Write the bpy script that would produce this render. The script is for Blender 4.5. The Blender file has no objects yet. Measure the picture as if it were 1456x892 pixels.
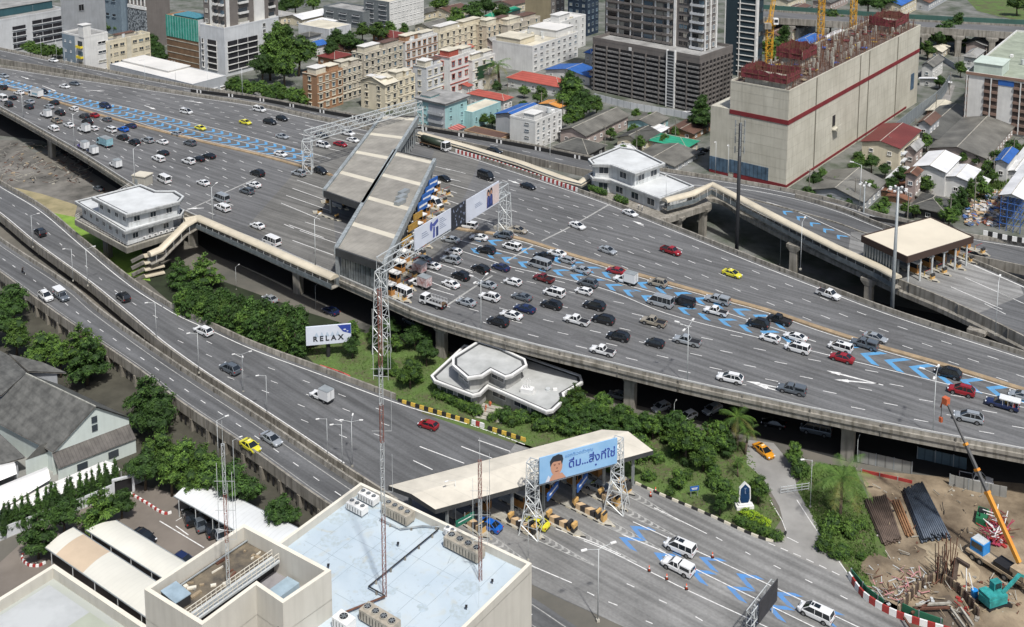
# elevated toll highway seen from above: camera, light, materials, roads, structures, vehicles, people, plants, buildings, foreground
import bpy,math,random
from mathutils import Vector,Matrix
random.seed(7)
SC=bpy.context.scene
COL=SC.collection
R=math.radians
FPX,CX,CY,PITCH,CAMH=1533.0,728.0,-75.0,R(8.0),118.0
IW,IH=1456.0,892.0
SP,CP=math.sin(PITCH),math.cos(PITCH)
def P(u,v,z=0.0):
 """world point of height z seen at photograph pixel (u, v)"""
 a=(u-CX)/FPX;b=-(v-CY)/FPX
 dy=CP+b*SP;dz=-SP+b*CP
 t=(z-CAMH)/dz
 return Vector((a*t,dy*t,z))
def proj(p):
 x,y,z=p[0],p[1],p[2]-CAMH
 f=y*CP-z*SP;up=y*SP+z*CP
 return(CX+FPX*x/f,CY-FPX*up/f)
def pxm(u,v,z=0.0):
 p=P(u,v,z);return FPX/(p.y*CP-(z-CAMH)*SP)
cam_data=bpy.data.cameras.new('camera');cam=bpy.data.objects.new('camera',cam_data)
COL.objects.link(cam);SC.camera=cam
cam_data.sensor_fit='HORIZONTAL';cam_data.sensor_width=36.0
cam_data.lens=FPX/IW*36.0
cam_data.shift_y=-(IH/2-CY)/IW
cam_data.clip_start=1.0;cam_data.clip_end=20000.0
cam.location=(0,0,CAMH);cam.rotation_euler=(R(90)-PITCH,0,0)
SUN_EL,SUN_AZ=R(58),R(158)
w=bpy.data.worlds.new('World');SC.world=w;w.use_nodes=True
nt=w.node_tree;bg=nt.nodes['Background']
sky=nt.nodes.new('ShaderNodeTexSky');sky.sky_type='NISHITA';sky.sun_disc=False
sky.sun_elevation=SUN_EL;sky.sun_rotation=SUN_AZ;sky.air_density=1.0;sky.dust_density=3.0;sky.ozone_density=1.0
nt.links.new(sky.outputs[0],bg.inputs[0]);bg.inputs[1].default_value=0.105
sd=bpy.data.lights.new('sun','SUN');sd.energy=4.3;sd.angle=R(2.5);sd.color=(1.0,0.97,0.925)
sun=bpy.data.objects.new('sun',sd);COL.objects.link(sun)
dv=Vector((math.sin(SUN_AZ)*math.cos(SUN_EL),math.cos(SUN_AZ)*math.cos(SUN_EL),math.sin(SUN_EL)))
sun.rotation_euler=dv.to_track_quat('Z','Y').to_euler()
SC.view_settings.view_transform='Standard';SC.view_settings.look='None'
SC.view_settings.exposure=0;SC.view_settings.gamma=1
SC.cycles.max_bounces=5;SC.cycles.diffuse_bounces=3;SC.cycles.glossy_bounces=2;SC.cycles.transparent_max_bounces=6
SC.cycles.use_adaptive_sampling=True;SC.cycles.adaptive_threshold=0.02
SC.cycles.use_denoising=True
_M={}
def mat(name,col=(.5,.5,.5),rough=.7,metal=0.0,var=0.0,scale=1.0,col2=None,stretch=None,bump=0.0,bscale=None,spec=.4,detail=4.0,coord='pos',fac=(.35,.65),streak=0.0,emit=0):
 """principled material; colour mottled between col and col2 (or col*(1-var)) by noise in world space"""
 if name in _M:return _M[name]
 m=bpy.data.materials.new(name);m.use_nodes=True;_M[name]=m
 n=m.node_tree.nodes;l=m.node_tree.links;b=n['Principled BSDF']
 b.inputs['Roughness'].default_value=rough;b.inputs['Metallic'].default_value=metal
 b.inputs['Specular IOR Level'].default_value=spec
 c1=(*col,1.0)
 m.diffuse_color=c1
 if var>0 or col2:
  c2=(*col2,1.0)if col2 else(*[x*(1-var)for x in col],1.0)
  if coord=='pos':
   g=n.new('ShaderNodeNewGeometry');out=g.outputs['Position']
  else:
   g=n.new('ShaderNodeTexCoord');out=g.outputs['Object']
  mp=n.new('ShaderNodeMapping');l.new(out,mp.inputs[0])
  if stretch:mp.inputs['Scale'].default_value=stretch
  nz=n.new('ShaderNodeTexNoise');nz.inputs['Scale'].default_value=scale;nz.inputs['Detail'].default_value=detail;nz.inputs['Roughness'].default_value=.62
  l.new(mp.outputs[0],nz.inputs['Vector'])
  mr=n.new('ShaderNodeMapRange');mr.inputs[1].default_value=fac[0];mr.inputs[2].default_value=fac[1]
  l.new(nz.outputs['Fac'],mr.inputs[0])
  mx=n.new('ShaderNodeMix');mx.data_type='RGBA';mx.inputs[6].default_value=c1;mx.inputs[7].default_value=c2
  l.new(mr.outputs[0],mx.inputs[0]);last=mx.outputs[2]
  if streak>0:
   mp2=n.new('ShaderNodeMapping');l.new(out,mp2 .inputs[0]);mp2 .inputs['Scale'].default_value=(1.3,1.3,.12)
   n2=n.new('ShaderNodeTexNoise');n2 .inputs['Scale'].default_value=1.0;n2 .inputs['Detail'].default_value=5;l.new(mp2 .outputs[0],n2 .inputs['Vector'])
   m2=n.new('ShaderNodeMapRange');m2 .inputs[1].default_value=.45;m2 .inputs[2].default_value=.68;l.new(n2 .outputs['Fac'],m2 .inputs[0])
   ml=n.new('ShaderNodeMath');ml.operation='MULTIPLY';ml.inputs[1].default_value=streak;l.new(m2 .outputs[0],ml.inputs[0])
   mm=n.new('ShaderNodeMix');mm.data_type='RGBA';l.new(ml.outputs[0],mm.inputs[0]);l.new(last,mm.inputs[6])
   mm.inputs[7].default_value=(col[0]*.3,col[1]*.29,col[2]*.26,1);last=mm.outputs[2]
  l.new(last,b.inputs['Base Color'])
  if bump>0:
   nb=n.new('ShaderNodeTexNoise');nb.inputs['Scale'].default_value=bscale or scale*4;nb.inputs['Detail'].default_value=4
   l.new(mp.outputs[0],nb.inputs['Vector'])
   bp=n.new('ShaderNodeBump');bp.inputs['Strength'].default_value=bump;bp.inputs['Distance'].default_value=.1
   l.new(nb.outputs['Fac'],bp.inputs['Height']);l.new(bp.outputs[0],b.inputs['Normal'])
 else:
  b.inputs['Base Color'].default_value=c1
 if emit:
  b.inputs['Emission Color'].default_value=c1;b.inputs['Emission Strength'].default_value=emit
 return m
def ribbed(name,col,pitch,ang=0.0,dark=.55,rough=.55,metal=0.0,var=.25,axis='x',scale=.15,width=.12):
 """sheet material with parallel seams every pitch metres across world direction ang, plus stains"""
 if name in _M:return _M[name]
 m=mat(name,col,rough,metal,var=var,scale=scale)
 n=m.node_tree.nodes;l=m.node_tree.links;b=n['Principled BSDF']
 src=b.inputs['Base Color'].links[0].from_socket
 g=n.new('ShaderNodeNewGeometry');mp=n.new('ShaderNodeMapping');l.new(g.outputs['Position'],mp.inputs[0])
 if axis=='z':
  mp.inputs['Rotation'].default_value=(0,0,0)
 else:
  mp.inputs['Rotation'].default_value=(0,0,-ang)
 sx=n.new('ShaderNodeSeparateXYZ');l.new(mp.outputs[0],sx.inputs[0])
 md=n.new('ShaderNodeMath');md.operation='PINGPONG';md.inputs[1].default_value=pitch/2
 l.new(sx.outputs[2 if axis=='z' else 0],md.inputs[0])
 ls=n.new('ShaderNodeMapRange');ls.inputs[1].default_value=0;ls.inputs[2].default_value=pitch*width;ls.inputs[3].default_value=dark;ls.inputs[4].default_value=1
 l.new(md.outputs[0],ls.inputs[0])
 mx=n.new('ShaderNodeMix');mx.data_type='RGBA';mx.blend_type='MULTIPLY';mx.inputs[0].default_value=1
 l.new(src,mx.inputs[6]);l.new(ls.outputs[0],mx.inputs[7]);l.new(mx.outputs[2],b.inputs['Base Color'])
 bp=n.new('ShaderNodeBump');bp.inputs['Strength'].default_value=.6;bp.inputs['Distance'].default_value=.06
 l.new(ls.outputs[0],bp.inputs['Height']);l.new(bp.outputs[0],b.inputs['Normal'])
 return m
class MB:
 def __init__(s):s.v=[];s.f=[];s.mi=[];s.mats=[];s.sm=[]
 def m(s,mt):
  if mt not in s.mats:s.mats.append(mt)
  return s.mats.index(mt)
 def face(s,pts,mt,smooth=False):
  k=len(s.v);s.v+=[tuple(p)for p in pts];s.f.append(tuple(range(k,k+len(pts))));s.mi.append(s.m(mt));s.sm.append(smooth)
 def mesh(s,vs,fs,mt,smooth=False,M=None):
  k=len(s.v)
  s.v+=[tuple(M@Vector(p))if M else tuple(p)for p in vs]
  i=s.m(mt)
  for f in fs:s.f.append(tuple(k+a for a in f));s.mi.append(i);s.sm.append(smooth)
 def box(s,c,d,mt,rz=0.0,M=None):
  """box centred c with full size d, turned rz about z"""
  x,y,z=d[0]/2,d[1]/2,d[2]/2
  ca,sa=math.cos(rz),math.sin(rz);vs=[]
  for(a,b,e)in((-1,-1,-1),(1,-1,-1),(1,1,-1),(-1,1,-1),(-1,-1,1),(1,-1,1),(1,1,1),(-1,1,1)):
   px,py=a*x,b*y
   vs.append((c[0]+px*ca-py*sa,c[1]+px*sa+py*ca,c[2]+e*z))
  s.mesh(vs,[(3,2,1,0),(4,5,6,7),(0,1,5,4),(1,2,6,5),(2,3,7,6),(3,0,4,7)],mt,M=M)
 def prism(s,poly,z0,z1,mt,top=None,bottom=True):
  """vertical prism over a 2-D polygon"""
  ar=sum(poly[i][0]*poly[(i+1)%len(poly)][1]-poly[(i+1)%len(poly)][0]*poly[i][1]for i in range(len(poly)))
  if ar<0:poly=list(reversed(poly))
  n=len(poly)
  for i in range(n):
   a,b=poly[i],poly[(i+1)%n]
   s.face([(a[0],a[1],z0),(b[0],b[1],z0),(b[0],b[1],z1),(a[0],a[1],z1)],mt)
  s.face([(p[0],p[1],z1)for p in poly],top or mt)
  if bottom:s.face([(p[0],p[1],z0)for p in reversed(poly)],mt)
 def bar(s,a,b,r,mt,n=4,r2=None,smooth=False,caps=True):
  a=Vector(a);b=Vector(b);d=b-a
  if d.length<1e-6:return
  d.normalize();up=Vector((0,0,1))if abs(d.z)<.95 else Vector((1,0,0))
  x=d.cross(up).normalized();y=d.cross(x).normalized();r2=r if r2 is None else r2
  vs=[];off=math.pi/n
  for(q,rr)in((a,r),(b,r2)):
   for i in range(n):
    t=off+2*math.pi*i/n;vs.append(q+x*rr*math.cos(t)+y*rr*math.sin(t))
  fs=[(i,i+n,(i+1)%n+n,(i+1)%n)for i in range(n)]
  if caps:fs+=[tuple(range(n)),tuple(reversed(range(n,2*n)))]
  s.mesh(vs,fs,mt,smooth)
 def tube(s,pts,r,mt,n=8,smooth=True):
  for i in range(len(pts)-1):s.bar(pts[i],pts[i+1],r,mt,n,smooth=smooth)
 def build(s,name,parent=None,loc=None,M=None):
  me=bpy.data.meshes.new(name)
  vs=s.v
  if loc is not None:vs=[(a[0]-loc[0],a[1]-loc[1],a[2]-loc[2])for a in vs]
  me.from_pydata(vs,[],s.f)
  for mt in s.mats:me.materials.append(mt)
  if s.f:
   me.polygons.foreach_set('material_index',s.mi);me.polygons.foreach_set('use_smooth',s.sm)
  me.update()
  o=bpy.data.objects.new(name,me);COL.objects.link(o)
  if parent:o.parent=parent
  if loc is not None:o.location=loc
  if parent and loc is None and parent.location.length>0 and M is None:
   pass
  return o
def tag(o,label=None,cat=None,group=None,kind=None):
 if label:o['label']=label
 if cat:o['category']=cat
 if group:o['group']=group
 if kind:o['kind']=kind
 return o
def thing(name,label,cat,loc=(0,0,0),rz=0.0,group=None):
 o=bpy.data.objects.new(name,None);COL.objects.link(o);o.location=loc;o.rotation_euler=(0,0,rz);o.empty_display_size=.2
 return tag(o,label,cat,group)
def copy_tree(o,parent=None):
 c=o.copy();COL.objects.link(c)
 if parent:c.parent=parent
 for ch in KIDS.get(o.name,[]):copy_tree_(ch,c)
 return c
KIDS={}
def kids(o):
 return[c for c in bpy.data.objects if c.parent==o]
def reg(o):
 """remember a prototype's tree so that copies are quick"""
 ks=kids(o);KIDS[o.name]=ks
 for k in ks:reg(k)
 return o
def copy_tree_(o,parent):
 c=o.copy();COL.objects.link(c);c.parent=parent
 for ch in KIDS.get(o.name,[]):copy_tree_(ch,c)
 return c
def purge_protos(ps):
 for p in ps:
  for k in KIDS.get(p.name,[]):
   for g in KIDS.get(k.name,[]):bpy.data.objects.remove(g)
   bpy.data.objects.remove(k)
  bpy.data.objects.remove(p)
def crom(pts,step=3.0):
 """smooth polyline through points (centripetal-ish Catmull-Rom), resampled about every step metres"""
 pts=[Vector(p)for p in pts];n=len(pts);out=[]
 for i in range(n-1):
  p0=pts[max(i-1,0)];p1=pts[i];p2=pts[i+1];p3=pts[min(i+2,n-1)]
  k=max(1,int((p2-p1).length/step))
  L=(p2-p1).length
  m1=(p2-p0)*(L/max((p2-p0).length,1e-6))if i>0 else(p2-p1)
  m2=(p3-p1)*(L/max((p3-p1).length,1e-6))if i<n-2 else(p2-p1)
  for j in range(k):
   t=j/k;t2=t*t;t3=t2*t
   out.append((2*t3-3*t2+1)*p1+(t3-2*t2+t)*m1+(-2*t3+3*t2)*p2+(t3-t2)*m2)
 out.append(pts[-1]);return out
def pxcurve(px,z,step=3.0):
 return crom([P(q[0],q[1],q[2]if len(q)>2 else z)for q in px],step)
def offset(c,d):
 """shift a polyline sideways by d metres (positive = to its left)"""
 out=[]
 for i,p in enumerate(c):
  a=c[max(i-1,0)];b=c[min(i+1,len(c)-1)];t=(b-a);t.z=0;t.normalize()
  out.append(Vector((p.x-t.y*d,p.y+t.x*d,p.z)))
 return out
def arclen(c):
 s=[0.0]
 for i in range(1,len(c)):s.append(s[-1]+(c[i]-c[i-1]).length)
 return s
def at_len(c,s,d):
 import bisect
 i=min(max(bisect.bisect_right(s,d)-1,0),len(c)-2);L=s[i+1]-s[i]
 t=(d-s[i])/L if L>0 else 0
 return c[i].lerp(c[i+1],t),(c[i+1]-c[i]).normalized()
def resample(c,n):
 s=arclen(c);return[at_len(c,s,s[-1]*i/(n-1))[0]for i in range(n)]
def ribbon(mb,c,wd,dz,mt):
 a=offset(c,wd/2);b=offset(c,-wd/2)
 vs=[]
 for i in range(len(c)):vs+=[(a[i].x,a[i].y,a[i].z+dz),(b[i].x,b[i].y,b[i].z+dz)]
 mb.mesh(vs,[(2*i,2*i+1,2*i+3,2*i+2)for i in range(len(c)-1)],mt)
def sweep(mb,c,prof,mt,caps=True):
 """sweep closed profile [(side, up)] along polyline c; side positive = left"""
 n=len(prof);vs=[]
 for i,p in enumerate(c):
  a=c[max(i-1,0)];b=c[min(i+1,len(c)-1)];t=(b-a);t.z=0;t.normalize()
  for(sd_,up)in prof:vs.append((p.x-t.y*sd_,p.y+t.x*sd_,p.z+up))
 fs=[]
 for i in range(len(c)-1):
  for j in range(n):
   k=(j+1)%n;fs.append((i*n+j,i*n+k,(i+1)*n+k,(i+1)*n+j))
 if caps:fs+=[tuple(reversed(range(n))),tuple(range((len(c)-1)*n,len(c)*n))]
 mb.mesh(vs,fs,mt)
def dashes(mb,c,wd,dz,mt,dash=3.0,gap=9.0,start=0.0,test=None,s0=0,s1=1e9):
 s=arclen(c);d=start
 while d+dash<s[-1]:
  if d>=s0 and d+dash<=s1:
   seg=[at_len(c,s,d+dash*k/2)[0]for k in range(3)]
   if test is None or(test(seg[0])and test(seg[-1])):ribbon(mb,seg,wd,dz,mt)
  d+=dash+gap
def inpoly(p,poly):
 x,y=p[0],p[1];c=False;n=len(poly);j=n-1
 for i in range(n):
  if(poly[i][1]>y)!=(poly[j][1]>y)and x<(poly[j][0]-poly[i][0])*(y-poly[i][1])/(poly[j][1]-poly[i][1])+poly[i][0]:c=not c
  j=i
 return c
def strip_between(mb,A,B,dz,mt,n=120):
 a=resample(A,n);b=resample(B,n);vs=[]
 for i in range(n):vs+=[(a[i].x,a[i].y,a[i].z+dz),(b[i].x,b[i].y,b[i].z+dz)]
 k=6
 mb.mesh(vs,[(2*i,2*i+2,2*i+3,2*i+1)for i in range(n-1)],mt)
def sheet(mb,px,z,mt,dz=0.0):
 mb.face([P(u,v,z)+Vector((0,0,dz))for(u,v)in px],mt)
ASPH=mat('asphalt',(.147,.149,.151),.85,var=.26,scale=.05,bump=.15,bscale=3)
def asphalt_fx(m,ang):
 """lengthwise wheel-track streaks and fine grain on a carriageway that runs along direction ang"""
 n=m.node_tree.nodes;l=m.node_tree.links;b=n['Principled BSDF'];src=b.inputs['Base Color'].links[0].from_socket
 g=n.new('ShaderNodeNewGeometry');mp=n.new('ShaderNodeMapping');l.new(g.outputs['Position'],mp.inputs[0]);mp.vector_type='TEXTURE'
 mp.inputs['Rotation'].default_value=(0,0,ang);mp.inputs['Scale'].default_value=(45,1.1,1)
 nz=n.new('ShaderNodeTexNoise');nz.inputs['Scale'].default_value=1;nz.inputs['Detail'].default_value=4;l.new(mp.outputs[0],nz.inputs['Vector'])
 mr=n.new('ShaderNodeMapRange');mr.inputs[1].default_value=.3;mr.inputs[2].default_value=.7;mr.inputs[3].default_value=.62;mr.inputs[4].default_value=1.24
 l.new(nz.outputs['Fac'],mr.inputs[0])
 n2=n.new('ShaderNodeTexNoise');n2 .inputs['Scale'].default_value=2.2;n2 .inputs['Detail'].default_value=6;l.new(g.outputs['Position'],n2 .inputs['Vector'])
 m2=n.new('ShaderNodeMapRange');m2 .inputs[1].default_value=.3;m2 .inputs[2].default_value=.7;m2 .inputs[3].default_value=.88;m2 .inputs[4].default_value=1.1;l.new(n2 .outputs['Fac'],m2 .inputs[0])
 ml=n.new('ShaderNodeMath');ml.operation='MULTIPLY';l.new(mr.outputs[0],ml.inputs[0]);l.new(m2 .outputs[0],ml.inputs[1])
 mx=n.new('ShaderNodeMix');mx.data_type='RGBA';mx.blend_type='MULTIPLY';mx.inputs[0].default_value=1
 l.new(src,mx.inputs[6]);l.new(ml.outputs[0],mx.inputs[7]);l.new(mx.outputs[2],b.inputs['Base Color'])
asphalt_fx(ASPH,R(-36))
ASPH2=mat('asphalt_ramp',(.128,.131,.134),.85,var=.25,scale=.06,bump=.1,bscale=3);asphalt_fx(ASPH2,R(-40))
CONC_RD=mat('concrete_road',(.235,.235,.228),.85,var=.3,scale=.09,bump=.1,bscale=3);asphalt_fx(CONC_RD,R(-40))
CONC=mat('concrete',(.33,.31,.27),.85,var=.35,scale=.3,streak=.75)
CONC_D=mat('concrete_dark',(.2,.19,.17),.85,var=.4,scale=.25,streak=.7)
CONC_W=mat('concrete_pale',(.46,.44,.38),.8,var=.3,scale=.2,streak=.4)
PAINT_W=mat('road_paint_white',(.72,.72,.70),.7,var=.45,scale=1.6,fac=(.45,.75))
PAINT_G=mat('road_paint_worn',(.42,.42,.40),.7,var=.4,scale=1.2)
PAINT_B=mat('road_paint_blue',(.095,.30,.54),.7,col2=(.10,.23,.39),scale=.7,fac=(.42,.72))
PAINT_BL=mat('road_paint_blue_worn',(.085,.24,.52),.75,col2=(.14,.21,.33),scale=.9,fac=(.42,.72))
PAINT_O=mat('paint_orange',(.72,.36,.13),.7,var=.35,scale=1.0)
TUBE=mat('walkway_roof',(.60,.54,.42),.5,var=.22,scale=.15)
GREYM=mat('grey_steel',(.34,.37,.38),.5,.3,var=.2,scale=.6)
WHITE=mat('white_paint',(.78,.78,.76),.6,var=.18,scale=.35)
DARK=mat('dark_metal',(.03,.03,.032),.5)
BLACKM=mat('black_paint',(.02,.02,.02),.6)
YEL=mat('yellow_paint',(.60,.41,.07),.6,var=.2,scale=1)
RED=mat('red_paint',(.36,.045,.04),.55,var=.2,scale=1)
DZ=9.0
GROUND=mat('ground_soil',(.17,.155,.13),.95,col2=(.085,.085,.075),scale=.045,detail=7,bump=.2,bscale=1.0)
g=MB();N=24
g.face([(-9000,-300,0),(9000,-300,0),(9000,16000,0),(-9000,16000,0)],GROUND)
tag(g.build('ground'),kind='structure')
NE=pxcurve([(-140,88),(-60,124),(0,154),(60,187),(127,226),(192,267),(232,289),(280,311),(364,345),(474,393),(536,420),(604,450),(728,487),(850,517),(978,548),(1092,573),(1200,596),(1310,618),(1456,645),(1640,680)],DZ)
FE=pxcurve([(-140,78),(-80,86),(0,97),(100,112),(200,127),(300,142),(364,152),(430,167),(520,186),(600,205),(660,222),(728,244),(800,268),(865,291),(900,305),(980,337),(1092,382),(1180,416),(1257,445),(1350,476),(1456,510),(1640,570)],DZ)
ME=pxcurve([(-140,98),(-60,111),(0,125),(75,144),(140,164),(215,184),(290,203),(364,220),(430,238),(470,250),(560,295),(640,324),(728,338),(800,360),(883,385),(1000,418),(1092,443),(1160,466),(1242,492),(1350,523),(1456,556),(1640,610)],DZ)
mb=MB()
strip_between(mb,offset(FE,1.2),ME,0,ASPH,160);strip_between(mb,ME,offset(NE,-.6),0,ASPH,160)
def under(mb,A,B,z0,mt,n=100):
 a=resample(A,n);b=resample(B,n);vs=[]
 for i in range(n):vs+=[(a[i].x,a[i].y,a[i].z-z0),(b[i].x,b[i].y,b[i].z-z0)]
 mb.mesh(vs,[(2*i,2*i+1,2*i+3,2*i+2)for i in range(n-1)],mt)
under(mb,offset(FE,1.2),offset(NE,-.6),1.5,CONC_D)
tag(mb.build('road_deck'),kind='structure')
def parapet(name,c,label,prof=None,mt=None,s0=None,s1=None,group='concrete parapets along the roads'):
 mb=MB();pr=prof or[(-.22,-1.5),(.22,-1.5),(.22,-.9),(.22,.95),(-.18,.95),(-.22,.0)]
 if s0 is not None:
  s=arclen(c);c=[at_len(c,s,s0+(s1-s0)*k/60)[0]for k in range(61)]
 sweep(mb,c,pr,mt or CONC)
 s=arclen(c);d=6.0
 while d<s[-1]-2:
  p,t=at_len(c,s,d);mb.box((p.x,p.y,p.z-.3),(.25,.62,2.3),CONC_D,math.atan2(t.y,t.x));d+=12
 o=mb.build(name);tag(o,label,'parapet',group);return o
parapet('parapet_wall',offset(NE,-.4),'long concrete parapet along the near edge of the elevated highway',prof=[(.2,-1.5),(.2,.95),(-.06,.95),(-.12,.28),(-.4,.22),(-.4,-.4),(-.14,-.5),(-.14,-1.5)])
mb=MB();sweep(mb,offset(NE,-.35),[(-.14,.95),(.2,.95),(.2,1.08),(-.14,1.08)],mat('coping_pale',(.52,.52,.50),.7,var=.3,scale=1));mb.tube([p+Vector((0,0,1.3))for p in offset(NE,-.5)],.06,mat('rail_pale',(.6,.6,.58),.5),4,False);tag(mb.build('guard_rail'),'pale coping and pipe rail on the near highway parapet','guard rail')
lines=MB()
NEl=offset(NE,.9);FEl=offset(FE,-.1)
ribbon(lines,NEl,.22,.008,PAINT_W);ribbon(lines,FEl,.22,.008,PAINT_W)
APR=mat('apron_concrete',(.172,.17,.16),.88,var=.3,scale=.1);asphalt_fx(APR,R(-36))
mb=MB()
for px in([(352,322),(414,251),(462,177),(545,196),(470,268),(478,350),(478,389),(440,374)],[(618,214),(682,229),(661,278),(636,320),(628,352),(590,400),(565,425),(548,412),(570,330)]):mb.face([P(u,v,DZ)+Vector((0,0,.004))for u,v in px],APR)
tag(mb.build('toll_apron'),kind='structure')
JNT=mat('joint_dark',(.05,.05,.05),.8)
rs=random.Random(77);STN=mat('oil_stain',(.075,.073,.07),.6,col2=(.13,.128,.122),scale=2.5);PTC=mat('asphalt_patch',(.115,.116,.118),.9,var=.2,scale=1)
DONE=[]
for k in range(420):
 c=rs.choice([NEl,NEl,FEl]);s_=arclen(c);d0=rs.uniform(.05,.93)*s_[-1];off=rs.uniform(2,34)*(1 if c is NEl else-1)
 (p,t)=at_len(c,s_,d0);n_=Vector((-t.y,t.x,0));L,W_=rs.choice([(rs.uniform(4,12),.5),(rs.uniform(2,5),rs.uniform(1,3)),(rs.uniform(6,16),.35)])
 p=p+n_*off
 if any((p-o_).length<17 for o_ in DONE):continue
 DONE.append(p.copy());q=p+t*L;up=Vector((0,0,.0055));lines.face([p+up,p+n_*W_+up,q+n_*W_*rs.uniform(.6,1)+up,q+up]if True else[],PTC if W_>.9 else STN)
DON2=[]
for k in range(90):
 e0=rs.random();ui=lambda:(rs.uniform(600,640),rs.uniform(300,420))
 u0,v0=ui();p=P(u0,v0,DZ);t=(P(u0+40,v0+11,DZ)-p).normalized();q=p+t*rs.uniform(4,7)
 if any((p-o_).length<7.6 for o_ in DON2):continue
 DON2 .append(p);ribbon(lines,[p,q],.4,.0048,STN)
def poly(px,z=DZ):return[P(u,v,z)for u,v in px]
L_px=[(640,352),(690,368),(728,380),(800,396),(868,414),(948,446),(1078,480),(1182,506),(1300,535),(1456,573),(1640,620)]
Lc=pxcurve(L_px,DZ)
Tc=pxcurve([(655,326),(728,340),(805,363),(883,387),(1000,420),(1092,445),(1160,469),(1242,495),(1350,526),(1456,558),(1640,613)],DZ)
Mc=pxcurve([(640,338),(728,361),(800,379),(878,402),(1003,436),(1092,464),(1160,486)],DZ)
for c in(Lc,Tc,Mc):ribbon(lines,c,.2,.009,PAINT_W)
near_zone=poly([(640,356),(728,382),(868,417),(948,449),(1078,483),(1182,509),(1456,577),(1640,626),(1640,690),(1092,575),(728,490),(560,430),(560,340)])
nz_e=[P(u,v,DZ)for u,v in[(640,360),(728,383),(868,418),(948,450),(1078,484),(1182,510),(1456,578),(1650,628),(1650,690),(1092,578),(728,494),(650,462)]]
nz_w=[P(u,v,DZ)for u,v in[(-150,95),(0,128),(75,147),(140,167),(215,187),(290,206),(364,223),(420,238),(330,300),(280,322),(127,240),(-150,110)]]
fz_e=[P(u,v,DZ)for u,v in[(700,232),(800,262),(900,303),(1092,380),(1257,443),(1456,508),(1650,565),(1650,606),(1456,552),(1242,488),(1092,440),(883,382),(728,334),(650,318)]]
fz_w=[P(u,v,DZ)for u,v in[(-150,78),(0,97),(200,127),(364,152),(470,176),(430,205),(364,196),(200,153),(0,112),(-150,85)]]
for i in range(1,14):
 dashes(lines,offset(NEl,3.55*i),.17,.008,PAINT_W,2.4,8.2,start=(i*4.1)%10,test=lambda p:inpoly(p,nz_e)or inpoly(p,nz_w))
for i in range(1,12):
 dashes(lines,offset(FEl,-3.55*i),.17,.008,PAINT_W,2.1,6.9,start=(i*5.3)%9,test=lambda p:inpoly(p,fz_e)or inpoly(p,fz_w))
def pline(px,wd=.2,z=DZ,mt=None,dz=.010):
 ribbon(lines,pxcurve(px,z,4),wd,dz,mt or PAINT_W)
for a,b in[((400,289),(455,312)),((407,278),(470,300)),((416,268),(478,290)),((422,256),(460,269)),((411,320),(460,338)),((434,316),(492,334)),((426,328),(484,348)),((416,342),(474,363)),((404,319),(418,325)),((628,268),(650,275)),((625,281),(668,296)),((640,262),(676,272)),((634,240),(662,247)),((610,248),(655,258)),((600,232),(640,242)),((640,300),(700,316)),((612,371),(648,383)),((600,382),(650,399)),((590,392),(640,412)),((645,378),(688,390)),((600,425),(640,437)),((612,410),(646,420)),((385,166),(400,170)),((434,178),(456,184)),((425,190),(450,196)),((440,206),(484,215)),((470,196),(500,203)),((500,188),(530,195))]:
 pline([a,b])
for px in([(300,283),(364,254)],[(770,343),(812,322),(868,290)],[(632,437),(660,418),(700,392)],[(262,301),(300,284)],[(720,372),(760,348)]):pline(px,.5,mt=PAINT_G)
def arrow(u,v,u2,v2,z=DZ,w=.5,head=1.1,mt=None,hl=2.6):
 a,b=P(u,v,z),P(u2,v2,z);t=(b-a).normalized();s_=Vector((-t.y,t.x,0));up=Vector((0,0,.012));h=b-t*hl
 lines.face([a+s_*w/2*.5+up,a-s_*w/2*.5+up,h-s_*w/2+up,h+s_*w/2+up],mt or PAINT_W)
 lines.face([h+s_*head/2+up,h-s_*head/2+up,b+up],mt or PAINT_W)
for q in[(1256,548,1175,527),(1250,546,1186,540),(1110,557,1072,546),(1110,552,1060,542),(915,320,899,314),(722,256,740,262),(290,296,265,297),(205,150,222,156),(262,143,290,147),(120,128,148,130),(60,122,80,130),(30,109,42,113)]:arrow(*q)
def chevrons(c,width,step,s0=0,s1=1e9,z=DZ,flip=1,arm=1.5,w=.85,mt=None,run=3.2):
 """V marks along centre curve c, opening along +c when flip = 1"""
 s=arclen(c);d=max(step,s0)
 while d<min(s[-1]-3,s1):
  p,t=at_len(c,s,d);t.z=0;t.normalize();n_=Vector((-t.y,t.x,0));up=Vector((0,0,.005))
  for sg in(1,-1):
   tip=p;end=p+t*run*flip+n_*sg*width/2
   lines.face([q+up for q in([tip,tip+t*w*1.7*flip,end+t*w*1.7*flip,end]if sg*flip>0 else[end,end+t*w*1.7*flip,tip+t*w*1.7*flip,tip])],mt or PAINT_B)
  d+=step
def mid(A,B,n=80,f=.5):
 a=resample(A,n);b=resample(B,n);return[a[i].lerp(b[i],f)for i in range(n)]
def cutx(c,u0,u1):return[p for p in c if u0<=proj(p)[0]<=u1]
def between(A,B,f=.5):
 """curve between A and B matched by nearest point"""
 out=[]
 for p in A:
  q=min(B,key=lambda r_:(r_-p).length_squared);out.append(p.lerp(q,f))
 return out
upper=between(cutx(Tc,640,1150),Mc);lower=between(cutx(Mc,640,1150),Lc);single=between(cutx(Tc,1150,1640),Lc)
chevrons(upper,3.3,4.6,run=2.2,w=.88);chevrons(lower,3.4,4.6,run=2.3,w=.88);chevrons(single,5.6,4.6,run=3.0,w=.9)
WBt=pxcurve([(-140,84),(0,112),(100,137),(200,157),(290,179),(364,197),(440,217),(470,226)],DZ)
WBb=pxcurve([(-140,92),(0,119),(100,146),(170,166),(250,190),(364,216),(430,232),(460,243)],DZ)
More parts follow.
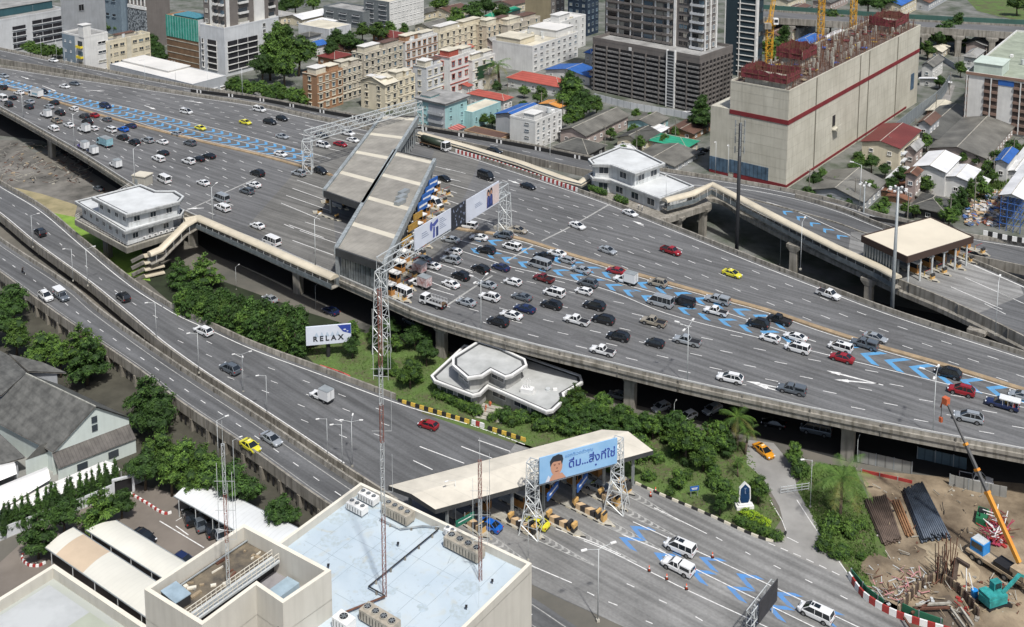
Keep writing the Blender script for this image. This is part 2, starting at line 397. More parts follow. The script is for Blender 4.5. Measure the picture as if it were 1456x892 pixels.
WBm=between(WBt,WBb)
for c in(WBt,WBb,cutx(WBm,170,600)):ribbon(lines,c,.2,.009,PAINT_W)
chevrons(between(WBt,WBm,.5),3.6,4.0,flip=-1,run=2.0,w=.75);chevrons(between(WBm,WBb,.5),3.6,4.0,flip=-1,run=2.0,w=.75)
ribbon(lines,offset(ME,.55),.16,.009,PAINT_O)
def zramp(x):return 3.0*min(1.0,max(0.0,(-18.0-x)/62.0))
def rcurve(px,step=3.0):
 out=[]
 for(u,v)in px:
  z=1.0
  for _ in range(12):z=.5*z+.5*zramp(P(u,v,z).x)
  out.append(P(u,v,z))
 c=crom(out,step)
 for p in c:p.z=zramp(p.x)+.02
 return c
AF=rcurve([(-140,160),(-60,222),(0,262),(60,298),(120,348),(190,405),(250,443),(300,466),(364,495),(459,530),(561,568),(669,600),(750,629),(830,661),(935,703),(1010,735),(1092,768),(1150,795),(1200,822),(1250,862),(1330,896),(1500,950)])
AN=rcurve([(-140,195),(-60,262),(0,307),(47,346),(125,403),(175,444),(225,486),(287,531),(364,581),(430,625),(484,662),(560,711),(660,775),(755,831),(883,890),(1000,945),(1200,1040),(1500,1180)])
mb=MB();aa=resample(AF,160);bb=resample(AN,160);vs=[];KX=8
for i in range(160):
 for k in range(KX+1):
  p=aa[i].lerp(bb[i],k/KX);vs.append((p.x,p.y,zramp(p.x)+.02))
mb.mesh(vs,[(i*(KX+1)+k,(i+1)*(KX+1)+k,(i+1)*(KX+1)+k+1,i*(KX+1)+k+1)for i in range(159)for k in range(KX)],ASPH2)
under(mb,AF,AN,1.0,CONC_D)
tag(mb.build('ramp_road'),kind='structure')
az=[Vector((p.x,p.y,0))for p in AF]+[Vector((p.x,p.y,0))for p in reversed(AN)]
def rfix(c):
 for p in c:p.z=zramp(p.x)+.02
 return c
PZ=.02
plz=[P(u,v,0)for u,v in[(735,628),(890,683),(1092,769),(1200,820),(1330,892),(1500,952),(1500,1180),(1200,1040),(883,890),(760,833),(640,765)]]
mb=MB();mb.face([p+Vector((0,0,.03))for p in plz],CONC_RD);tag(mb.build('plaza_pavement'),kind='structure')
ribbon(lines,rfix(offset(cutx(AF,-200,760),-.9)),.2,.012,PAINT_W);ribbon(lines,rfix(offset(cutx(AN,-200,500),.9)),.2,.012,PAINT_W)
for i in range(1,8):
 dashes(lines,rfix(offset(AF,-3.6*i-.9)),.13,.014,PAINT_W,1.8,7.2,start=(i*5)%12,test=lambda p:proj(p)[0]<600 and not(proj(p)[0]>470 and proj(p)[1]>628)and inpoly(p,az)and min((p-r_).length for r_ in AN)>2.6)
for a,b in[((594,634),(660,659)),((512,645),(585,678)),((480,648),(512,660)),((556,640),(615,668)),((656,635),(700,652)),((680,626),(728,643))]:pline([a,b],z=.01,dz=.012)
for px in([(790,752),(845,772),(883,789)],[(745,800),(813,829)],[(790,745),(848,807)][:0]or[(830,769),(865,783),(964,833),(1061,878),(1150,920)],[(884,760),(935,781),(1000,815),(1084,856),(1160,893)],[(900,742),(950,765),(1020,797),(1092,831),(1200,882),(1300,930)],[(930,722),(1005,759)]):
 pline(px,.18,.04,PAINT_W,.008)
dsh=[((835,842),(845,847)),((865,856),(878,861)),((891,830),(902,835)),((937,853),(948,858)),((989,877),(999,883)),((1018,764),(1027,769)),((1060,785),(1067,789)),((1100,804),(1110,809)),((1145,824),(1155,829)),((1195,847),(1205,852)),((918,883),(928,887)),((980,893),(990,897))]
for a,b in dsh:pline([a,b],.16,.04,PAINT_W,.008)
b1=pxcurve([(850,726),(875,738),(955,775),(1040,812),(1092,838),(1160,868),(1250,915)],.04);b2=pxcurve([(832,744),(850,752),(900,772),(985,812),(1075,853),(1150,890)],.04)
chevrons(b1,3.0,6.2,flip=1,run=2.6,mt=PAINT_BL,w=.85);chevrons(b2,3.0,6.2,flip=1,run=2.6,mt=PAINT_BL,w=.85)
BZ=3.6
BF=pxcurve([(-140,235),(-60,298),(0,344),(100,411),(137,443),(237,515),(364,598),(500,690),(620,768),(755,850),(830,900),(950,975)],BZ)
BN=pxcurve([(-140,285),(-60,345),(0,388),(82,448),(200,528),(257,573),(364,645),(466,718),(600,800),(760,900),(900,990)],BZ)
mb=MB();strip_between(mb,offset(BF,.2),offset(BN,-.2),0,ASPH2,120);under(mb,BF,BN,1.2,CONC_D);tag(mb.build('outer_ramp_road'),kind='structure')
ribbon(lines,offset(BF,-.9),.16,.01,PAINT_G);ribbon(lines,offset(BN,.9),.12,.01,PAINT_G)
bm_=between(BF,BN);dashes(lines,bm_,.15,.01,PAINT_W,1.6,4.2,start=2)
DF=pxcurve([(-140,45),(0,71),(120,96),(250,121),(364,140),(470,160),(595,181),(740,206),(838,226),(950,245),(1060,262),(1140,277),(1200,292),(1250,308),(1310,322),(1380,338),(1470,352),(1640,380)],DZ)
DN=pxcurve([(-140,60),(0,86),(100,103),(187,120),(280,136),(364,149),(470,171),(600,193),(704,214),(836,245),(940,262),(1040,280),(1120,300),(1190,320),(1240,338),(1300,350),(1380,366),(1470,385),(1640,420)],DZ)
mb=MB();strip_between(mb,offset(DF,.2),offset(DN,-.2),-.06,ASPH2,140);under(mb,DF,DN,1.4,CONC_D);tag(mb.build('back_ramp_road'),kind='structure')
ribbon(lines,offset(DF,-.9),.2,-.05,PAINT_W);dashes(lines,between(DF,DN),.16,-.05,PAINT_W,3,9)
CZ=9.6
CN=pxcurve([(978,286),(1013,273),(1060,297),(1120,328),(1190,361),(1275,400),(1340,427),(1400,455),(1470,490),(1640,575)],CZ,2)
CF=pxcurve([(975,262),(1000,262),(1060,268),(1130,281),(1195,300),(1240,318),(1300,341),(1380,373),(1470,412),(1640,492)],CZ,2)
mb=MB();strip_between(mb,CF,CN,0,ASPH2,100);under(mb,CF,CN,1.5,CONC_D,60);tag(mb.build('right_ramp_road'),kind='structure')
mb=MB();mb.face([P(u,v,CZ)+Vector((0,0,.012))for u,v in[(1210,330),(1275,330),(1450,405),(1456,420),(1385,448),(1275,398),(1205,366)]],CONC_RD);tag(mb.build('toll_pavement'),kind='structure')
ribbon(lines,offset(CF,-1.0),.2,.02,PAINT_W)
cb=pxcurve([(1090,287),(1130,300),(1180,322),(1230,345)],CZ);cb2=pxcurve([(1094,299),(1140,318),(1190,342),(1215,352)],CZ)
ribbon(lines,cb,.2,.012,PAINT_W)
chevrons(between(cb,cb2),3.0,4.6,flip=1,run=1.6,mt=PAINT_B,w=.55)
for a,b in[((1180,314),(1216,326)),((1385,377),(1460,410)),((1372,395),(1440,425)),((1352,408),(1425,440)),((1338,424),(1395,450)),((1370,364),(1480,412)),((1418,415),(1456,432)),((1400,432),(1430,447))]:
 pline([a,b],z=CZ,dz=.02)
tag(lines.build('road_markings'),kind='structure')
parapet('parapet_wall',offset(cutx(AF,-200,566),.3),'curved concrete parapet between the inner ramp road and the hedge garden',prof=[(-.2,-.8),(.25,-.8),(.25,1.0),(-.1,1.0),(-.2,0)])
parapet('parapet_wall',offset(cutx(AN,-200,700),-.3),'concrete parapet on the left side of the inner ramp road',prof=[(-.25,-1.2),(.2,-1.2),(.2,0),(.1,1.0),(-.25,1.0)])
parapet('parapet_wall',offset(cutx(BF,-200,700),.35),'concrete parapet between the two left ramps, with a pipe rail on top',prof=[(-.2,-1.2),(.25,-1.2),(.25,.9),(-.1,.9),(-.2,0)])
parapet('parapet_wall',offset(cutx(BN,-300,640),-.35),'stained concrete parapet of the outer ramp above the trees',prof=[(-.25,-1.2),(.2,-1.2),(.2,.0),(.1,.9),(-.25,.9)])
parapet('parapet_wall',offset(DF,.3),'concrete parapet on the far side of the back ramp beside the roofs',prof=[(-.2,-1.4),(.25,-1.4),(.25,.9),(-.1,.9),(-.2,0)])
parapet('parapet_wall',offset(DN,-.3),'concrete parapet on the near side of the back ramp',prof=[(-.25,-1.4),(.2,-1.4),(.2,0),(.1,.9),(-.25,.9)])
parapet('parapet_wall',offset(FE,1.1),'concrete parapet on the far edge of the elevated highway')
parapet('parapet_wall',offset(CN,-.3),'concrete parapet under the covered walkway of the right ramp',prof=[(-.6,-2.6),(.3,-2.6),(.3,.9),(-.1,.9),(-.2,-1.2),(-.6,-1.6)])
parapet('parapet_wall',offset(cutx(CF,1120,1700),.4),'concrete barrier between the right ramp toll and the road behind it',prof=[(-.25,-1.4),(.25,-1.4),(.2,.9),(-.2,.9)])
mb=MB()
for c in(cutx(ME,-200,470),cutx(ME,640,1700)):
 sweep(mb,offset(c,.1),[(-.55,0),(.55,0),(.55,.32),(.3,.5),(-.3,.5),(-.55,.32)],mat('median_concrete',(.36,.27,.17),.85,var=.35,scale=.5))
tag(mb.build('median_barrier'),'low brown concrete median barrier dividing the elevated highway','barrier')
def V3(p,z):return Vector((p[0],p[1],z))
def pier(u,v,z,ztop,rz,label,w=2.0,grp='concrete piers under the elevated highway'):
 p=P(u,v,z);o=thing('bridge_pier',label,'pier',(p.x,p.y,0),rz,grp)
 mb=MB();mb.prism([(-w/2,-.7),(w/2,-.7),(w/2,.7),(-w/2,.7)],-.2,ztop-1.6,CONC);mb.build('column',o)
 mb=MB();vs=[(-w/2,-.75,ztop-1.8),(w/2,-.75,ztop-1.8),(w/2,.75,ztop-1.8),(-w/2,.75,ztop-1.8),(-w,-.9,ztop-.7),(w,-.9,ztop-.7),(w,.9,ztop-.7),(-w,.9,ztop-.7),(-w,-.9,ztop),(w,-.9,ztop),(w,.9,ztop),(-w,.9,ztop)]
 mb.mesh(vs,[(3,2,1,0),(0,1,5,4),(1,2,6,5),(2,3,7,6),(3,0,4,7),(4,5,9,8),(5,6,10,9),(6,7,11,10),(7,4,8,11),(8,9,10,11)],CONC);mb.build('pier_cap',o)
 return o
for i,(u,v,lb)in enumerate([(72,186,'concrete pier above the parched yard, farthest left under the highway'),(273,303,'concrete pier beside the covered stair tower'),(423,366,'concrete pier behind the bamboo hedge'),(628,450,'concrete pier behind the trees beside the white lattice mast'),(897,519,'concrete pier rising from bushes right of the garden office'),(1208,586,'massive concrete pier left of the building site')]):
 pier(u,v,DZ,7.45,R(-32),lb,2.2)
for i,(u,v,z,h,lb)in enumerate([(964,296,CZ,8.0,'concrete pier nearest the right gatehouse'),(1000,284,CZ,8.0,'concrete pier under the peak of the covered walkway'),(1130,336,CZ,8.0,'concrete pier under the right ramp, second from the tall grey pole'),(1237,383,CZ,8.0,'concrete pier under the right ramp beside the tall grey pole'),(1390,456,CZ,8.0,'concrete pier under the toll apron at the right edge')]):
 pier(u,v+3,z,h,R(-40),lb,1.8,'concrete piers under the right ramp')
BNo=offset(BN,-.2);s_=arclen(BNo);d=8;lastp=None;nb=0
wallm=mat('abutment_concrete',(.27,.25,.21),.9,var=.35,scale=.35,streak=.8)
while d<s_[-1]:
 p,t=at_len(BNo,s_,d);q=proj(p)
 if-30<q[0]<500:
  o=MB();ang=math.atan2(t.y,t.x)
  o.box((p.x+t.y*.25,p.y-t.x*.25,1.15),(.7,.6,2.5),wallm,ang)
  ob=o.build('ramp_post');tag(ob,'short concrete buttress with painted recess shade under the outer ramp, one of its row','post','short posts carrying the outer ramp');nb+=1
  for q_ in(1.6,3.2):o=MB();o.box((p.x+t.x*q_+t.y*.12,p.y+t.y*q_-t.x*.12,1.0),(.6,.06,1.3),DARK,ang);o.build('recess_shade',ob)  # flat dark boxes paint the shade of recesses onto the wall
 d+=5.5
mb=MB();c_=offset(cutx(BN,-100,560),.1);sweep(mb,[V3(p,0)for p in c_],[(-.2,-.2),(.2,-.2),(.2,2.35),(-.2,2.35)],wallm)
tag(mb.build('retaining_wall'),'stained retaining wall under the outer ramp behind the trees','wall')
ROOF_T=ribbed('canopy_roof_tan',(.31,.295,.26),1.5,R(-28),dark=.86,rough=.7,var=.32,scale=.22,width=.1)
ROOF_C=mat('canopy_roof_cream',(.60,.56,.46),.6,var=.15,scale=.2)
RIM=mat('canopy_rim',(.40,.44,.45),.5,.2,var=.35,scale=.5,streak=.5)
RIM_D=mat('canopy_fascia_dark',(.055,.058,.06),.6,var=.3,scale=.4)
SHEET=ribbed('corrugated_silver',(.34,.37,.38),1.6,R(-30),dark=.35,rough=.35,metal=.5,var=.5,scale=.5)
CLAD=mat('translucent_cladding',(.30,.34,.35),.4,.2,var=.3,scale=.4)
def lerp(a,b,t):return a+(b-a)*t
def canopy(name,label,px,zt,bands=4,rim=.9,fas=1.3,open_edge=None):
 c=[P(u,v,zt)for u,v in px]
 base=sum((p for p in c),Vector())/4;o=thing(name,label,'toll canopy',(0,0,0))
 mb=MB();nl,fl,fr,nr=c
 n=bands*2+1;us=0
 for k in range(60):
  t0,t1=k/60,(k+1)/60;m=ROOF_C if(k+3)%15 in(0,1)else ROOF_T
  a0,b0,a1,b1=lerp(nl,fl,t0),lerp(nr,fr,t0),lerp(nl,fl,t1),lerp(nr,fr,t1)
  mb.face([a0,b0,b1,a1],m)
 mb.face([p-Vector((0,0,.35))for p in(nl,fl,fr,nr)],DARK)
 mb.build('roof',o)
 for a,b in((nl,fl),(fr,nr)):
  mb=MB();d_=(b-a).normalized();s=Vector((-d_.y,d_.x,0));h=Vector((0,0,1))
  A=[a+s*rim*.5,a-s*rim*.5,b-s*rim*.5,b+s*rim*.5]
  mb.prism([(q.x,q.y)for q in A],zt-fas,zt+.55,RIM);mb.build('gutter_beam',o)
 for a,b in((nl,nr),(fl,fr)):
  mb=MB();d_=(b-a).normalized();s=Vector((-d_.y,d_.x,0))
  A=[a+s*.25,a-s*.25,b-s*.25,b+s*.25];mb.prism([(q.x,q.y)for q in A],zt-fas-.3,zt+.2,RIM_D);mb.build('fascia',o)
 return o,c
RZ=16.6
can2,cb_=canopy('toll_canopy','rear tan toll canopy roof set back behind the front canopy',[(461,272),(545,164),(594,167),(515,291)],RZ)
can1,ca_=canopy('toll_canopy','front tan toll canopy roof with a silver end wall above the parapet',[(478,354),(561,215),(618,228),(546,377)],RZ)
mb=MB()
for(u,v)in[(571,283),(574,276),(569,290)]:
 p=P(u,v,RZ);mb.box((p.x,p.y,RZ+.5),(3.2,1.5,.9),GREYM,R(60))
mb.build('roof_unit',can1)
nl,fl,fr,nr=ca_
a,b=nl.copy(),nr.copy();dirn=(b-a).normalized();inn=Vector((-dirn.y,dirn.x,0))
mb=MB();q0=a+inn*.6+dirn*.8;q1=b+inn*.6;k=9
for i in range(k):
 s0,s1=lerp(q0,q1,i/k),lerp(q0,q1,(i+.86)/k)
 mb.prism([(s0 .x,s0 .y),(s1 .x,s1 .y),(s1 .x+inn.x*.3,s1 .y+inn.y*.3),(s0 .x+inn.x*.3,s0 .y+inn.y*.3)],DZ-1.0,RZ-1.5,SHEET)
mb.prism([(q0 .x,q0 .y+.3),(q1 .x,q1 .y+.3),(q1 .x,q1 .y+.5),(q0 .x,q0 .y+.5)],DZ-1.0,RZ-1.5,DARK)
mb.build('end_wall',can1)
for t in(0.0,1.0):
 mb=MB();p=lerp(a,b,t)+inn*.4;mb.box((p.x,p.y,(DZ+RZ)/2-1),(.9,.6,RZ-DZ+.6),GREYM,R(-30));mb.build('column',can1)
for(cc,oo,fs)in((ca_,can1,(.12,.27,.42,.57,.72,.87,.99)),(cb_,can2,(.03,.2,.4,.6,.8,.97))):
 for t in fs:
  for(e0,e1)in((cc[0],cc[1]),(cc[3],cc[2])):
   p=lerp(e0,e1,t);ctr=(cc[0]+cc[2])/2;p=p+(ctr-p).normalized()*2.2
   mb=MB();mb.box((p.x,p.y,(DZ+RZ)/2-.3),(.45,.45,RZ-DZ-.8),GREYM,R(-30));mb.build('column',oo)
mb=MB();q0,q1=lerp(cb_[2],cb_[3],.02),lerp(cb_[2],cb_[3],.36)
for i in range(9):
 p=lerp(q0,q1,i/8);mb.box((p.x,p.y,DZ+3.4),(.22,.22,6.4),GREYM)
mb.build('screen_posts',can2)
ax=(ca_[1]-ca_[0]).normalized()
LANE_A=R(-37)
ORG=mat('booth_orange',(.42,.20,.06),.6,var=.2,scale=1);BOOTHB=mat('booth_blue',(.05,.14,.42),.5,var=.2,scale=1)
GLASS=mat('dark_glass',(.02,.025,.03),.12,spec=.7)
HAZ=None
def stripes(name,c1,c2,pitch,ang,axis=0):
 if name in _M:return _M[name]
 m=bpy.data.materials.new(name);m.use_nodes=True;_M[name]=m;m.diffuse_color=(*c1,1)
 n=m.node_tree.nodes;l=m.node_tree.links;b=n['Principled BSDF'];b.inputs['Roughness'].default_value=.65
 g=n.new('ShaderNodeTexCoord');mp=n.new('ShaderNodeMapping');l.new(g.outputs['Object'],mp.inputs[0]);mp.inputs['Rotation'].default_value=ang
 sx=n.new('ShaderNodeSeparateXYZ');l.new(mp.outputs[0],sx.inputs[0])
 md=n.new('ShaderNodeMath');md.operation='PINGPONG';md.inputs[1].default_value=pitch;l.new(sx.outputs[axis],md.inputs[0])
 gt=n.new('ShaderNodeMath');gt.operation='GREATER_THAN';gt.inputs[1].default_value=pitch/2;l.new(md.outputs[0],gt.inputs[0])
 mx=n.new('ShaderNodeMix');mx.data_type='RGBA';mx.inputs[6].default_value=(*c1,1);mx.inputs[7].default_value=(*c2,1);l.new(gt.outputs[0],mx.inputs[0]);l.new(mx.outputs[2],b.inputs['Base Color'])
 return m
HAZ=stripes('hazard_yellow_black',(.55,.34,.12),(.03,.03,.03),.9,(0,R(45),0))
KERB=stripes('kerb_black_cream',(.62,.56,.42),(.03,.03,.03),1.1,(0,0,0))
def island(L=13,W=1.7,booth=True,hazard=True):
 o=thing('toll_island','x','toll island')
 mb=MB();mb.prism([(-L/2,-W/2),(L/2-1.6,-W/2),(L/2,0),(L/2-1.6,W/2),(-L/2,W/2),(-L/2-1,0)],0,.28,KERB,top=CONC_W);mb.build('kerb',o)
 if hazard:
  for sx_ in(-1,1):
   mb=MB();mb.box((sx_*(L/2-1.9),0,.85),(.5,1.3,1.2),HAZ);mb.build('crash_block',o)
 if booth:
  mb=MB();mb.box((0,0,.28+.55),(2.3,1.35,1.1),ORG);mb.box((0,0,.28+2.45),(2.7,1.7,.3),WHITE)
  for a_ in(-1,1):
   for b_ in(-1,1):mb.box((a_*1.08,b_*.6,.28+1.7),(.12,.12,1.2),ORG)
  mb.build('booth',o)
  mb=MB();mb.box((0,0,.28+1.7),(2.1,1.15,1.15),GLASS);mb.build('booth_window',o)
  mb=MB();mb.bar((2.6,0,.28),(2.6,0,1.3),.09,YEL);mb.bar((2.6,.2,1.2),(2.6,3.0,1.2),.05,RED);mb.build('barrier_arm',o)
 return o
isl=island();reg(isl)
isl2=island(10,1.5,False,True);reg(isl2)
def put(proto,p,rz,label,group,name=None,sc=1.0):
 c=copy_tree(proto);c.location=p;c.rotation_euler=(0,0,rz);c['label']=label;c['group']=group
 if sc!=1:c.scale=(sc,sc,sc)
 return c
k=12
for i in range(k):
 p=lerp(ca_[3],ca_[2],(i+.35)/k)+(ca_[0]-ca_[3]).normalized()*-1.0;
 put(isl,(p.x,p.y,DZ+.01),LANE_A,'orange booth island right of the front canopy, number %s from the parapet'%['one','two','three','four','five','six','seven','eight','nine','ten','eleven','twelve'][i],'toll islands under the main canopy')
for i in range(7):
 p=lerp(cb_[0],cb_[1],(i+.25)/9)+(cb_[3]-cb_[0]).normalized()*.5
 put(isl2,(p.x,p.y,DZ+.01),LANE_A,'bare kerbed island, number %s from the open end under the rear canopy'%['one','two','three','four','five','six','seven'][i],'kerbed islands under the rear canopy')
SIGNB=mat('sign_blue',(.03,.12,.40),.5,var=.15,scale=2);SIGNG=mat('sign_green',(.02,.16,.10),.5,var=.15,scale=2)
for i,t in enumerate((.62,.70,.78,.86)):
 p=lerp(ca_[3],ca_[2],t);mb=MB();mb.box((p.x+1.1,p.y-.3,RZ-2.9),(.25,4.4,2.4),SIGNB,R(-28))
 mb.box((p.x+1.25,p.y-.35,RZ-2.9),(.05,3.6,.5),WHITE,R(-28));mb.box((p.x+.4,p.y,RZ-1.0),(.15,.15,1.8),GREYM)
 tag(mb.build('lane_sign'),'blue lane sign under the front canopy eave, %s from the far end'%['fourth','third','second','first'][i],'sign','blue lane signs under the front canopy')
for i,t in enumerate((.30,.42,.52)):
 p=lerp(ca_[3],ca_[2],t);mb=MB();mb.box((p.x+1.1,p.y-.3,RZ-2.9),(.25,4.0,1.6),mat('sign_amber',(.45,.27,.06),.5,var=.3,scale=1.2),R(-28));mb.box((p.x+.4,p.y,RZ-1.0),(.15,.15,1.8),GREYM)
 tag(mb.build('lane_sign'),'amber lane sign under the right eave of the front canopy, %s from the lattice mast'%['first','second','third'][i],'sign','amber lane signs under the front canopy')
def truss_box(mb,A,B,w,h,r=.09,bay=2.4,mt=None):
 """four-chord lattice beam from A to B (bottom centre line), width w, height h"""
 d=(B-A);L=d.length;d.normalize();s=Vector((-d.y,d.x,0)).normalized()*(w/2);up=Vector((0,0,h));n=max(2,int(L/bay));mt=mt or GREYM
 cs=[s,-s,s+up,-s+up]
 for c in cs:mb.bar(A+c,B+c,r*1.3,mt)
 for i in range(n+1):
  p=A+d*(L*i/n)
  for a_,b_ in((0,1),(2,3),(0,2),(1,3)):mb.bar(p+cs[a_],p+cs[b_],r*.8,mt,3)
  if i<n:
   q=A+d*(L*(i+1)/n)
   e=(0,2,1,3)if i%2 else(2,0,3,1)
   mb.bar(p+cs[e[0]],q+cs[e[1]],r*.8,mt,3);mb.bar(p+cs[e[2]],q+cs[e[3]],r*.8,mt,3)
def mast_box(mb,p,z0,z1,w0,w1,r=.08,bay=2.0,mt=None,mats=None,rz=0):
 n=max(2,int((z1-z0)/bay));cs=[(-1,-1),(1,-1),(1,1),(-1,1)];ca,sa=math.cos(rz),math.sin(rz)
 def c(i,k):
  t=k/n;w=(w0+(w1-w0)*t)/2;x,y=cs[i][0]*w,cs[i][1]*w
  return Vector((p.x+x*ca-y*sa,p.y+x*sa+y*ca,z0+(z1-z0)*t))
 for k in range(n):
  m=mats[int(k/n*len(mats))%len(mats)]if mats else(mt or GREYM)
  for i in range(4):
   j=(i+1)%4
   mb.bar(c(i,k),c(i,k+1),r,m);mb.bar(c(i,k),c(j,k),r*.7,m,3)
   if(i+k)%2:mb.bar(c(i,k),c(j,k+1),r*.7,m,3)
   else:mb.bar(c(j,k),c(i,k+1),r*.7,m,3)
 for i in range(4):mb.bar(c(i,n),c((i+1)%4,n),r,mats[-1]if mats else(mt or GREYM))
STEEL_W=mat('galvanised_white',(.62,.65,.65),.5,.2,var=.2,scale=.5)
GA,GB=P(543,503,0),P(718,327,DZ);TZ=18.6
go=thing('hoarding_gantry','pale lattice gantry carrying long hoardings over the busy lanes beside the front canopy','gantry')
mb=MB();truss_box(mb,V3(GA,TZ),V3(GB,TZ),2.0,2.8,.1,2.6,STEEL_W);mb.build('truss_beam',go)
mb=MB();mast_box(mb,GA,0,TZ,2.9,1.7,.10,2.0,STEEL_W,rz=R(-30));mb.build('leg',go)
mb=MB();mast_box(mb,GB,DZ,TZ,2.6,2.0,.12,2.2,STEEL_W,rz=R(-30));mb.build('leg',go)
mb=MB();mb.box((GB.x,GB.y,DZ+.35),(5.5,2.4,.7),CONC_W,R(-36));mb.build('plinth',go)
gd=(V3(GB,0)-V3(GA,0)).normalized();gn=Vector((gd.y,-gd.x,0));glen=(V3(GB,0)-V3(GA,0)).length
def on_line(A,d,L,u,z):
 lo,hi=-.2*L,1.3*L
 for _ in range(40):
  m_=(lo+hi)/2
  if proj(V3(A+d*m_,z))[0]<u:lo=m_
  else:hi=m_
 return A+d*lo
def zat(p,v):
 lo,hi=-5,60
 for _ in range(40):
  m_=(lo+hi)/2
  if proj((p.x,p.y,m_))[1]>v:lo=m_
  else:hi=m_
 return lo
def text_mesh(txt,size,mt,name='lettering',parent=None,M=None,thick=.02,align='CENTER',bold=0.0):
 cu=bpy.data.curves.new('t','FONT');cu.body=txt;cu.size=size;cu.align_x=align;cu.align_y='CENTER';cu.extrude=thick;cu.resolution_u=3;cu.offset=bold
 t=bpy.data.objects.new('t',cu);COL.objects.link(t);bpy.context.view_layer.update()
 me=bpy.data.meshes.new_from_object(t.evaluated_get(bpy.context.evaluated_depsgraph_get()));bpy.data.objects.remove(t);bpy.data.curves.remove(cu)
 o=bpy.data.objects.new(name,me);me.materials.clear();me.materials.append(mt);COL.objects.link(o)
 if M:o.matrix_world=M
 if parent:o.parent=parent;o.matrix_parent_inverse=Matrix()
 return o
def face_matrix(c,d,up=Vector((0,0,1))):
 """local x along d, local y up, local z towards the viewer side"""
 d=d.normalized();n_=d.cross(up).normalized()
 return Matrix(((d.x,up.x,n_.x,c.x),(d.y,up.y,n_.y,c.y),(d.z,up.z,n_.z,c.z),(0,0,0,1)))
PW=mat('poster_white',(.62,.66,.74),.5,var=.1,scale=.2);PK=mat('poster_black',(.03,.035,.045),.5,var=.3,scale=2);PB=mat('poster_blue',(.10,.13,.42),.5,var=.4,scale=1.5,coord='obj')
PGY=mat('poster_grey_text',(.22,.26,.36),.5);PSK=mat('poster_skin',(.50,.27,.18),.6);PNV=mat('poster_navy',(.03,.05,.16),.6)
PEACH=mat('poster_peach',(.66,.55,.52),.6,var=.1,scale=.3)
def local_shape(mb,M,pts,mt,lift):mb.face([M@Vector((x,y,lift))for x,y in pts],mt)
def blob(cx,cy,rx,ry,n=16,ph=0):return[(cx+rx*math.cos(2*math.pi*i/n+ph),cy+ry*math.sin(2*math.pi*i/n+ph))for i in range(n)]
def hoarding(u0,u1,vt,vb,base,label):
 a=on_line(V3(GA,0),gd,glen,u0,19);b=on_line(V3(GA,0),gd,glen,u1,19);a=a+gn*1.35;b=b+gn*1.35
 zt=zat(a,vt[0]);zb=zat(a,vb[0]);mb=MB();d=(b-a).normalized();s=gn*.18
 mb.prism([(a.x,a.y),(b.x,b.y),(b.x-s.x,b.y-s.y),(a.x-s.x,a.y-s.y)],zb,zt,base)
 o=mb.build('hoarding');tag(o,label,'billboard','hoardings on the front gantry')
 c=(a+b)/2;c.z=(zt+zb)/2;M=face_matrix(c+gn*.02,d)
 return o,M,(b-a).length,zt-zb
o,M,W_,H_=hoarding(583,634.5,(327,298),(357,327),PW,'pale hoarding with blue phone picture on the front gantry')
mb=MB()
local_shape(mb,M,[(-.3,-2.0),(.5,-2.0),(.6,.3),(-.1,.5)],PB,.01);local_shape(mb,M,blob(-.9,.9,.55,1.1),PB,.012);local_shape(mb,M,[(-.6,1.2),(1.7,2.0),(1.9,1.2),(.2,.4)],PB,.014)
local_shape(mb,M,[(1.0,-2.1),(1.9,-2.0),(1.9,.2),(1.0,.1)],PNV,.016)
for k in range(6):local_shape(mb,M,[(2.4,-.9+k*.45),(5.2-(k%3)*.6,-.9+k*.45),(5.2-(k%3)*.6,-.75+k*.45),(2.4,-.75+k*.45)],PGY,.01)
for k in range(3):local_shape(mb,M,[(-4.6,-.6+k*.5),(-1.9-k*.4,-.6+k*.5),(-1.9-k*.4,-.42+k*.5),(-4.6,-.42+k*.5)],PGY,.01)
mb.build('print',o)
o,M,W_,H_=hoarding(635.5,655.5,(297,285),(329,318),PK,'black hoarding with grey figures between the two pale hoardings')
mb=MB();rr=random.Random(3)
for k in range(26):
 x,y=rr.uniform(-W_/2+.3,W_/2-.4),rr.uniform(-H_/2+.4,H_/2-.4);local_shape(mb,M,[(x,y),(x+rr.uniform(.15,.4),y),(x+.3,y+rr.uniform(.2,.7)),(x,y+.4)],PGY,.01+k*.0005)
mb.build('print',o)
o,M,W_,H_=hoarding(656.5,703,(285,262),(317,292),PW,'pale hoarding with a dark haired couple in blue on the front gantry')
mb=MB()
for k in range(3):local_shape(mb,M,[(-3.8,-.5+k*.4),(-.4-k*.5,-.5+k*.4),(-.4-k*.5,-.36+k*.4),(-3.8,-.36+k*.4)],PGY,.01)
local_shape(mb,M,[(1.5,-2.45),(W_/2-.1,-2.45),(W_/2-.1,2.35),(1.5,2.35)],PEACH,.008)
for(x,hh)in((2.4,1.1),(3.7,1.2)):
 local_shape(mb,M,blob(x,hh+.15,.62,.95),PK,.012);local_shape(mb,M,blob(x,hh-.05,.36,.5),PSK,.016)
 local_shape(mb,M,[(x-.8,-2.4),(x+.75,-2.4),(x+.6,.3),(x+.2,.65),(x-.2,.65),(x-.6,.3)],PNV,.014);local_shape(mb,M,[(x-.35,-1.8),(x+.1,-1.6),(x+.05,.2),(x-.2,.3)],PB,.018)
mb.build('print',o)
A2,B2=P(438,246,DZ),P(596,196,DZ);TZ2=18.8
go2=thing('sign_gantry','white lattice gantry spanning the far lanes behind the rear canopy','gantry')
mb=MB();truss_box(mb,V3(A2,TZ2),V3(B2,TZ2),3.0,2.6,.12,2.6,STEEL_W);mb.build('truss_beam',go2)
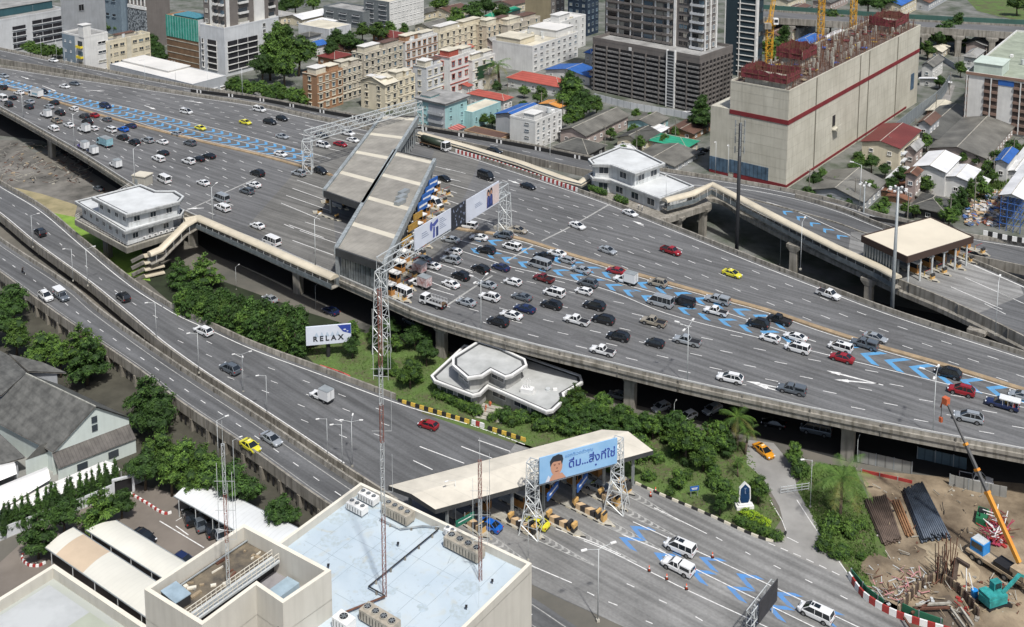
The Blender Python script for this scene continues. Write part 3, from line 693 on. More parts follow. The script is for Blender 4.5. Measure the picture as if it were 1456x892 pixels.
mb=MB();mast_box(mb,A2,DZ,TZ2,2.6,2.6,.13,2.6,STEEL_W);mb.build('leg',go2)
mb=MB();mast_box(mb,B2,DZ,TZ2,2.6,2.6,.13,2.6,STEEL_W);mb.build('leg',go2)
ROOF_K=ribbed('canopy_roof_pale',(.64,.60,.51),3.2,R(60),dark=.9,rough=.7,var=.2,scale=.25,width=.04)
lc=thing('toll_canopy','cream folded toll canopy over the low plaza behind the blue roof','toll canopy')
LZ=6.4
A_,B_,C_,D_,E_=[P(u,v,LZ)for u,v in[(552,691),(619,725),(929,641),(893,618),(856,611)]]
rA,rD=(A_+B_)/2+Vector((0,0,.6)),D_+Vector((0,0,.6))
mb=MB();top=[[A_,rA,rD,E_],[rA,B_,C_,rD]]
for f in top:
 mb.face(list(reversed(f))if(f[1]-f[0]).cross(f[2]-f[0]).z<0 else f,ROOF_K);mb.face([p-Vector((0,0,.5))for p in f],DARK)
mb.build('roof',lc)
mb=MB();ring=[A_,rA,B_,C_,rD,E_]
for i in range(6):
 a,b=ring[i],ring[(i+1)%6];mb.face([a-Vector((0,0,.75)),b-Vector((0,0,.75)),b+Vector((0,0,.04)),a+Vector((0,0,.04))],RIM_D)
mb.build('fascia',lc)
for i in range(7):
 for(p0,p1)in((A_,E_),(B_,C_)):
  p=lerp(p0,p1,(i+.5)/7);ctr=lerp(rA,rD,(i+.5)/7);p=lerp(p,ctr,.22)
  mb=MB();mb.box((p.x,p.y,LZ/2),(.4,.4,LZ-.2),GREYM,R(-30));mb.build('column',lc)
PLA=math.atan2((P(1092,838,0)-P(875,738,0)).y,(P(1092,838,0)-P(875,738,0)).x)
HAZC=stripes('chevron_orange_black',(.55,.40,.24),(.035,.03,.03),.8,(0,0,R(35)))
def plaza_island(px0,px1,label):
 """long island from under the canopy: kerb, chevron block wall, crash blocks and a booth"""
 a,b=P(*px0,.03),P(*px1,.03);d=(b-a);L=d.length;rz=math.atan2(d.y,d.x);o=thing('toll_island',label,'toll island',a,rz,'toll islands of the low plaza')
 mb=MB();mb.prism([(-9,-.85),(L-2,-.85),(L,0),(L-2,.85),(-9,.85)],0,.25,KERB,top=CONC_W);mb.build('kerb',o)
 mb=MB();mb.box((L*.35,0,.7),(L*.42,.9,.95),HAZC);mb.build('chevron_wall',o)
 for x in(L*.1,L*.62,L-2.2):
  mb=MB();mb.box((x,0,.95),(.5,1.2,1.5),HAZ);mb.build('crash_block',o)
 mb=MB();mb.box((-5,0,.85),(2.4,1.3,1.2),ORG);mb.box((-5,0,2.75),(2.8,1.7,.25),WHITE)
 for a_ in(-1,1):
  for b_ in(-1,1):mb.box((-5+a_*1.1,b_*.58,2.0),(.12,.12,1.3),ORG)
 mb.build('booth',o);mb=MB();mb.box((-5,0,2.0),(2.15,1.12,1.25),GLASS);mb.build('booth_window',o)
 for k_ in range(7):
  pass
 mb=MB()
 for k_ in range(7):
  x=L+.3+k_*1.25;w_=.75*(1-k_/8)
  mb.face([(x,-w_,.006),(x+.45,0,.006),(x+.9,0,.006),(x+.45,-w_,.006)],PAINT_G);mb.face([(x,w_,.006),(x+.45,w_,.006),(x+.9,0,.006),(x+.45,0,.006)],PAINT_G)
 for sg in(-1,1):mb.face([(L-3,sg*1.05,.005),(L+9.4,sg*.12,.005),(L+9.4,sg*.12-sg*.14,.005),(L-3,sg*1.05-sg*.16,.005)]if sg<0 else[(L-3,.89,.005),(L+9.4,-.02,.005),(L+9.4,.12,.005),(L-3,1.05,.005)],PAINT_G)
 mb.build('painted_nose',o)
 return o
plaza_island((721,740),(775,768),'striped toll island left of the yellow taxi at the low plaza')
plaza_island((775,737),(833,765),'striped toll island just right of the yellow taxi at the low plaza')
plaza_island((812,719),(875,750),'longest chevron toll island between the two blue hatched lanes')
plaza_island((850,706),(893,728),'toll island at the foot of the right billboard leg')
plaza_island((878,692),(903,706),'short toll island nearest the garden kerb at the low plaza')
plaza_island((660,742),(700,768),'toll island nearest the blue roofed building')
L0,L1=P(757,757,0),P(877,722,0)
go3=thing('billboard_gantry','pale lattice gantry with splayed legs holding the blue billboard above the low plaza','gantry')
HZ0,HZ1=8.0,12.6
for p in(L0,L1):
 mb=MB();mast_box(mb,p,0,5.5,3.4,1.7,.1,1.4,STEEL_W,rz=R(-25));mast_box(mb,p,5.5,12.4,1.7,1.5,.09,1.3,STEEL_W,rz=R(-25));mb.build('leg',go3)
mb=MB();truss_box(mb,V3(L0,8.4),V3(L1,8.4),1.2,1.6,.08,1.8,STEEL_W);truss_box(mb,V3(L0,11.0),V3(L1,11.0),1.2,1.0,.08,1.8,STEEL_W);mb.build('truss_beam',go3)
ld=(V3(L1,0)-V3(L0,0));llen=ld.length;ld.normalize();ln=Vector((ld.y,-ld.x,0))
a=on_line(V3(L0,0),ld,llen,763,11)+ln*1.1;b=on_line(V3(L0,0),ld,llen,873,11)+ln*1.1
zt,zb=zat(a,652),zat(a,689)
BLUE_AD=mat('poster_sky',(.30,.50,.72),.5,col2=(.22,.42,.66),scale=.15)
mb=MB();mb.prism([(a.x,a.y),(b.x,b.y),(b.x-ln.x*.2,b.y-ln.y*.2),(a.x-ln.x*.2,a.y-ln.y*.2)],zb,zt,BLUE_AD)
bb_=mb.build('billboard');tag(bb_,'sky blue billboard with a man\'s face and Thai words over the low plaza','billboard')
c=(a+b)/2;c.z=(zt+zb)/2;W_=(b-a).length;H_=zt-zb;M=face_matrix(c+ln*.02,ld)
mb=MB();fx=-W_*.30
local_shape(mb,M,[(fx-1.2,-H_/2+.05),(fx+1.9,-H_/2+.05),(fx+1.2,-H_*.27),(fx-.6,-H_*.27)],PSK,.01)
local_shape(mb,M,blob(fx+.2,.15,1.05,H_*.36),PSK,.012)
local_shape(mb,M,[(fx-.9,.25),(fx-1.0,1.2),(fx-.5,1.95),(fx+.5,2.15),(fx+1.2,1.85),(fx+1.4,1.1),(fx+1.15,.2),(fx+.95,.9),(fx-.3,1.0),(fx-.6,.8)],PK,.014)
for(x,y,rx,ry)in((fx-.15,.5,.24,.06),(fx+.65,.5,.24,.06),(fx-.15,.32,.14,.07),(fx+.65,.32,.14,.07),(fx+.25,-.75,.36,.07),(fx+.27,-.2,.12,.12)):local_shape(mb,M,blob(x,y,rx,ry),mat('poster_brown',(.13,.05,.035),.6),.018)
local_shape(mb,M,[(fx-1.25,-1.1),(fx-1.8,-H_/2+.05),(fx-1.1,-H_/2+.05),(fx-.9,-1.6)],PW,.02)
mb.build('portrait',bb_)
TXN=mat('poster_text_blue',(.03,.06,.30),.5);TXL=mat('poster_text_pale',(.12,.28,.55),.5)
for(t,sz,x,y,m_)in(('ดื่ม...สิ่งที่ใช่',1.95,W_*.17,-.15,TXN),('แอกทิเวตตัวคุณ',.8,-W_*.0,.95+.5,TXL),('●  WATER',.42,W_*.22,-1.45,TXN)):
 if 'WATER' in t:t='●'
 text_mesh(t,sz,m_,parent=bb_,M=M@Matrix.Translation((x,y,.02)),bold=.02 if sz>1 else 0)
base=P(467,507,0)
a,b=None,None
da=Vector((math.cos(R(10)),math.sin(R(10)),0));lo=on_line(V3(base,0)-da*5,da,10,435,6);hi=on_line(V3(base,0)-da*5,da,10,499,6)
nn=Vector((da.y,-da.x,0));lo=lo+nn*1.1;hi=hi+nn*1.1;zt,zb=zat(lo,466),zat(lo,492)
ro=thing('roadside_billboard','pale billboard reading RELAX on a dark post in the hedge garden','billboard')
mb=MB();mb.bar((base.x,base.y,0),(base.x,base.y,zb+1),.45,DARK,10);mb.build('post',ro)
mb=MB();mb.prism([(lo.x,lo.y),(hi.x,hi.y),(hi.x-nn.x*.4,hi.y-nn.y*.4),(lo.x-nn.x*.4,lo.y-nn.y*.4)],zb,zt,PW);mb.build('panel',ro)
c=(lo+hi)/2;c.z=(zt+zb)/2;W_=(hi-lo).length;H_=zt-zb;M=face_matrix(c+nn*.02,da)
text_mesh('R E L A X',1.55,PK,parent=ro,M=M@Matrix.Translation((-.1,-.75,.02)),bold=.05)
mb=MB();local_shape(mb,M,[(W_*.2,H_/2-.05),(W_/2-.05,H_/2-.05),(W_/2-.05,-.1),(W_*.32,.5)],TXN,.01)
local_shape(mb,M,blob(W_*.42,.55,.2,.12),PW,.02);local_shape(mb,M,blob(W_*.36,.95,.3,.14),PW,.02)
for k in range(5):local_shape(mb,M,[(-3.0+k*1.1,-.3),(-2.5+k*1.1,.75),(-2.0+k*1.1,-.3)],mat('poster_mountain',(.42,.50,.60),.6),.006)
mb.build('print',ro)
WHW=mat('gatehouse_white',(.60,.62,.62),.6,var=.15,scale=.3,streak=.35);WHR=mat('gatehouse_roof',(.60,.62,.62),.7,var=.22,scale=.18)
GLW=mat('window_glass',(.045,.055,.065),.15,spec=.6)
def gon(px,z):return[(p.x,p.y)for p in(P(u,v,z)for u,v in px)]
def inset(poly,d):
 n=len(poly);ar=sum(poly[i][0]*poly[(i+1)%n][1]-poly[(i+1)%n][0]*poly[i][1]for i in range(n));sg=1 if ar>0 else-1;out=[]
 for i in range(n):
  p0,p1,p2=Vector(poly[i-1]),Vector(poly[i]),Vector(poly[(i+1)%n]);e1=(p1-p0).normalized();e2=(p2-p1).normalized()
  n1=Vector((-e1 .y,e1 .x))*sg;n2=Vector((-e2 .y,e2 .x))*sg;b=(n1+n2);k=b.length
  b=b/k if k>1e-6 else n1;out.append(tuple(p1+b*(d/max(.35,b.dot(n1)))))
 return out
def roof_slab(o,poly,z,h,rim=.5,name='roof',mt=None,top=None):
 mt=mt or WHW;mb=MB();mb.prism(poly,z-h,z-.25,mt,top=top or WHR)
 q=inset(poly,rim);n=len(poly);vs=[]
 for i in range(n):vs+=[(*poly[i],z-h+.02),(*poly[i],z),(*q[i],z),(*q[i],z-.28)]
 for i in range(n):
  j=(i+1)%n
  for k in range(3):mb.mesh([vs[4*i+k],vs[4*j+k],vs[4*j+k+1],vs[4*i+k+1]],[(0,1,2,3),(3,2,1,0)][:1],mt)
 qd,qe=inset(poly,rim+.01),inset(poly,rim+.55)
 for i in range(n):
  j=(i+1)%n;f=[(*qd[i],z-.235),(*qd[j],z-.235),(*qe[j],z-.235),(*qe[i],z-.235)];mb.face(f if(Vector(f[1])-Vector(f[0])).cross(Vector(f[2])-Vector(f[1])).z>0 else list(reversed(f)),RIM_D)
 return mb.build(name,o)
def wall_windows(o,a,b,z0,z1,n,w,h,name='window',mt=None,sill=True):
 """n framed windows let into the wall from a to b (2-D points, outside on the right-hand side)"""
 a=Vector((a[0],a[1]));b=Vector((b[0],b[1]));L=(b-a).length;d=(b-a)/L;nr=Vector((d.y,-d.x));rz=math.atan2(d.y,d.x)
 for i in range(n):
  c=a+d*(L*(i+.5)/n)+nr*.04;mb=MB();zc=(z0+z1)/2
  mb.box((c.x,c.y,zc),(w,.10,h),mt or GLW,rz);e=.09
  for(dx,dz,sx,sz)in((0,h/2,w+e,e),(0,-h/2,w+e,e),(-w/2,0,e,h),(w/2,0,e,h),(0,0,e*.7,h)):
   q=c+d*dx+nr*.02;mb.box((q.x,q.y,zc+dz),(sx,.16,sz),WHITE,rz)
  mb.build(name,o)
gh=thing('gatehouse','white two storey gatehouse on a pier beside the left deck, above bright grass','building')
lowf=gon([(106,312),(180,352),(262,326),(262,306),(230,286),(190,262)],8.6)
roof_slab(gh,lowf,8.6,1.6,.3,'floor_slab',CONC_W,CONC)
midp=gon([(106,286),(177,329),(258,305),(262,299),(249,292),(222,292),(200,282),(163,272)],13.0)
topp=gon([(130,280),(179,305),(256,286),(262,279),(249,271),(222,271),(200,262)],16.8)
mb=MB();wl=inset(gon([(106,286),(177,329),(254,305),(249,292),(222,292),(163,272)],13.0),1.3);mb.prism(wl,8.6,12.4,WHW);mb.build('wall',gh)
roof_slab(gh,midp,13.0,.9,.3,'balcony_slab')
wu=inset(topp,1.1);mb=MB();mb.prism(wu,12.7,16.2,WHW);mb.build('wall',gh)
roof_slab(gh,topp,16.8,.9,.5)
def ccw(p):
 ar=sum(p[i][0]*p[(i+1)%len(p)][1]-p[(i+1)%len(p)][0]*p[i][1]for i in range(len(p)));return p if ar>0 else list(reversed(p))
for poly_,zz,hh in((wl,10.3,1.5),(wu,14.4,1.5)):
 q=ccw(poly_);n=len(q)
 for i in range(n):
  a,b=q[i],q[(i+1)%n];L=math.dist(a,b)
  nrm=Vector((b[1]-a[1],a[0]-b[0]))
  if L>4 and nrm.y<0:wall_windows(gh,a,b,zz-hh/2+.3,zz+hh/2+.3,max(1,int(L/3.6)),1.5,1.4)
for(u,v)in((152,330),(232,330)):
 p=P(u,v,7.0);mb=MB();mb.box((p.x,p.y,3.4),(1.6,1.6,7.2),CONC_D,R(-20));mb.build('pillar',gh)
rail=MB();q=ccw(inset(lowf,.2))
for i in range(len(q)):
 a,b=V3(q[i],8.6),V3(q[(i+1)%len(q)],8.6);n=max(1,int((b-a).length/1.5))
 for z in(.6,1.1):rail.bar(a+Vector((0,0,z)),b+Vector((0,0,z)),.04,WHITE,3)
 for k in range(n):rail.bar(lerp(a,b,k/n),lerp(a,b,k/n)+Vector((0,0,1.1)),.03,WHITE,3)
rail.build('railing',gh)
for k in range(6):
 p=P(205+k*8,338-k*2.4,9.2);mb=MB();mb.box((p.x,p.y,9.2),(.9,.4,.75),WHITE,R(18));mb.bar((p.x+.1,p.y-.2,9.2),(p.x+.1,p.y-.26,9.2),.27,DARK,8);mb.build('air_conditioner',gh)
p=P(203,262,DZ);hut=thing('utility_hut','small cream box hut behind the left gatehouse roof','hut',(p.x,p.y,DZ),R(-20));mb=MB();mb.box((0,0,1.4),(4.2,3.4,2.8),CONC_W);mb.box((0,0,2.9),(4.6,3.8,.25),ROOF_C);mb.build('wall',hut);mb=MB();mb.box((-.8,-1.72,1.0),(.9,.06,2.0),GREYM);mb.build('door',hut)
gr=thing('gatehouse','white gatehouse with angular roofs and raised roof letters between the highway and right ramp','building')
R1=gon([(836,247),(842,253),(868,256),(938,282),(987,264),(944,246),(900,232),(872,232)],13.0)
W1=inset(R1,.9);mb=MB();mb.prism(W1,DZ-.5,12.5,WHW);mb.build('wall',gr);roof_slab(gr,R1,13.0,.9,.4,'lower_roof')
R2=gon([(836,226),(842,233),(868,234),(903,247),(946,232),(905,212),(880,208)],17.0)
W2=inset(R2,1.2);mb=MB();mb.prism(W2,12.7,16.4,WHW);mb.build('wall',gr);roof_slab(gr,R2,17.0,.9,.5)
for poly_,zz in((W1,10.8),(W2,14.9)):
 q=ccw(poly_);n=len(q)
 for i in range(n):
  a,b=q[i],q[(i+1)%n];L=math.dist(a,b)
  if L>4 and a[0]-b[0]<0:wall_windows(gr,a,b,zz-1,zz+.8,max(1,int(L/4.6)),2.6,1.9)
Mx=face_matrix(P(918,257,13.1)+Vector((0,0,.9)),(P(942,246,13)-P(905,262,13)))
text_mesh('ทางด่วน',2.6,GREYM,name='roof_letters',parent=gr,M=Mx,thick=.1,bold=.03)
mb=MB();slab=gon([(838,272),(940,313),(1012,290),(985,262),(900,240),(840,250)],DZ);mb.prism(slab,DZ-1.6,DZ-.02,CONC);mb.build('terrace',gr)
def walkway(pts,label,w=2.4,h=2.5,posts=True,wall=True,name='covered_walkway'):
 """pts: centre line of the roof top"""
 o=thing(name,label,'walkway');c=crom(pts,2.5)if len(pts)>2 else pts
 mb=MB();prof=[(w/2*math.cos(math.pi*k/8),.75*math.sin(math.pi*k/8)-.6)for k in range(9)]+[(-w/2,-.75),(w/2,-.75)]
 sweep(mb,pts,prof,TUBE);mb.build('roof',o)
 if wall:
  mb=MB();sweep(mb,pts,[(w/2-.15,-h-.5),(w/2-.15,-h-.3),(-w/2+.15,-h-.3),(-w/2+.15,-h-.5)],CONC);mb.build('floor',o)
  mb=MB();sweep(mb,pts,[(-w/2+.1,-h-.3),(-w/2+.2,-h-.3),(-w/2+.2,-h+.8),(-w/2+.1,-h+.8)],mat('walkway_screen',(.22,.25,.26),.5,.2,var=.4,scale=1));mb.build('railing',o)
 if posts:
  mb=MB();s=arclen(pts);d=1.0
  while d<s[-1]:
   p,t=at_len(pts,s,d);n_=Vector((-t.y,t.x,0)).normalized()
   for sg in(1,-1):mb.bar(p+n_*sg*(w/2-.15)+Vector((0,0,-h-.3)),p+n_*sg*(w/2-.15)+Vector((0,0,-.6)),.05,WHITE,4)
   d+=2.6
  mb.build('posts',o)
 return o
WZ=11.6
walkway([P(262,311,WZ),P(281,307,WZ),P(364,343,WZ),P(420,368,WZ),P(476,392,WZ)],'tan roofed walkway hugging the left deck from the gatehouse to the canopy')
walkway([P(281,307,WZ),P(262,318,WZ-.6),P(228,352,7.0),P(212,359,6.6)],'tan roofed stair descending from the walkway to the stair tower')
st=thing('stair_tower','tan zigzag stair tower with stacked landings between gatehouse and hedge','stair')
for k in range(4):
 z=5.4-k*1.55;pa,pb=P(204,358+k*1.0,6.4),P(232,352+k*1.0,6.4)
 pa.z=z;pb.z=z
 mb=MB();dd=(pb-pa).normalized();nn2=Vector((-dd.y,dd.x,0))
 mb.prism([(q.x,q.y)for q in(pa-nn2*1.0,pb-nn2*1.0,pb+nn2*1.0,pa+nn2*1.0)],z-.3,z,TUBE if k%1==0 else CONC);mb.build('landing_roof',st)
 mb=MB();qa=pa-dd*3-Vector((0,0,.9));mb.bar(qa,pa,.5,CONC_D,4);mb.build('flight',st)
for dx in(0,1):
 p=P(212+dx*14,357-dx*4,6.4);mb=MB();mb.box((p.x,p.y,2.7),(.4,.4,5.6),CONC_D);mb.build('column',st)
walkway([P(595,188,10.9),P(660,206,10.9),P(740,230,10.9),P(800,252,10.9),P(824,259,10.9),P(840,248,10.9)],'tan roofed walkway along the far deck edge above the red and white barrier',h=.8,posts=False,w=3.2)
walkway([P(945,283,13.2),P(984,273,13.2),P(1013,260,14.4),P(1055,281,13.6),P(1120,315,12.6),P(1190,350,12.2),P(1250,377,12.0),P(1277,392,12.0)],'tan roofed walkway climbing over the right ramp from the gatehouse to its toll')
rc=thing('toll_canopy','flat cream toll canopy with a dark fascia on the right ramp','toll canopy')
q=[P(u,v,CZ+7)for u,v in[(1227,336),(1323,310),(1382,337),(1290,365)]]
mb=MB();mb.prism([(p.x,p.y)for p in q],CZ+6.1,CZ+7,DARK,top=mat('flat_roof_cream',(.66,.60,.48),.7,var=.12,scale=.1));mb.build('roof',rc)
mb=MB();qq=inset([(p.x,p.y)for p in q],-.2)
for i in range(4):
 a,b=Vector(qq[i]),Vector(qq[(i+1)%4]);a3,b3=V3(a,0),V3(b,0);d=(b3-a3).normalized();n_=Vector((d.y,-d.x,0))*.15
 mb.prism([(p.x,p.y)for p in(a3+n_,b3+n_,b3-n_,a3-n_)],CZ+5.6,CZ+7.12,mat('fascia_brown',(.055,.035,.028),.6))
mb.build('fascia',rc)
mb=MB();a3,b3=lerp(q[0],q[3],.03),lerp(q[0],q[3],.8)
for k in range(13):p=lerp(a3,b3,k/12);mb.box((p.x+.3,p.y+.3,CZ+2.9),(.35,.18,5.6),GREYM,R(-40))
mb.prism([(p.x,p.y)for p in(a3+Vector((.6,.5,0)),b3+Vector((.6,.5,0)),b3+Vector((.7,.65,0)),a3+Vector((.7,.65,0)))],CZ,CZ+5.6,mat('screen_glass',(.16,.20,.22),.3));mb.build('side_screen',rc)
for i in range(6):
 for(p0,p1)in((q[3],q[2]),(q[0],q[1])):
  p=lerp(p0,p1,(i+.1)/5.2);ctr=(q[0]+q[2])/2;p=lerp(p,ctr,.06);mb=MB();mb.bar((p.x,p.y,CZ),(p.x,p.y,CZ+6),.22,STEEL_W,8);mb.build('column',rc)
for i,(a,b)in enumerate([((1300,388),(1335,402)),((1318,379),(1356,395)),((1337,372),(1375,386)),((1356,363),(1392,377)),((1372,352),(1405,364))]):
 pa,pb=P(*a,CZ),P(*b,CZ);d=pb-pa;rz=math.atan2(d.y,d.x)
 put(isl,(pa.x,pa.y,CZ+.02),rz,'orange booth on its island, number %s from the near side of the right ramp toll'%['one','two','three','four','five'][i],'toll islands of the right ramp')
purge_protos([isl,isl2])
def chequer_barrier(px,z,label,h=.8,c1=None,c2=None,step=1.6,name='striped_barrier',cat='barrier'):
 c=pxcurve(px,z,1.0);s=arclen(c);mb=MB();d=0;k=0;c1=c1 or RED;c2=c2 or WHITE
 while d+step<s[-1]:
  seg=[at_len(c,s,d)[0],at_len(c,s,d+step)[0]];sweep(mb,seg,[(-.18,0),(.18,0),(.12,h),(-.12,h)],c1 if k%2 else c2);d+=step;k+=1
 return tag(mb.build(name),label,cat)
chequer_barrier([(648,217),(700,232),(760,252),(822,273)],DZ,'red and white striped barrier below the far tan walkway',h=1.1,step=.8)
chequer_barrier([(566,572),(600,582),(640,594),(669,603)],.02,'yellow and black striped barrier left of the red and white one by the garden office',c1=YEL,c2=BLACKM,h=.75,step=1.0)
chequer_barrier([(671,603),(692,610)],.02,'short red and white barrier between yellow striped ones by the garden office',h=.9,step=.9)
chequer_barrier([(694,611),(725,621),(752,630)],.02,'yellow and black striped barrier right of the short red one',c1=YEL,c2=BLACKM,h=.75,step=1.0)
chequer_barrier([(887,680),(935,702),(1010,734),(1060,757),(1095,770),(1112,768),(1118,755)],.02,'black and cream kerb curving round the plaza garden',c1=BLACKM,c2=ROOF_C,h=.35,step=1.2,name='striped_kerb',cat='kerb')
chequer_barrier([(1207,822),(1228,850),(1262,872),(1310,890),(1400,915)],.02,'red and white barrier curving round the building site',h=1.05,step=1.05)
chequer_barrier([(455,527),(480,535),(501,544)],.6,'red banner barrier on the inner ramp parapet below the RELAX billboard',c1=RED,c2=mat('banner_red',(.5,.1,.08),.6),h=1.25)
def paint(name,c,rough=.28,met=.0):
 m=mat('car_paint_'+name,c,rough,met,spec=.5);b=m.node_tree.nodes['Principled BSDF'];b.inputs['Coat Weight'].default_value=.5;b.inputs['Coat Roughness'].default_value=.12;return m
PAINTS={'white':paint('white',(.68,.69,.69)),'silver':paint('silver',(.42,.45,.47),.3,.4),'grey':paint('grey',(.13,.15,.17),.3,.3),'black':paint('black',(.010,.011,.013),.22),'dark blue':paint('dark_blue',(.012,.022,.075)),'blue':paint('blue',(.01,.11,.46)),'red':paint('red',(.27,.012,.018)),'dark red':paint('dark_red',(.14,.016,.018)),'beige':paint('beige',(.38,.34,.27),.3,.3),'yellow':paint('yellow',(.62,.58,.04)),'orange':paint('orange',(.62,.27,.02)),'pale blue':paint('pale_blue',(.30,.48,.55)),'purple':paint('purple',(.12,.09,.28)),'green':paint('green',(.02,.19,.07))}
GL=mat('car_glass',(.012,.016,.02),.06,spec=.9);TYRE=mat('tyre_rubber',(.016,.016,.016),.85);RIMM=mat('wheel_rim',(.32,.33,.34),.35,.7);TRIM=mat('black_trim',(.018,.018,.02),.5)
HEADL=mat('headlight_lens',(.72,.75,.78),.12,spec=.8);TAILL=mat('tail_light_lens',(.33,.012,.01),.2);CARGO=mat('cargo_brown',(.13,.085,.05),.8,var=.5,scale=3,coord='obj')
def loft(mb,st,mt,smooth=True):
 """st: [(x, half width, z bottom, z side top, z crown)] from tail to nose"""
 n=10;vs=[]
 for(x,w_,zb,zs,zc)in st:
  vs+=[(x,-w_*.90,zb),(x,-w_,zb+.18),(x,-w_*1.0,zs-.14),(x,-w_*.93,zs),(x,-w_*.5,zc),(x,w_*.5,zc),(x,w_*.93,zs),(x,w_,zs-.14),(x,w_,zb+.18),(x,w_*.90,zb)]
 fs=[]
 for i in range(len(st)-1):
  for j in range(n):
   k=(j+1)%n;fs.append((i*n+j,(i+1)*n+j,(i+1)*n+k,i*n+k))
 fs+=[tuple(range(n)),tuple(reversed(range((len(st)-1)*n,len(st)*n)))]
 mb.mesh(vs,fs,mt,False)
_mesh={}
def wheel_mesh(r,w_):
 k=('w',r,w_)
 if k not in _mesh:
  mb=MB();mb.bar((0,-w_/2,0),(0,w_/2,0),r,TYRE,14);o=mb.build('wheel');a=o.data;bpy.data.objects.remove(o)
  mb=MB();mb.bar((0,-w_/2-.012,0),(0,w_/2+.012,0),r*.62,RIMM,10)
  mb.bar((0,-w_/2-.02,0),(0,w_/2+.02,0),r*.18,TRIM,6);o=mb.build('rim');b=o.data;bpy.data.objects.remove(o);_mesh[k]=(a,b)
 return _mesh[k]
def cabin(body,glass,xr0,xr1,xf1,xf0,zb,zt,wb,wr,PM,pillars=(.45,),roofmat=None):
 """greenhouse: glass frustum, painted roof and pillars"""
 B=[(xr0,-wb,zb),(xf0,-wb,zb),(xf0+.06,0,zb),(xf0,wb,zb),(xr0,wb,zb)]
 T=[(xr1,-wr,zt-.05),(xf1,-wr,zt-.05),(xf1+.05,0,zt-.05),(xf1,wr,zt-.05),(xr1,wr,zt-.05)]
 glass.mesh(B+T,[(0,1,6,5),(1,2,7,6),(2,3,8,7),(3,4,9,8),(4,0,5,9)],GL)
 e=.03
 R_=[(xr1-e,-wr-e,zt-.07),(xf1+e,-wr-e,zt-.07),(xf1+.09,0,zt-.07),(xf1+e,wr+e,zt-.07),(xr1-e,wr+e,zt-.07)]
 R2=[(xr1+.12,-wr+.12,zt),(xf1-.12,-wr+.12,zt),(xf1-.06,0,zt+.02),(xf1-.12,wr-.12,zt),(xr1+.12,wr-.12,zt)]
 body.mesh(R_+R2,[(0,1,6,5),(1,2,7,6),(2,3,8,7),(3,4,9,8),(4,0,5,9),(5,6,7,8,9),(4,3,2,1,0)],roofmat or PM,False)
 for sg in(-1,1):
  body.bar((xf0,sg*wb,zb),(xf1,sg*wr,zt-.06),.055,PM);body.bar((xr0,sg*wb,zb),(xr1,sg*wr,zt-.06),.075,PM)
  for t in pillars:
   xb,xt=xr0+(xf0-xr0)*t,xr1+(xf1-xr1)*t;xm=(xb+xt)/2
   body.bar((xm,sg*wb,zb),(xm,sg*wr,zt-.06),.05,PM)
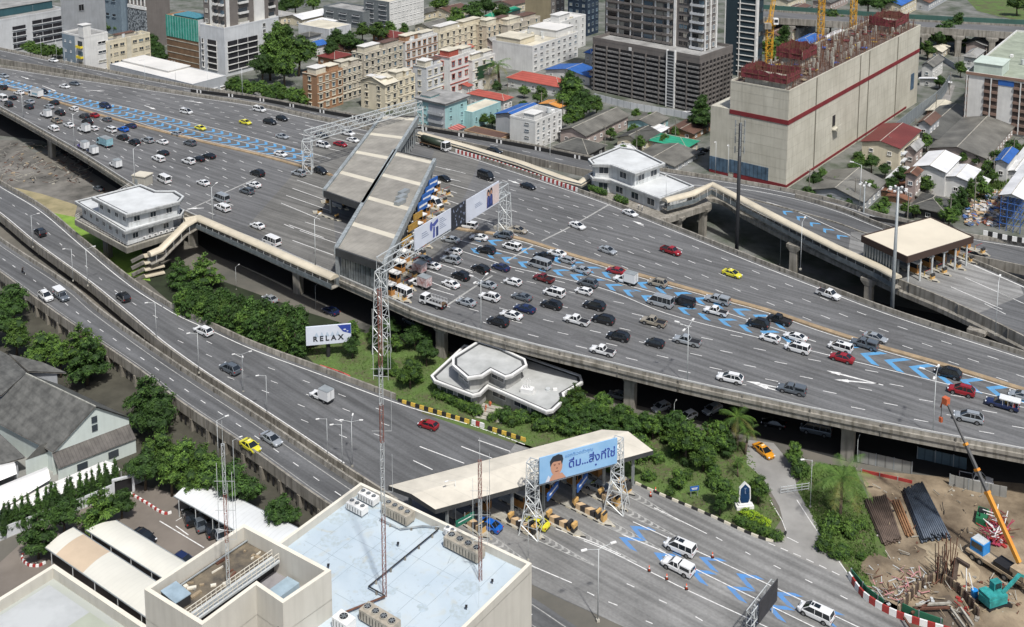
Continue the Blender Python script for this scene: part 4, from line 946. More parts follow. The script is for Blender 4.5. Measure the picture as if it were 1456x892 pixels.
def vehicle(kind):
 PM=PAINTS['white'];o=thing('v_'+kind,'x','car');body,glass=MB(),MB();body.m(PM)
 L,W,H,r,ax={'sedan':(4.65,1.80,1.47,.32,1.38),'hatch':(4.05,1.72,1.50,.30,1.24),'suv':(4.7,1.88,1.80,.37,1.38),'mpv':(4.95,1.86,1.90,.35,1.5),'van':(5.4,1.92,2.30,.35,1.55),'taxi':(4.65,1.80,1.47,.32,1.38),'pickup':(5.3,1.86,1.80,.39,1.6),'canopy':(5.3,1.86,1.80,.39,1.6),'boxpickup':(5.4,1.86,1.80,.37,1.62),'truck':(6.2,2.1,2.35,.42,1.75),'boxtruck':(6.6,2.2,2.4,.42,1.9),'lorry':(11,2.5,3.0,.52,3.2),'songthaew':(5.6,1.9,1.80,.38,1.65)}[kind]
 h=W/2;X=L/2
 if kind in('sedan','taxi'):
  loft(body,[(-X,h*.80,.34,.78,.80),(-X+.10,h*.92,.26,.98,1.0),(-X+.75,h,.22,1.0,1.05),(-.6,h,.22,.94,1.0),(.95,h,.22,.92,.98),(X-.55,h*.97,.22,.80,.86),(X-.1,h*.86,.26,.66,.70),(X,h*.70,.34,.56,.58)],PM)
  cabin(body,glass,-X+.45,-X+1.4,.22,1.2,.95,H,h*.93,h*.70,PM,(.5,))
 elif kind=='hatch':
  loft(body,[(-X,h*.86,.34,.98,1.0),(-X+.12,h*.95,.26,1.02,1.04),(-.5,h,.22,.98,1.0),(.85,h,.22,.94,1.0),(X-.5,h*.96,.22,.82,.88),(X-.1,h*.86,.26,.68,.72),(X,h*.7,.34,.56,.58)],PM)
  cabin(body,glass,-X+.08,-X+.70,.25,1.15,.97,H,h*.93,h*.72,PM,(.5,))
 elif kind=='suv':
  loft(body,[(-X,h*.88,.42,1.08,1.1),(-X+.12,h*.96,.34,1.14,1.16),(-.6,h,.3,1.1,1.12),(.95,h,.3,1.06,1.12),(X-.4,h*.97,.3,.98,1.06),(X-.08,h*.88,.34,.84,.88),(X,h*.76,.42,.7,.72)],PM)
  cabin(body,glass,-X+.08,-X+.72,.22,1.25,1.10,H,h*.93,h*.74,PM,(.36,.60))
  for sg in(-1,1):body.bar((-X+.6,sg*h*.68,H+.04),(.25,sg*h*.68,H+.04),.03,TRIM,4)
 elif kind=='mpv':
  loft(body,[(-X,h*.92,.38,1.05,1.07),(-X+.1,h*.98,.28,1.12,1.14),(-.6,h,.24,1.08,1.1),(1.3,h,.24,1.02,1.1),(X-.3,h*.95,.26,.92,1.0),(X,h*.8,.36,.72,.76)],PM)
  cabin(body,glass,-X+.05,-X+.22,.75,1.75,1.06,H,h*.95,h*.82,PM,(.3,.62))
  body.box((-.2,0,H+.012),(.85,.8,.02),GL);body.box((.62,0,H-.01),(.6,.7,.03),GL)
 elif kind=='van':
  loft(body,[(-X,h*.95,.4,1.15,1.17),(-X+.08,h*.99,.28,1.22,1.24),(0,h,.26,1.2,1.22),(1.7,h,.26,1.12,1.2),(X-.25,h*.94,.28,1.0,1.08),(X,h*.82,.38,.7,.74)],PM)
  cabin(body,glass,-X+.04,-X+.16,1.35,2.2,1.18,H,h*.97,h*.86,PM,(.18,.42,.66))
  body.box((-.6,0,H+.05),(3.2,1.25,.14),PM)
 if kind in('pickup','canopy','boxpickup','songthaew'):
  loft(body,[(.02,h,.36,1.02,1.02),(.1,h,.34,1.08,1.1),(1.3,h,.34,1.06,1.12),(X-.4,h*.97,.34,.98,1.08),(X-.08,h*.9,.36,.84,.9),(X,h*.78,.44,.7,.72)],PM)
  fx=-.55 if kind in('pickup','canopy')else.02
  if fx<0:loft(body,[(fx,h,.36,1.04,1.04),(.05,h,.34,1.06,1.08)],PM)
  cabin(body,glass,fx+.04,fx+.28,.72,1.45,1.06,H,h*.92,h*.76,PM,(.5,)if fx<0 else())
  x0,x1=-X,fx-.04;bedw=.07
  body.box(((x0+x1)/2,0,.68),(x1-x0,W,.5),PM)if kind!='boxpickup' else body.box(((x0+x1)/2,0,.62),(x1-x0,W*.9,.3),TRIM)
  if kind=='pickup':
   for sg in(-1,1):body.box(((x0+x1)/2,sg*(h-bedw/2),1.0),(x1-x0,bedw,.2),PM);body.box(((x0+x1)/2,sg*(h-.04),1.115),(x1-x0,.09,.03),TRIM)
   body.box((x0+.04,0,1.0),(.08,W,.2),PM);body.box((x1-.04,0,1.0),(.08,W,.2),PM);body.box(((x0+x1)/2,0,.95),(x1-x0-.16,W-.14,.04),TRIM)
  if kind=='canopy':
   v=[(x0+.02,-h*.95,1.0),(x1,-h*.95,1.0),(x1,h*.95,1.0),(x0+.02,h*.95,1.0),(x0+.12,-h*.82,1.78),(x1,-h*.82,1.82),(x1,h*.82,1.82),(x0+.12,h*.82,1.78)]
   body.mesh(v,[(4,5,6,7),(0,1,5,4),(1,2,6,5),(2,3,7,6),(3,0,4,7)],PM)
   for sg in(-1,1):glass.mesh([(x0+.25,sg*h*.945,1.15),(x1-.15,sg*h*.945,1.15),(x1-.15,sg*h*.865,1.65),(x0+.3,sg*h*.865,1.62)],[(0,1,2,3)],GL)
   glass.mesh([(x0+.02,-.7,1.15),(x0+.02,.7,1.15),(x0+.085,.64,1.62),(x0+.085,-.64,1.62)],[(0,3,2,1)],GL)
  if kind=='boxpickup':
   bx=MB();bx.m(PAINTS['white']);bx.box(((x0+x1)/2-.05,0,1.78),(x1-x0,W*1.02,2.0),PAINTS['white']);bx.box((x0-.06,0,1.75),(.03,.04,1.8),TRIM)
   for z in(.79,2.78):bx.box(((x0+x1)/2-.05,0,z),(x1-x0+.06,W*1.04,.07),GREYM)
   cb=bx.build('cargo_box',o);cb.material_slots[0].link='OBJECT';cb.material_slots[0].material=PAINTS['white']
  if kind=='songthaew':
   bx=MB();bx.m(PAINTS['white']);bx.box(((x0+x1)/2+.15,0,2.08),(x1-x0+.7,W*.98,.16),PAINTS['white'])
   for sg in(-1,1):
    for k in range(4):bx.bar((x0+.1+k*(x1-x0-.2)/3,sg*h*.9,.9),(x0+.1+k*(x1-x0-.2)/3,sg*h*.9,2.0),.035,PAINTS['white'])
   for k in range(5):bx.box((x0+.4+k*.45,(k%2-.5)*.8,1.2),(.4,.5,.6),[CARGO,RED,PAINTS['white'],CARGO,YEL][k])
   bx.build('canopy_frame',o)
 if kind in('truck','boxtruck','lorry'):
  cl=1.75 if kind!='lorry' else 2.0
  cb_h=H
  v=[(X-cl,-h,.5),(X,-h,.5),(X,h,.5),(X-cl,h,.5),(X-cl,-h,1.25),(X,-h,1.25),(X,h,1.25),(X-cl,h,1.25)]
  body.mesh(v,[(3,2,1,0),(0,1,5,4),(1,2,6,5),(2,3,7,6),(3,0,4,7),(4,5,6,7)],PM)
  cabin(body,glass,X-cl,X-cl+.05,X-.3,X-.03,1.25,cb_h,h*.98,h*.88,PM,(.1,))
  body.box((-.2-cl/2+.2,0,.62),(L-cl-.1,W*.5,.26),TRIM)
  x0,x1=-X,X-cl-.12;bx=MB();bx.m(PAINTS['white'])
  if kind=='boxtruck':
   bx.box(((x0+x1)/2,0,1.95),(x1-x0,W,2.3),PAINTS['white']);bx.box(((x0+x1)/2,0,3.1),(x1-x0+.05,W+.05,.06),GREYM)
   for sg in(-1,1):bx.box(((x0+x1)/2,sg*(W/2+.005),1.7),((x1-x0)*.7,.012,.7),mat('cargo_print',(.2,.35,.42),.5))
  elif kind=='truck':
   bx.box(((x0+x1)/2,0,.95),(x1-x0,W,.16),TRIM)
   for sg in(-1,1):
    bx.box(((x0+x1)/2,sg*W*.49,1.25),(x1-x0,.05,.5),PAINTS['white'])
    for k in range(6):bx.bar((x0+.1+k*(x1-x0-.2)/5,sg*W*.49,1.4),(x0+.1+k*(x1-x0-.2)/5,sg*W*.49,2.2),.04,PAINTS['white'])
    bx.bar((x0,sg*W*.49,2.2),(x1,sg*W*.49,2.2),.04,PAINTS['white'])
   bx.box((x0+.5,0,1.2),(.8,1.4,.4),CARGO)
  else:
   bx.box(((x0+x1)/2,0,1.0),(x1-x0,W*.9,.2),CARGO);bx.bar((x0+.2,0,2.1),(x1-.3,0,2.1),1.12,mat('tanker_dark',(.035,.05,.035),.4,var=.3,scale=1),14,smooth=True)
  cb=bx.build('cargo_body',o);cb.material_slots[0].link='OBJECT';cb.material_slots[0].material=PAINTS['white']
  ax=None
 for sg in(-1,1):
  if kind not in('truck','boxtruck','lorry'):
   body.box((1.05 if kind not in('van','mpv')else 1.55,sg*(h+.1),1.05 if kind in('suv','pickup','canopy','van','mpv')else.96),(.14,.2,.14),PM)
 zl={'sedan':.68,'taxi':.68,'hatch':.7,'lorry':.9,'truck':.85,'boxtruck':.85}.get(kind,.86)
 body.box((X-.03,0,zl-.18),(.08,W*.5,.16),TRIM);body.box((-X+.02,0,.42),(.08,W*.72,.14),TRIM)
 body.box((X+.01,0,.42),(.04,.46,.12),PAINTS['white']);body.box((-X-.02,0,zl+.02),(.03,.46,.12),PAINTS['white'])
 if ax:xs=((ax,r),(-ax+.02,r))
 elif kind=='lorry':xs=((X-1.2,r),(-1.6,r),(-X+1.2,r))
 else:xs=((X-.95,r),(-X+1.3,r))
 for(x,rr_)in xs:
  for sg in(-1,1):
   n=14;cxs=[(x+(rr_+.07)*math.cos(math.pi*i/n),rr_+(rr_+.07)*math.sin(math.pi*i/n))for i in range(n+1)]
   pts=[(a_,sg*(h+.006),b_)for a_,b_ in cxs]+[(x-rr_-.07,sg*(h+.006),.24),(x+rr_+.07,sg*(h+.006),.24)][::1]
   body.face(pts if sg<0 else list(reversed(pts)),TRIM)
 bo=body.build('body',o);bo.material_slots[0].link='OBJECT';bo.material_slots[0].material=PM
 glass.build('window_glass',o)
 wa,wb_=wheel_mesh(r,.24)
 for(x,rr_)in xs:
  for sg in(-1,1):
   q=bpy.data.objects.new('wheel',wa);COL.objects.link(q);q.parent=o;q.location=(x,sg*(h-.09),rr_)
   q2=bpy.data.objects.new('rim',wb_);COL.objects.link(q2);q2 .parent=q
 for sg in(-1,1):
  mb=MB();mb.box((X-.10,sg*h*.70,zl),(.20,h*.34,.14),HEADL);mb.build('headlight',o)
  mb=MB();zt_=zl+(.12 if kind in('sedan','taxi','hatch')else.1 if kind not in('truck','boxtruck','lorry')else-.15);mb.box((-X+.05,sg*h*.80,zt_),(.16,h*.24,.2),TAILL);mb.build('tail_light',o)
 if kind=='taxi':
  mb=MB();mb.box((-.3,0,H+.1),(.22,.7,.16),mat('taxi_sign',(.75,.7,.45),.4));mb.build('roof_sign',o)
  mb=MB()
 reg(o);return o
PROTO={k:vehicle(k)for k in('sedan','hatch','suv','mpv','van','taxi','pickup','canopy','boxpickup','truck','boxtruck','lorry','songthaew')}
KN={'sedan':('sedan','saloon car','car'),'hatch':('hatchback','hatchback','car'),'suv':('suv_car','SUV','car'),'mpv':('minivan','minivan','van'),'van':('passenger_van','high roof van','van'),'taxi':('taxi','taxi','taxi'),'pickup':('pickup_truck','pickup truck','pickup'),'canopy':('pickup_truck','pickup with closed canopy','pickup'),'boxpickup':('box_pickup','cargo box pickup','pickup'),'truck':('open_truck','open truck with side rails','truck'),'boxtruck':('box_truck','box truck','truck'),'lorry':('tanker_lorry','tanker lorry','lorry'),'songthaew':('open_pickup','roofed open pickup','pickup')}
FW='far lanes left of the toll canopy';FEa='far lanes right of the toll canopy';NW='near lanes left of the toll canopy';NEa='near lanes right of the toll canopy'
VL=[]
def add(zone,s):
 for ln in s.strip().split(';'):
  ln=ln.strip()
  if not ln:continue
  f=[x.strip()for x in ln.split(',')];VL.append((zone,float(f[0]),float(f[1]),f[2],f[3],f[4]if len(f)>4 else None))
add(FW,'5,108,sedan,silver; 92,123,sedan,white; 106,119,sedan,grey; 61,130,sedan,black; 150,151,suv,dark blue; 265,159,mpv,white; 285,182,taxi,yellow; 349,174,taxi,yellow; 369,156,mpv,white; 384,174,suv,black; 401,169,suv,black; 401,194,sedan,silver; 460,207,mpv,white; 484,205,sedan,red; 495,190,suv,white; 458,193,sedan,black; 502,199,sedan,white; 399,219,sedan,white; 456,244,suv,black')
add(FEa,'632,254,sedan,black; 691,252,van,black; 751,265,sedan,black; 821,321,sedan,white; 896,303,sedan,white; 864,356,sedan,silver; 737,327,sedan,beige; 954,357,pickup,red; 1041,389,taxi,yellow; 1178,419,pickup,white; 1245,480,sedan,silver; 617,290,van,white; 619,208,lorry,white')
add(NW,'4,125,suv,black; 27,132,sedan,white; 51,136,boxtruck,white; 18,139,sedan,black; 3,141,van,white; 42,145,sedan,silver; 12,149,suv,black; 41,152,sedan,black; 77,146,sedan,black; 70,152,sedan,silver; 85,161,suv,black; 105,155,hatch,white; 133,164,sedan,red; 120,166,suv,black; 124,174,suv,black; 65,164,boxpickup,white; 80,172,pickup,beige; 76,183,canopy,white; 119,185,boxpickup,white; 133,183,hatch,white; 157,185,mpv,white; 175,184,sedan,blue; 186,179,sedan,dark blue; 174,196,suv,black; 191,203,suv,black; 210,200,suv,silver; 231,202,sedan,white; 270,204,suv,grey; 149,205,boxtruck,pale blue; 118,209,boxpickup,purple; 131,216,boxpickup,dark blue; 232,217,sedan,black; 225,226,canopy,white; 297,222,sedan,black; 164,235,boxpickup,white; 233,256,van,white; 289,260,sedan,white; 268,230,suv,white; 282,226,sedan,black; 315,284,van,silver; 316,296,canopy,white; 351,272,suv,grey; 361,263,sedan,white; 366,247,suv,black; 425,247,suv,silver; 366,321,sedan,white; 386,344,van,white; 251,190,hatch,silver; 152,170,hatch,grey; 98,178,sedan,white')
add(NEa,'665,321,mpv,white; 681,338,sedan,white; 641,341,sedan,silver; 645,358,hatch,white; 641,370,suv,silver; 614,378,sedan,white; 691,356,suv,black; 716,335,suv,grey; 728,351,mpv,white; 590,384,boxpickup,silver,red; 597,404,boxpickup,white,red; 571,417,van,white; 616,431,truck,white; 683,383,suv,black; 655,393,suv,black; 641,404,sedan,white; 712,380,sedan,dark blue; 693,405,sedan,silver; 729,401,hatch,white; 696,423,suv,white; 663,430,sedan,silver; 727,448,sedan,white; 589,358,suv,white; 792,360,sedan,white; 773,366,pickup,black; 767,377,van,silver; 826,384,sedan,silver; 773,396,pickup,dark red; 876,385,sedan,red; 889,399,boxpickup,white; 935,403,suv,beige; 836,403,suv,grey; 742,422,sedan,grey; 788,417,mpv,white; 830,414,hatch,white; 784,434,suv,black; 845,435,suv,black; 746,439,sedan,dark blue; 939,431,van,silver; 972,430,mpv,black; 1020,427,canopy,silver; 1018,443,pickup,white; 708,458,suv,black; 820,456,pickup,white; 858,455,suv,black; 929,458,pickup,beige; 879,479,suv,black; 857,499,pickup,white; 931,488,hatch,black; 977,485,pickup,silver; 1038,538,suv,white; 1078,461,suv,black; 1108,455,pickup,black; 1131,479,sedan,white; 1095,481,hatch,white; 1134,496,mpv,white; 1195,494,mpv,white; 1197,509,sedan,red; 1229,490,canopy,grey; 1348,531,suv,black; 1367,556,suv,red; 1377,594,suv,silver; 1425,575,songthaew,dark blue; 1126,554,canopy,grey; 1454,563,sedan,silver; 806,370,hatch,silver; 600,368,sedan,grey')
ZA,ZB,ZP,ZU,ZG='inner ramp road','outer ramp road above the trees','low toll plaza','ground under the highway','compound car park'
add(ZA,'57,331,suv,black; 175,423,suv,black; 289,471,suv,white; 327,525,suv,grey; 457,564,boxpickup,white; 609,604,hatch,red')
add(ZB,'65,422,suv,white; 87,421,songthaew,grey; 356,634,taxi,yellow; 386,624,sedan,silver')
add(ZP,'695,746,sedan,blue; 762,743,taxi,yellow; 967,779,mpv,white; 964,806,canopy,white; 1160,872,mpv,white; 849,693,suv,silver')
add(ZU,'384,425,sedan,silver; 940,579,hatch,silver; 978,592,hatch,white; 1013,582,hatch,silver; 1086,641,taxi,orange; 470,442,sedan,dark blue; 585,457,sedan,grey; 1388,682,pickup,white; 1100,602,sedan,black; 880,562,sedan,grey; 1160,612,van,grey; 140,268,sedan,grey; 108,205,sedan,black')
add(ZG,'205,763,sedan,black; 262,797,hatch,dark blue; 269,735,sedan,black; 284,743,sedan,grey; 299,751,sedan,black; 313,759,sedan,silver')
add('back ramp behind the highway','703,216,suv,black; 76,86,sedan,white')
add('yard by the concrete tower','1000,214,sedan,black; 994,218,sedan,grey; 978,163,mpv,white')
def tangent(curves,p):
 best,bt=1e9,None;ds=[]
 for c in curves:
  i=min(range(1,len(c)-1),key=lambda k:(c[k].x-p.x)**2+(c[k].y-p.y)**2);t=(c[i+1]-c[i-1]);t.z=0;ds.append((((c[i].x-p.x)**2+(c[i].y-p.y)**2)**.5+.1,t.normalized()))
 w_=sum(1/d for d,t in ds);v=sum((t/d for d,t in ds),Vector());return math.atan2(v.y,v.x)
UNIQ=['taxi','boxpickup','truck','boxtruck','lorry','songthaew']
VEH=[]
rv=random.Random(11)
for(zone,u,v,kind,colr,extra)in VL:
 z={FW:DZ,FEa:DZ,NW:DZ,NEa:DZ,ZP:.035,ZU:.01,ZG:.02}.get(zone,DZ)
 H_=.6
 def base(z_):
  p=P(u,v,z_+H_);p.z=z_;return p
 if zone in(FW,FEa):p=base(DZ+.01);rz=tangent([FE,ME],p)
 elif zone in(NW,NEa):p=base(DZ+.01);rz=tangent([ME,NE],p)+math.pi
 elif zone==ZA:
  zz=1.0
  for _ in range(10):zz=.5*zz+.5*(zramp(base(zz).x)+.03)
  p=base(zz);rz=tangent([AF,AN],p)+math.pi
 elif zone==ZB:p=base(BZ+.01);rz=tangent([BF,BN],p)
 elif zone==ZP:p=base(.04);rz=tangent([b1,b2],p)+math.pi
 elif zone==ZU:p=base(.01);rz=tangent([NE],p)+(math.pi if u<1200 else 0)+(R(60)if 900<u<1040 else R(140)if 1070<u<1090 else 0)
 elif zone==ZG:p=base(.02);rz=R(-52)if v<765 and u>250 else R(-33)
 elif zone.startswith('back'):p=base(DZ);rz=tangent([DF,DN],p)
 else:p=base(.01);rz=R(30)
 if zone==ZG and u<320 and v<762 and u>250:rz=R(118)
 rz+=rv.uniform(-.025,.025)
 o=copy_tree(PROTO[kind]);o.location=p;o.rotation_euler=(0,0,rz);o.name=KN[kind][0]
 s=rv.uniform(.97,1.03);o.scale=(s*rv.uniform(.95,1.05),s,s*rv.uniform(.95,1.05))
 VEH.append(dict(o=o,zone=zone,u=u,v=v,kind=kind,col=colr,extra=extra,p=p))
bych={}
for c in COL.objects:
 if c.parent:bych.setdefault(c.parent.name,[]).append(c)
for d in VEH:
 for c in bych.get(d['o'].name,[]):
  st_=c.name.split('.')[0]
  if st_=='body':c.material_slots[0].material=PAINTS[d['col']]
  if st_=='cargo_box' and d['extra']:c.material_slots[0].material=mat('cargo_box_red',(.30,.12,.11),.5,col2=(.6,.55,.55),scale=1.2,coord='obj')
  if st_=='cargo_body' and d['kind']=='boxtruck' and d['col']!='white':c.material_slots[0].material=mat('cargo_turquoise',(.26,.46,.52),.5,var=.3,scale=1.0)
purge_protos(PROTO.values())
ORD=['first','second','third','fourth','fifth','sixth','seventh','eighth','ninth','tenth','eleventh','twelfth','thirteenth','fourteenth','fifteenth','sixteenth']
used=set()
gs={}
for d in VEH:gs.setdefault((d['col'],d['kind'],d['zone']),[]).append(d)
def base_lab(d):return('%s %s'%(d['col'],KN[d['kind']][1])).replace('dark blue','navy').replace('pale blue','turquoise')
for k,g_ in gs.items():
 if len(g_)==1:g_[0]['u1']=True
for k,g_ in gs.items():
 g_.sort(key=lambda d:d['u'])
 for i,d in enumerate(g_):
  n=len(g_)
  if n==1:lab='%s on the %s'%(base_lab(d),d['zone'])
  else:
   lab=None
   c=[e for e in VEH if e is not d and e['zone']==d['zone']and e.get('u1')and(e['kind']in UNIQ or e['col']in('red','blue','dark red','beige','yellow','orange'))]
   c=sorted(c,key=lambda e:(e['p']-d['p']).length)
   if c and(c[0]['p']-d['p']).length<17:
    e=c[0];du,dv_=d['u']-e['u'],d['v']-e['v'];rel=('just left of' if du<0 else 'just right of')if abs(du)>abs(dv_)*1.6 else('just above' if dv_<0 else 'just below')
    lab='%s %s the %s'%(base_lab(d),rel,base_lab(e))
    if lab in used:lab=None
   if not lab:
    if i==0:pos='leftmost of the %s'%(['','','two','three','four','five','six','seven','eight','nine','ten','eleven','twelve','thirteen','fourteen'][n])
    elif i==n-1:pos='rightmost of the %s'%(['','','two','three','four','five','six','seven','eight','nine','ten','eleven','twelve','thirteen','fourteen'][n])
    else:pos='%s from the left'%ORD[i]
    lab='%s on the %s, %s'%(base_lab(d),d['zone'].replace('toll canopy','canopy').replace(' behind the highway','').replace('of the canopy','of canopy'),pos)
  used.add(lab);tag(d['o'],lab,KN[d['kind']][2],'vehicles on the '+d['zone'])
p=P(33,389,BZ);rz=tangent([BF,BN],p)
mc=thing('motorcycle','small black motorcycle alone on the outer ramp road','motorcycle',p,rz)
for x in(-.62,.62):
 mb=MB();mb.bar((x,-.06,.3),(x,.06,.3),.3,TYRE,14);mb.build('wheel',mc)
mb=MB();mb.bar((-.6,0,.45),(.5,0,.65),.13,TRIM,6);mb.bar((.62,0,.3),(.45,0,1.0),.05,GREYM,5);mb.bar((.42,-.34,1.02),(.42,.34,1.02),.025,TRIM,5);mb.box((-.25,0,.78),(.75,.28,.12),TRIM);mb.build('body',mc)
def person(p,rz,pose,top,legs,label,skin=(.33,.19,.12),scale=1.0,hair=True,name='person'):
 """pose: dict of joint positions in metres, local frame x forward, y left, z up"""
 J=dict(pel=(0,0,.95),che=(0,0,1.32),nec=(0,0,1.48),hea=(.02,0,1.62),top=(.02,0,1.72),shl=(0,.19,1.42),shr=(0,-.19,1.42),ell=(-.02,.26,1.14),elr=(-.02,-.26,1.14),hal=(.08,.27,.90),har=(.08,-.27,.90),hil=(0,.10,.92),hir=(0,-.10,.92),knl=(.02,.12,.50),knr=(.02,-.12,.50),anl=(0,.12,.08),anr=(0,-.12,.08),tol=(.18,.13,.04),tor=(.18,-.13,.04));J.update(pose)
 rad=dict(pel=(.15,.12),che=(.16,.12),nec=(.065,.065),hea=(.10,.09),top=(.07,.065),shl=(.07,.07),shr=(.07,.07),ell=(.045,.045),elr=(.045,.045),hal=(.035,.035),har=(.035,.035),hil=(.095,.095),hir=(.095,.095),knl=(.06,.06),knr=(.06,.06),anl=(.045,.045),anr=(.045,.045),tol=(.04,.03),tor=(.04,.03))
 E=[('pel','che'),('che','nec'),('nec','hea'),('hea','top'),('che','shl'),('shl','ell'),('ell','hal'),('che','shr'),('shr','elr'),('elr','har'),('pel','hil'),('hil','knl'),('knl','anl'),('anl','tol'),('pel','hir'),('hir','knr'),('knr','anr'),('anr','tor')]
 ks=list(J);me=bpy.data.meshes.new('person');me.from_pydata([J[k]for k in ks],[(ks.index(a),ks.index(b))for a,b in E],[])
 o=bpy.data.objects.new(name,me);COL.objects.link(o)
 sk=o.modifiers.new('skin','SKIN');
 for i,k in enumerate(ks):
  me.skin_vertices[0].data[i].radius=rad[k];me.skin_vertices[0].data[i].use_root=(k=='pel')
 sb=o.modifiers.new('sub','SUBSURF');sb.levels=1;sb.render_levels=1
 bpy.context.view_layer.update();dg=bpy.context.evaluated_depsgraph_get();m2=bpy.data.meshes.new_from_object(o.evaluated_get(dg));o.modifiers.clear();o.data=m2
 sk_=mat('skin_%d'%int(skin[0]*100),skin,.6);tp=mat('cloth_%s'%'_'.join('%d'%(c*100)for c in top),top,.8);lg=mat('cloth_%s'%'_'.join('%d'%(c*100)for c in legs),legs,.8);hr=mat('hair_black',(.012,.01,.01),.6)
 m2 .materials.clear()
 for m_ in(sk_,tp,lg,hr):m2 .materials.append(m_)
 pelz=J['pel'][2]
 for f in m2 .polygons:
  c=f.center;f.use_smooth=True;arm=min((Vector(J['hal'])-c).length,(Vector(J['har'])-c).length)
  hd=(Vector(J['hea'])-c).length<.15 and c.z>J['nec'][2]
  if hd:f.material_index=3 if(c.z>J['hea'][2]+.03 or c.x<J['hea'][0]-.02)else 0
  elif arm<.14:f.material_index=0
  elif c.z<.09:f.material_index=3
  elif c.z<pelz+.02:f.material_index=2
  else:f.material_index=1
 o.location=p;o.rotation_euler=(0,0,rz);o.scale=(scale,)*3
 tag(o,label,'person');return o
STAND={}
WALK=dict(knl=(.18,.11,.52),anl=(.28,.11,.09),tol=(.45,.12,.05),knr=(-.02,-.11,.52),anr=(-.28,-.11,.12),tor=(-.12,-.12,.04),hal=(-.15,.27,.95),har=(.22,-.26,.98))
LIFT=dict(elr=(.12,-.30,1.2),har=(.34,-.2,1.3),ell=(.1,.28,1.2),hal=(.32,.2,1.25))
BEND=dict(che=(.25,0,1.2),nec=(.38,0,1.3),hea=(.48,0,1.36),top=(.54,0,1.44),shl=(.28,.19,1.25),shr=(.28,-.19,1.25),ell=(.36,.24,.98),elr=(.36,-.24,.98),hal=(.46,.2,.72),har=(.46,-.2,.72),pel=(-.05,0,.92),hil=(-.05,.1,.9),hir=(-.05,-.1,.9))
ORANGE=(.62,.14,.05)
person(P(691,586,0),R(200),WALK,ORANGE,ORANGE,'worker in red orange overalls on the left by the garden office steps')
person(P(697,581,0),R(250),STAND,ORANGE,(.5,.1,.05),'worker in orange overalls on the right by the garden office steps')
person(P(908,298,DZ),R(-60),STAND,(.6,.6,.58),(.08,.09,.1),'person in a white shirt standing left outside the right gatehouse')
person(P(913,300,DZ),R(150),LIFT,(.62,.62,.6),(.05,.06,.1),'person in a white shirt with arms raised outside the right gatehouse')
person(P(33,389,BZ)+Vector((-.1,.05,.15)),tangent([BF,BN],P(33,389,BZ)),dict(pel=(-.2,0,.82),che=(.0,0,1.15),nec=(.08,0,1.3),hea=(.14,0,1.42),top=(.15,0,1.52),shl=(.05,.19,1.25),shr=(.05,-.19,1.25),ell=(.22,.28,1.05),elr=(.22,-.28,1.05),hal=(.40,.30,.92),har=(.40,-.30,.92),hil=(-.18,.12,.8),hir=(-.18,-.12,.8),knl=(.22,.2,.62),knr=(.22,-.2,.62),anl=(.05,.2,.22),anr=(.05,-.2,.22),tol=(.2,.2,.16),tor=(.2,-.2,.16)),(.03,.03,.035),(.03,.03,.04),'rider in black seated on the motorcycle on the outer ramp')
def W_(u,v,z=0):return P(u,v,z)
def leafmat(name,c1,c2,sc=.9):
 if name in _M:return _M[name]
 m=mat(name,c1,.62,0,col2=c2,scale=sc,detail=3,fac=(.38,.62),spec=.25)
 n=m.node_tree.nodes;l=m.node_tree.links;b=n['Principled BSDF'];src=b.inputs['Base Color'].links[0].from_socket
 oi=n.new('ShaderNodeObjectInfo');mr=n.new('ShaderNodeMapRange');mr.inputs[3].default_value=.72;mr.inputs[4].default_value=1.25;l.new(oi.outputs['Random'],mr.inputs[0])
 mx=n.new('ShaderNodeMix');mx.data_type='RGBA';mx.blend_type='MULTIPLY';mx.inputs[0].default_value=1;l.new(src,mx.inputs[6]);l.new(mr.outputs[0],mx.inputs[7]);l.new(mx.outputs[2],b.inputs['Base Color'])
 return m
LF_A=leafmat('foliage_mid',(.105,.185,.032),(.034,.075,.015));LF_B=leafmat('foliage_dark',(.062,.125,.025),(.018,.046,.010));LF_C=leafmat('foliage_bright',(.115,.20,.04),(.05,.11,.02))
LF_Y=leafmat('foliage_olive',(.19,.18,.05),(.06,.08,.02));LF_L=leafmat('foliage_lime',(.30,.42,.02),(.16,.28,.02));CORE=mat('foliage_core',(.022,.048,.012),.9);BARK=mat('bark',(.11,.085,.06),.9,var=.4,scale=2)
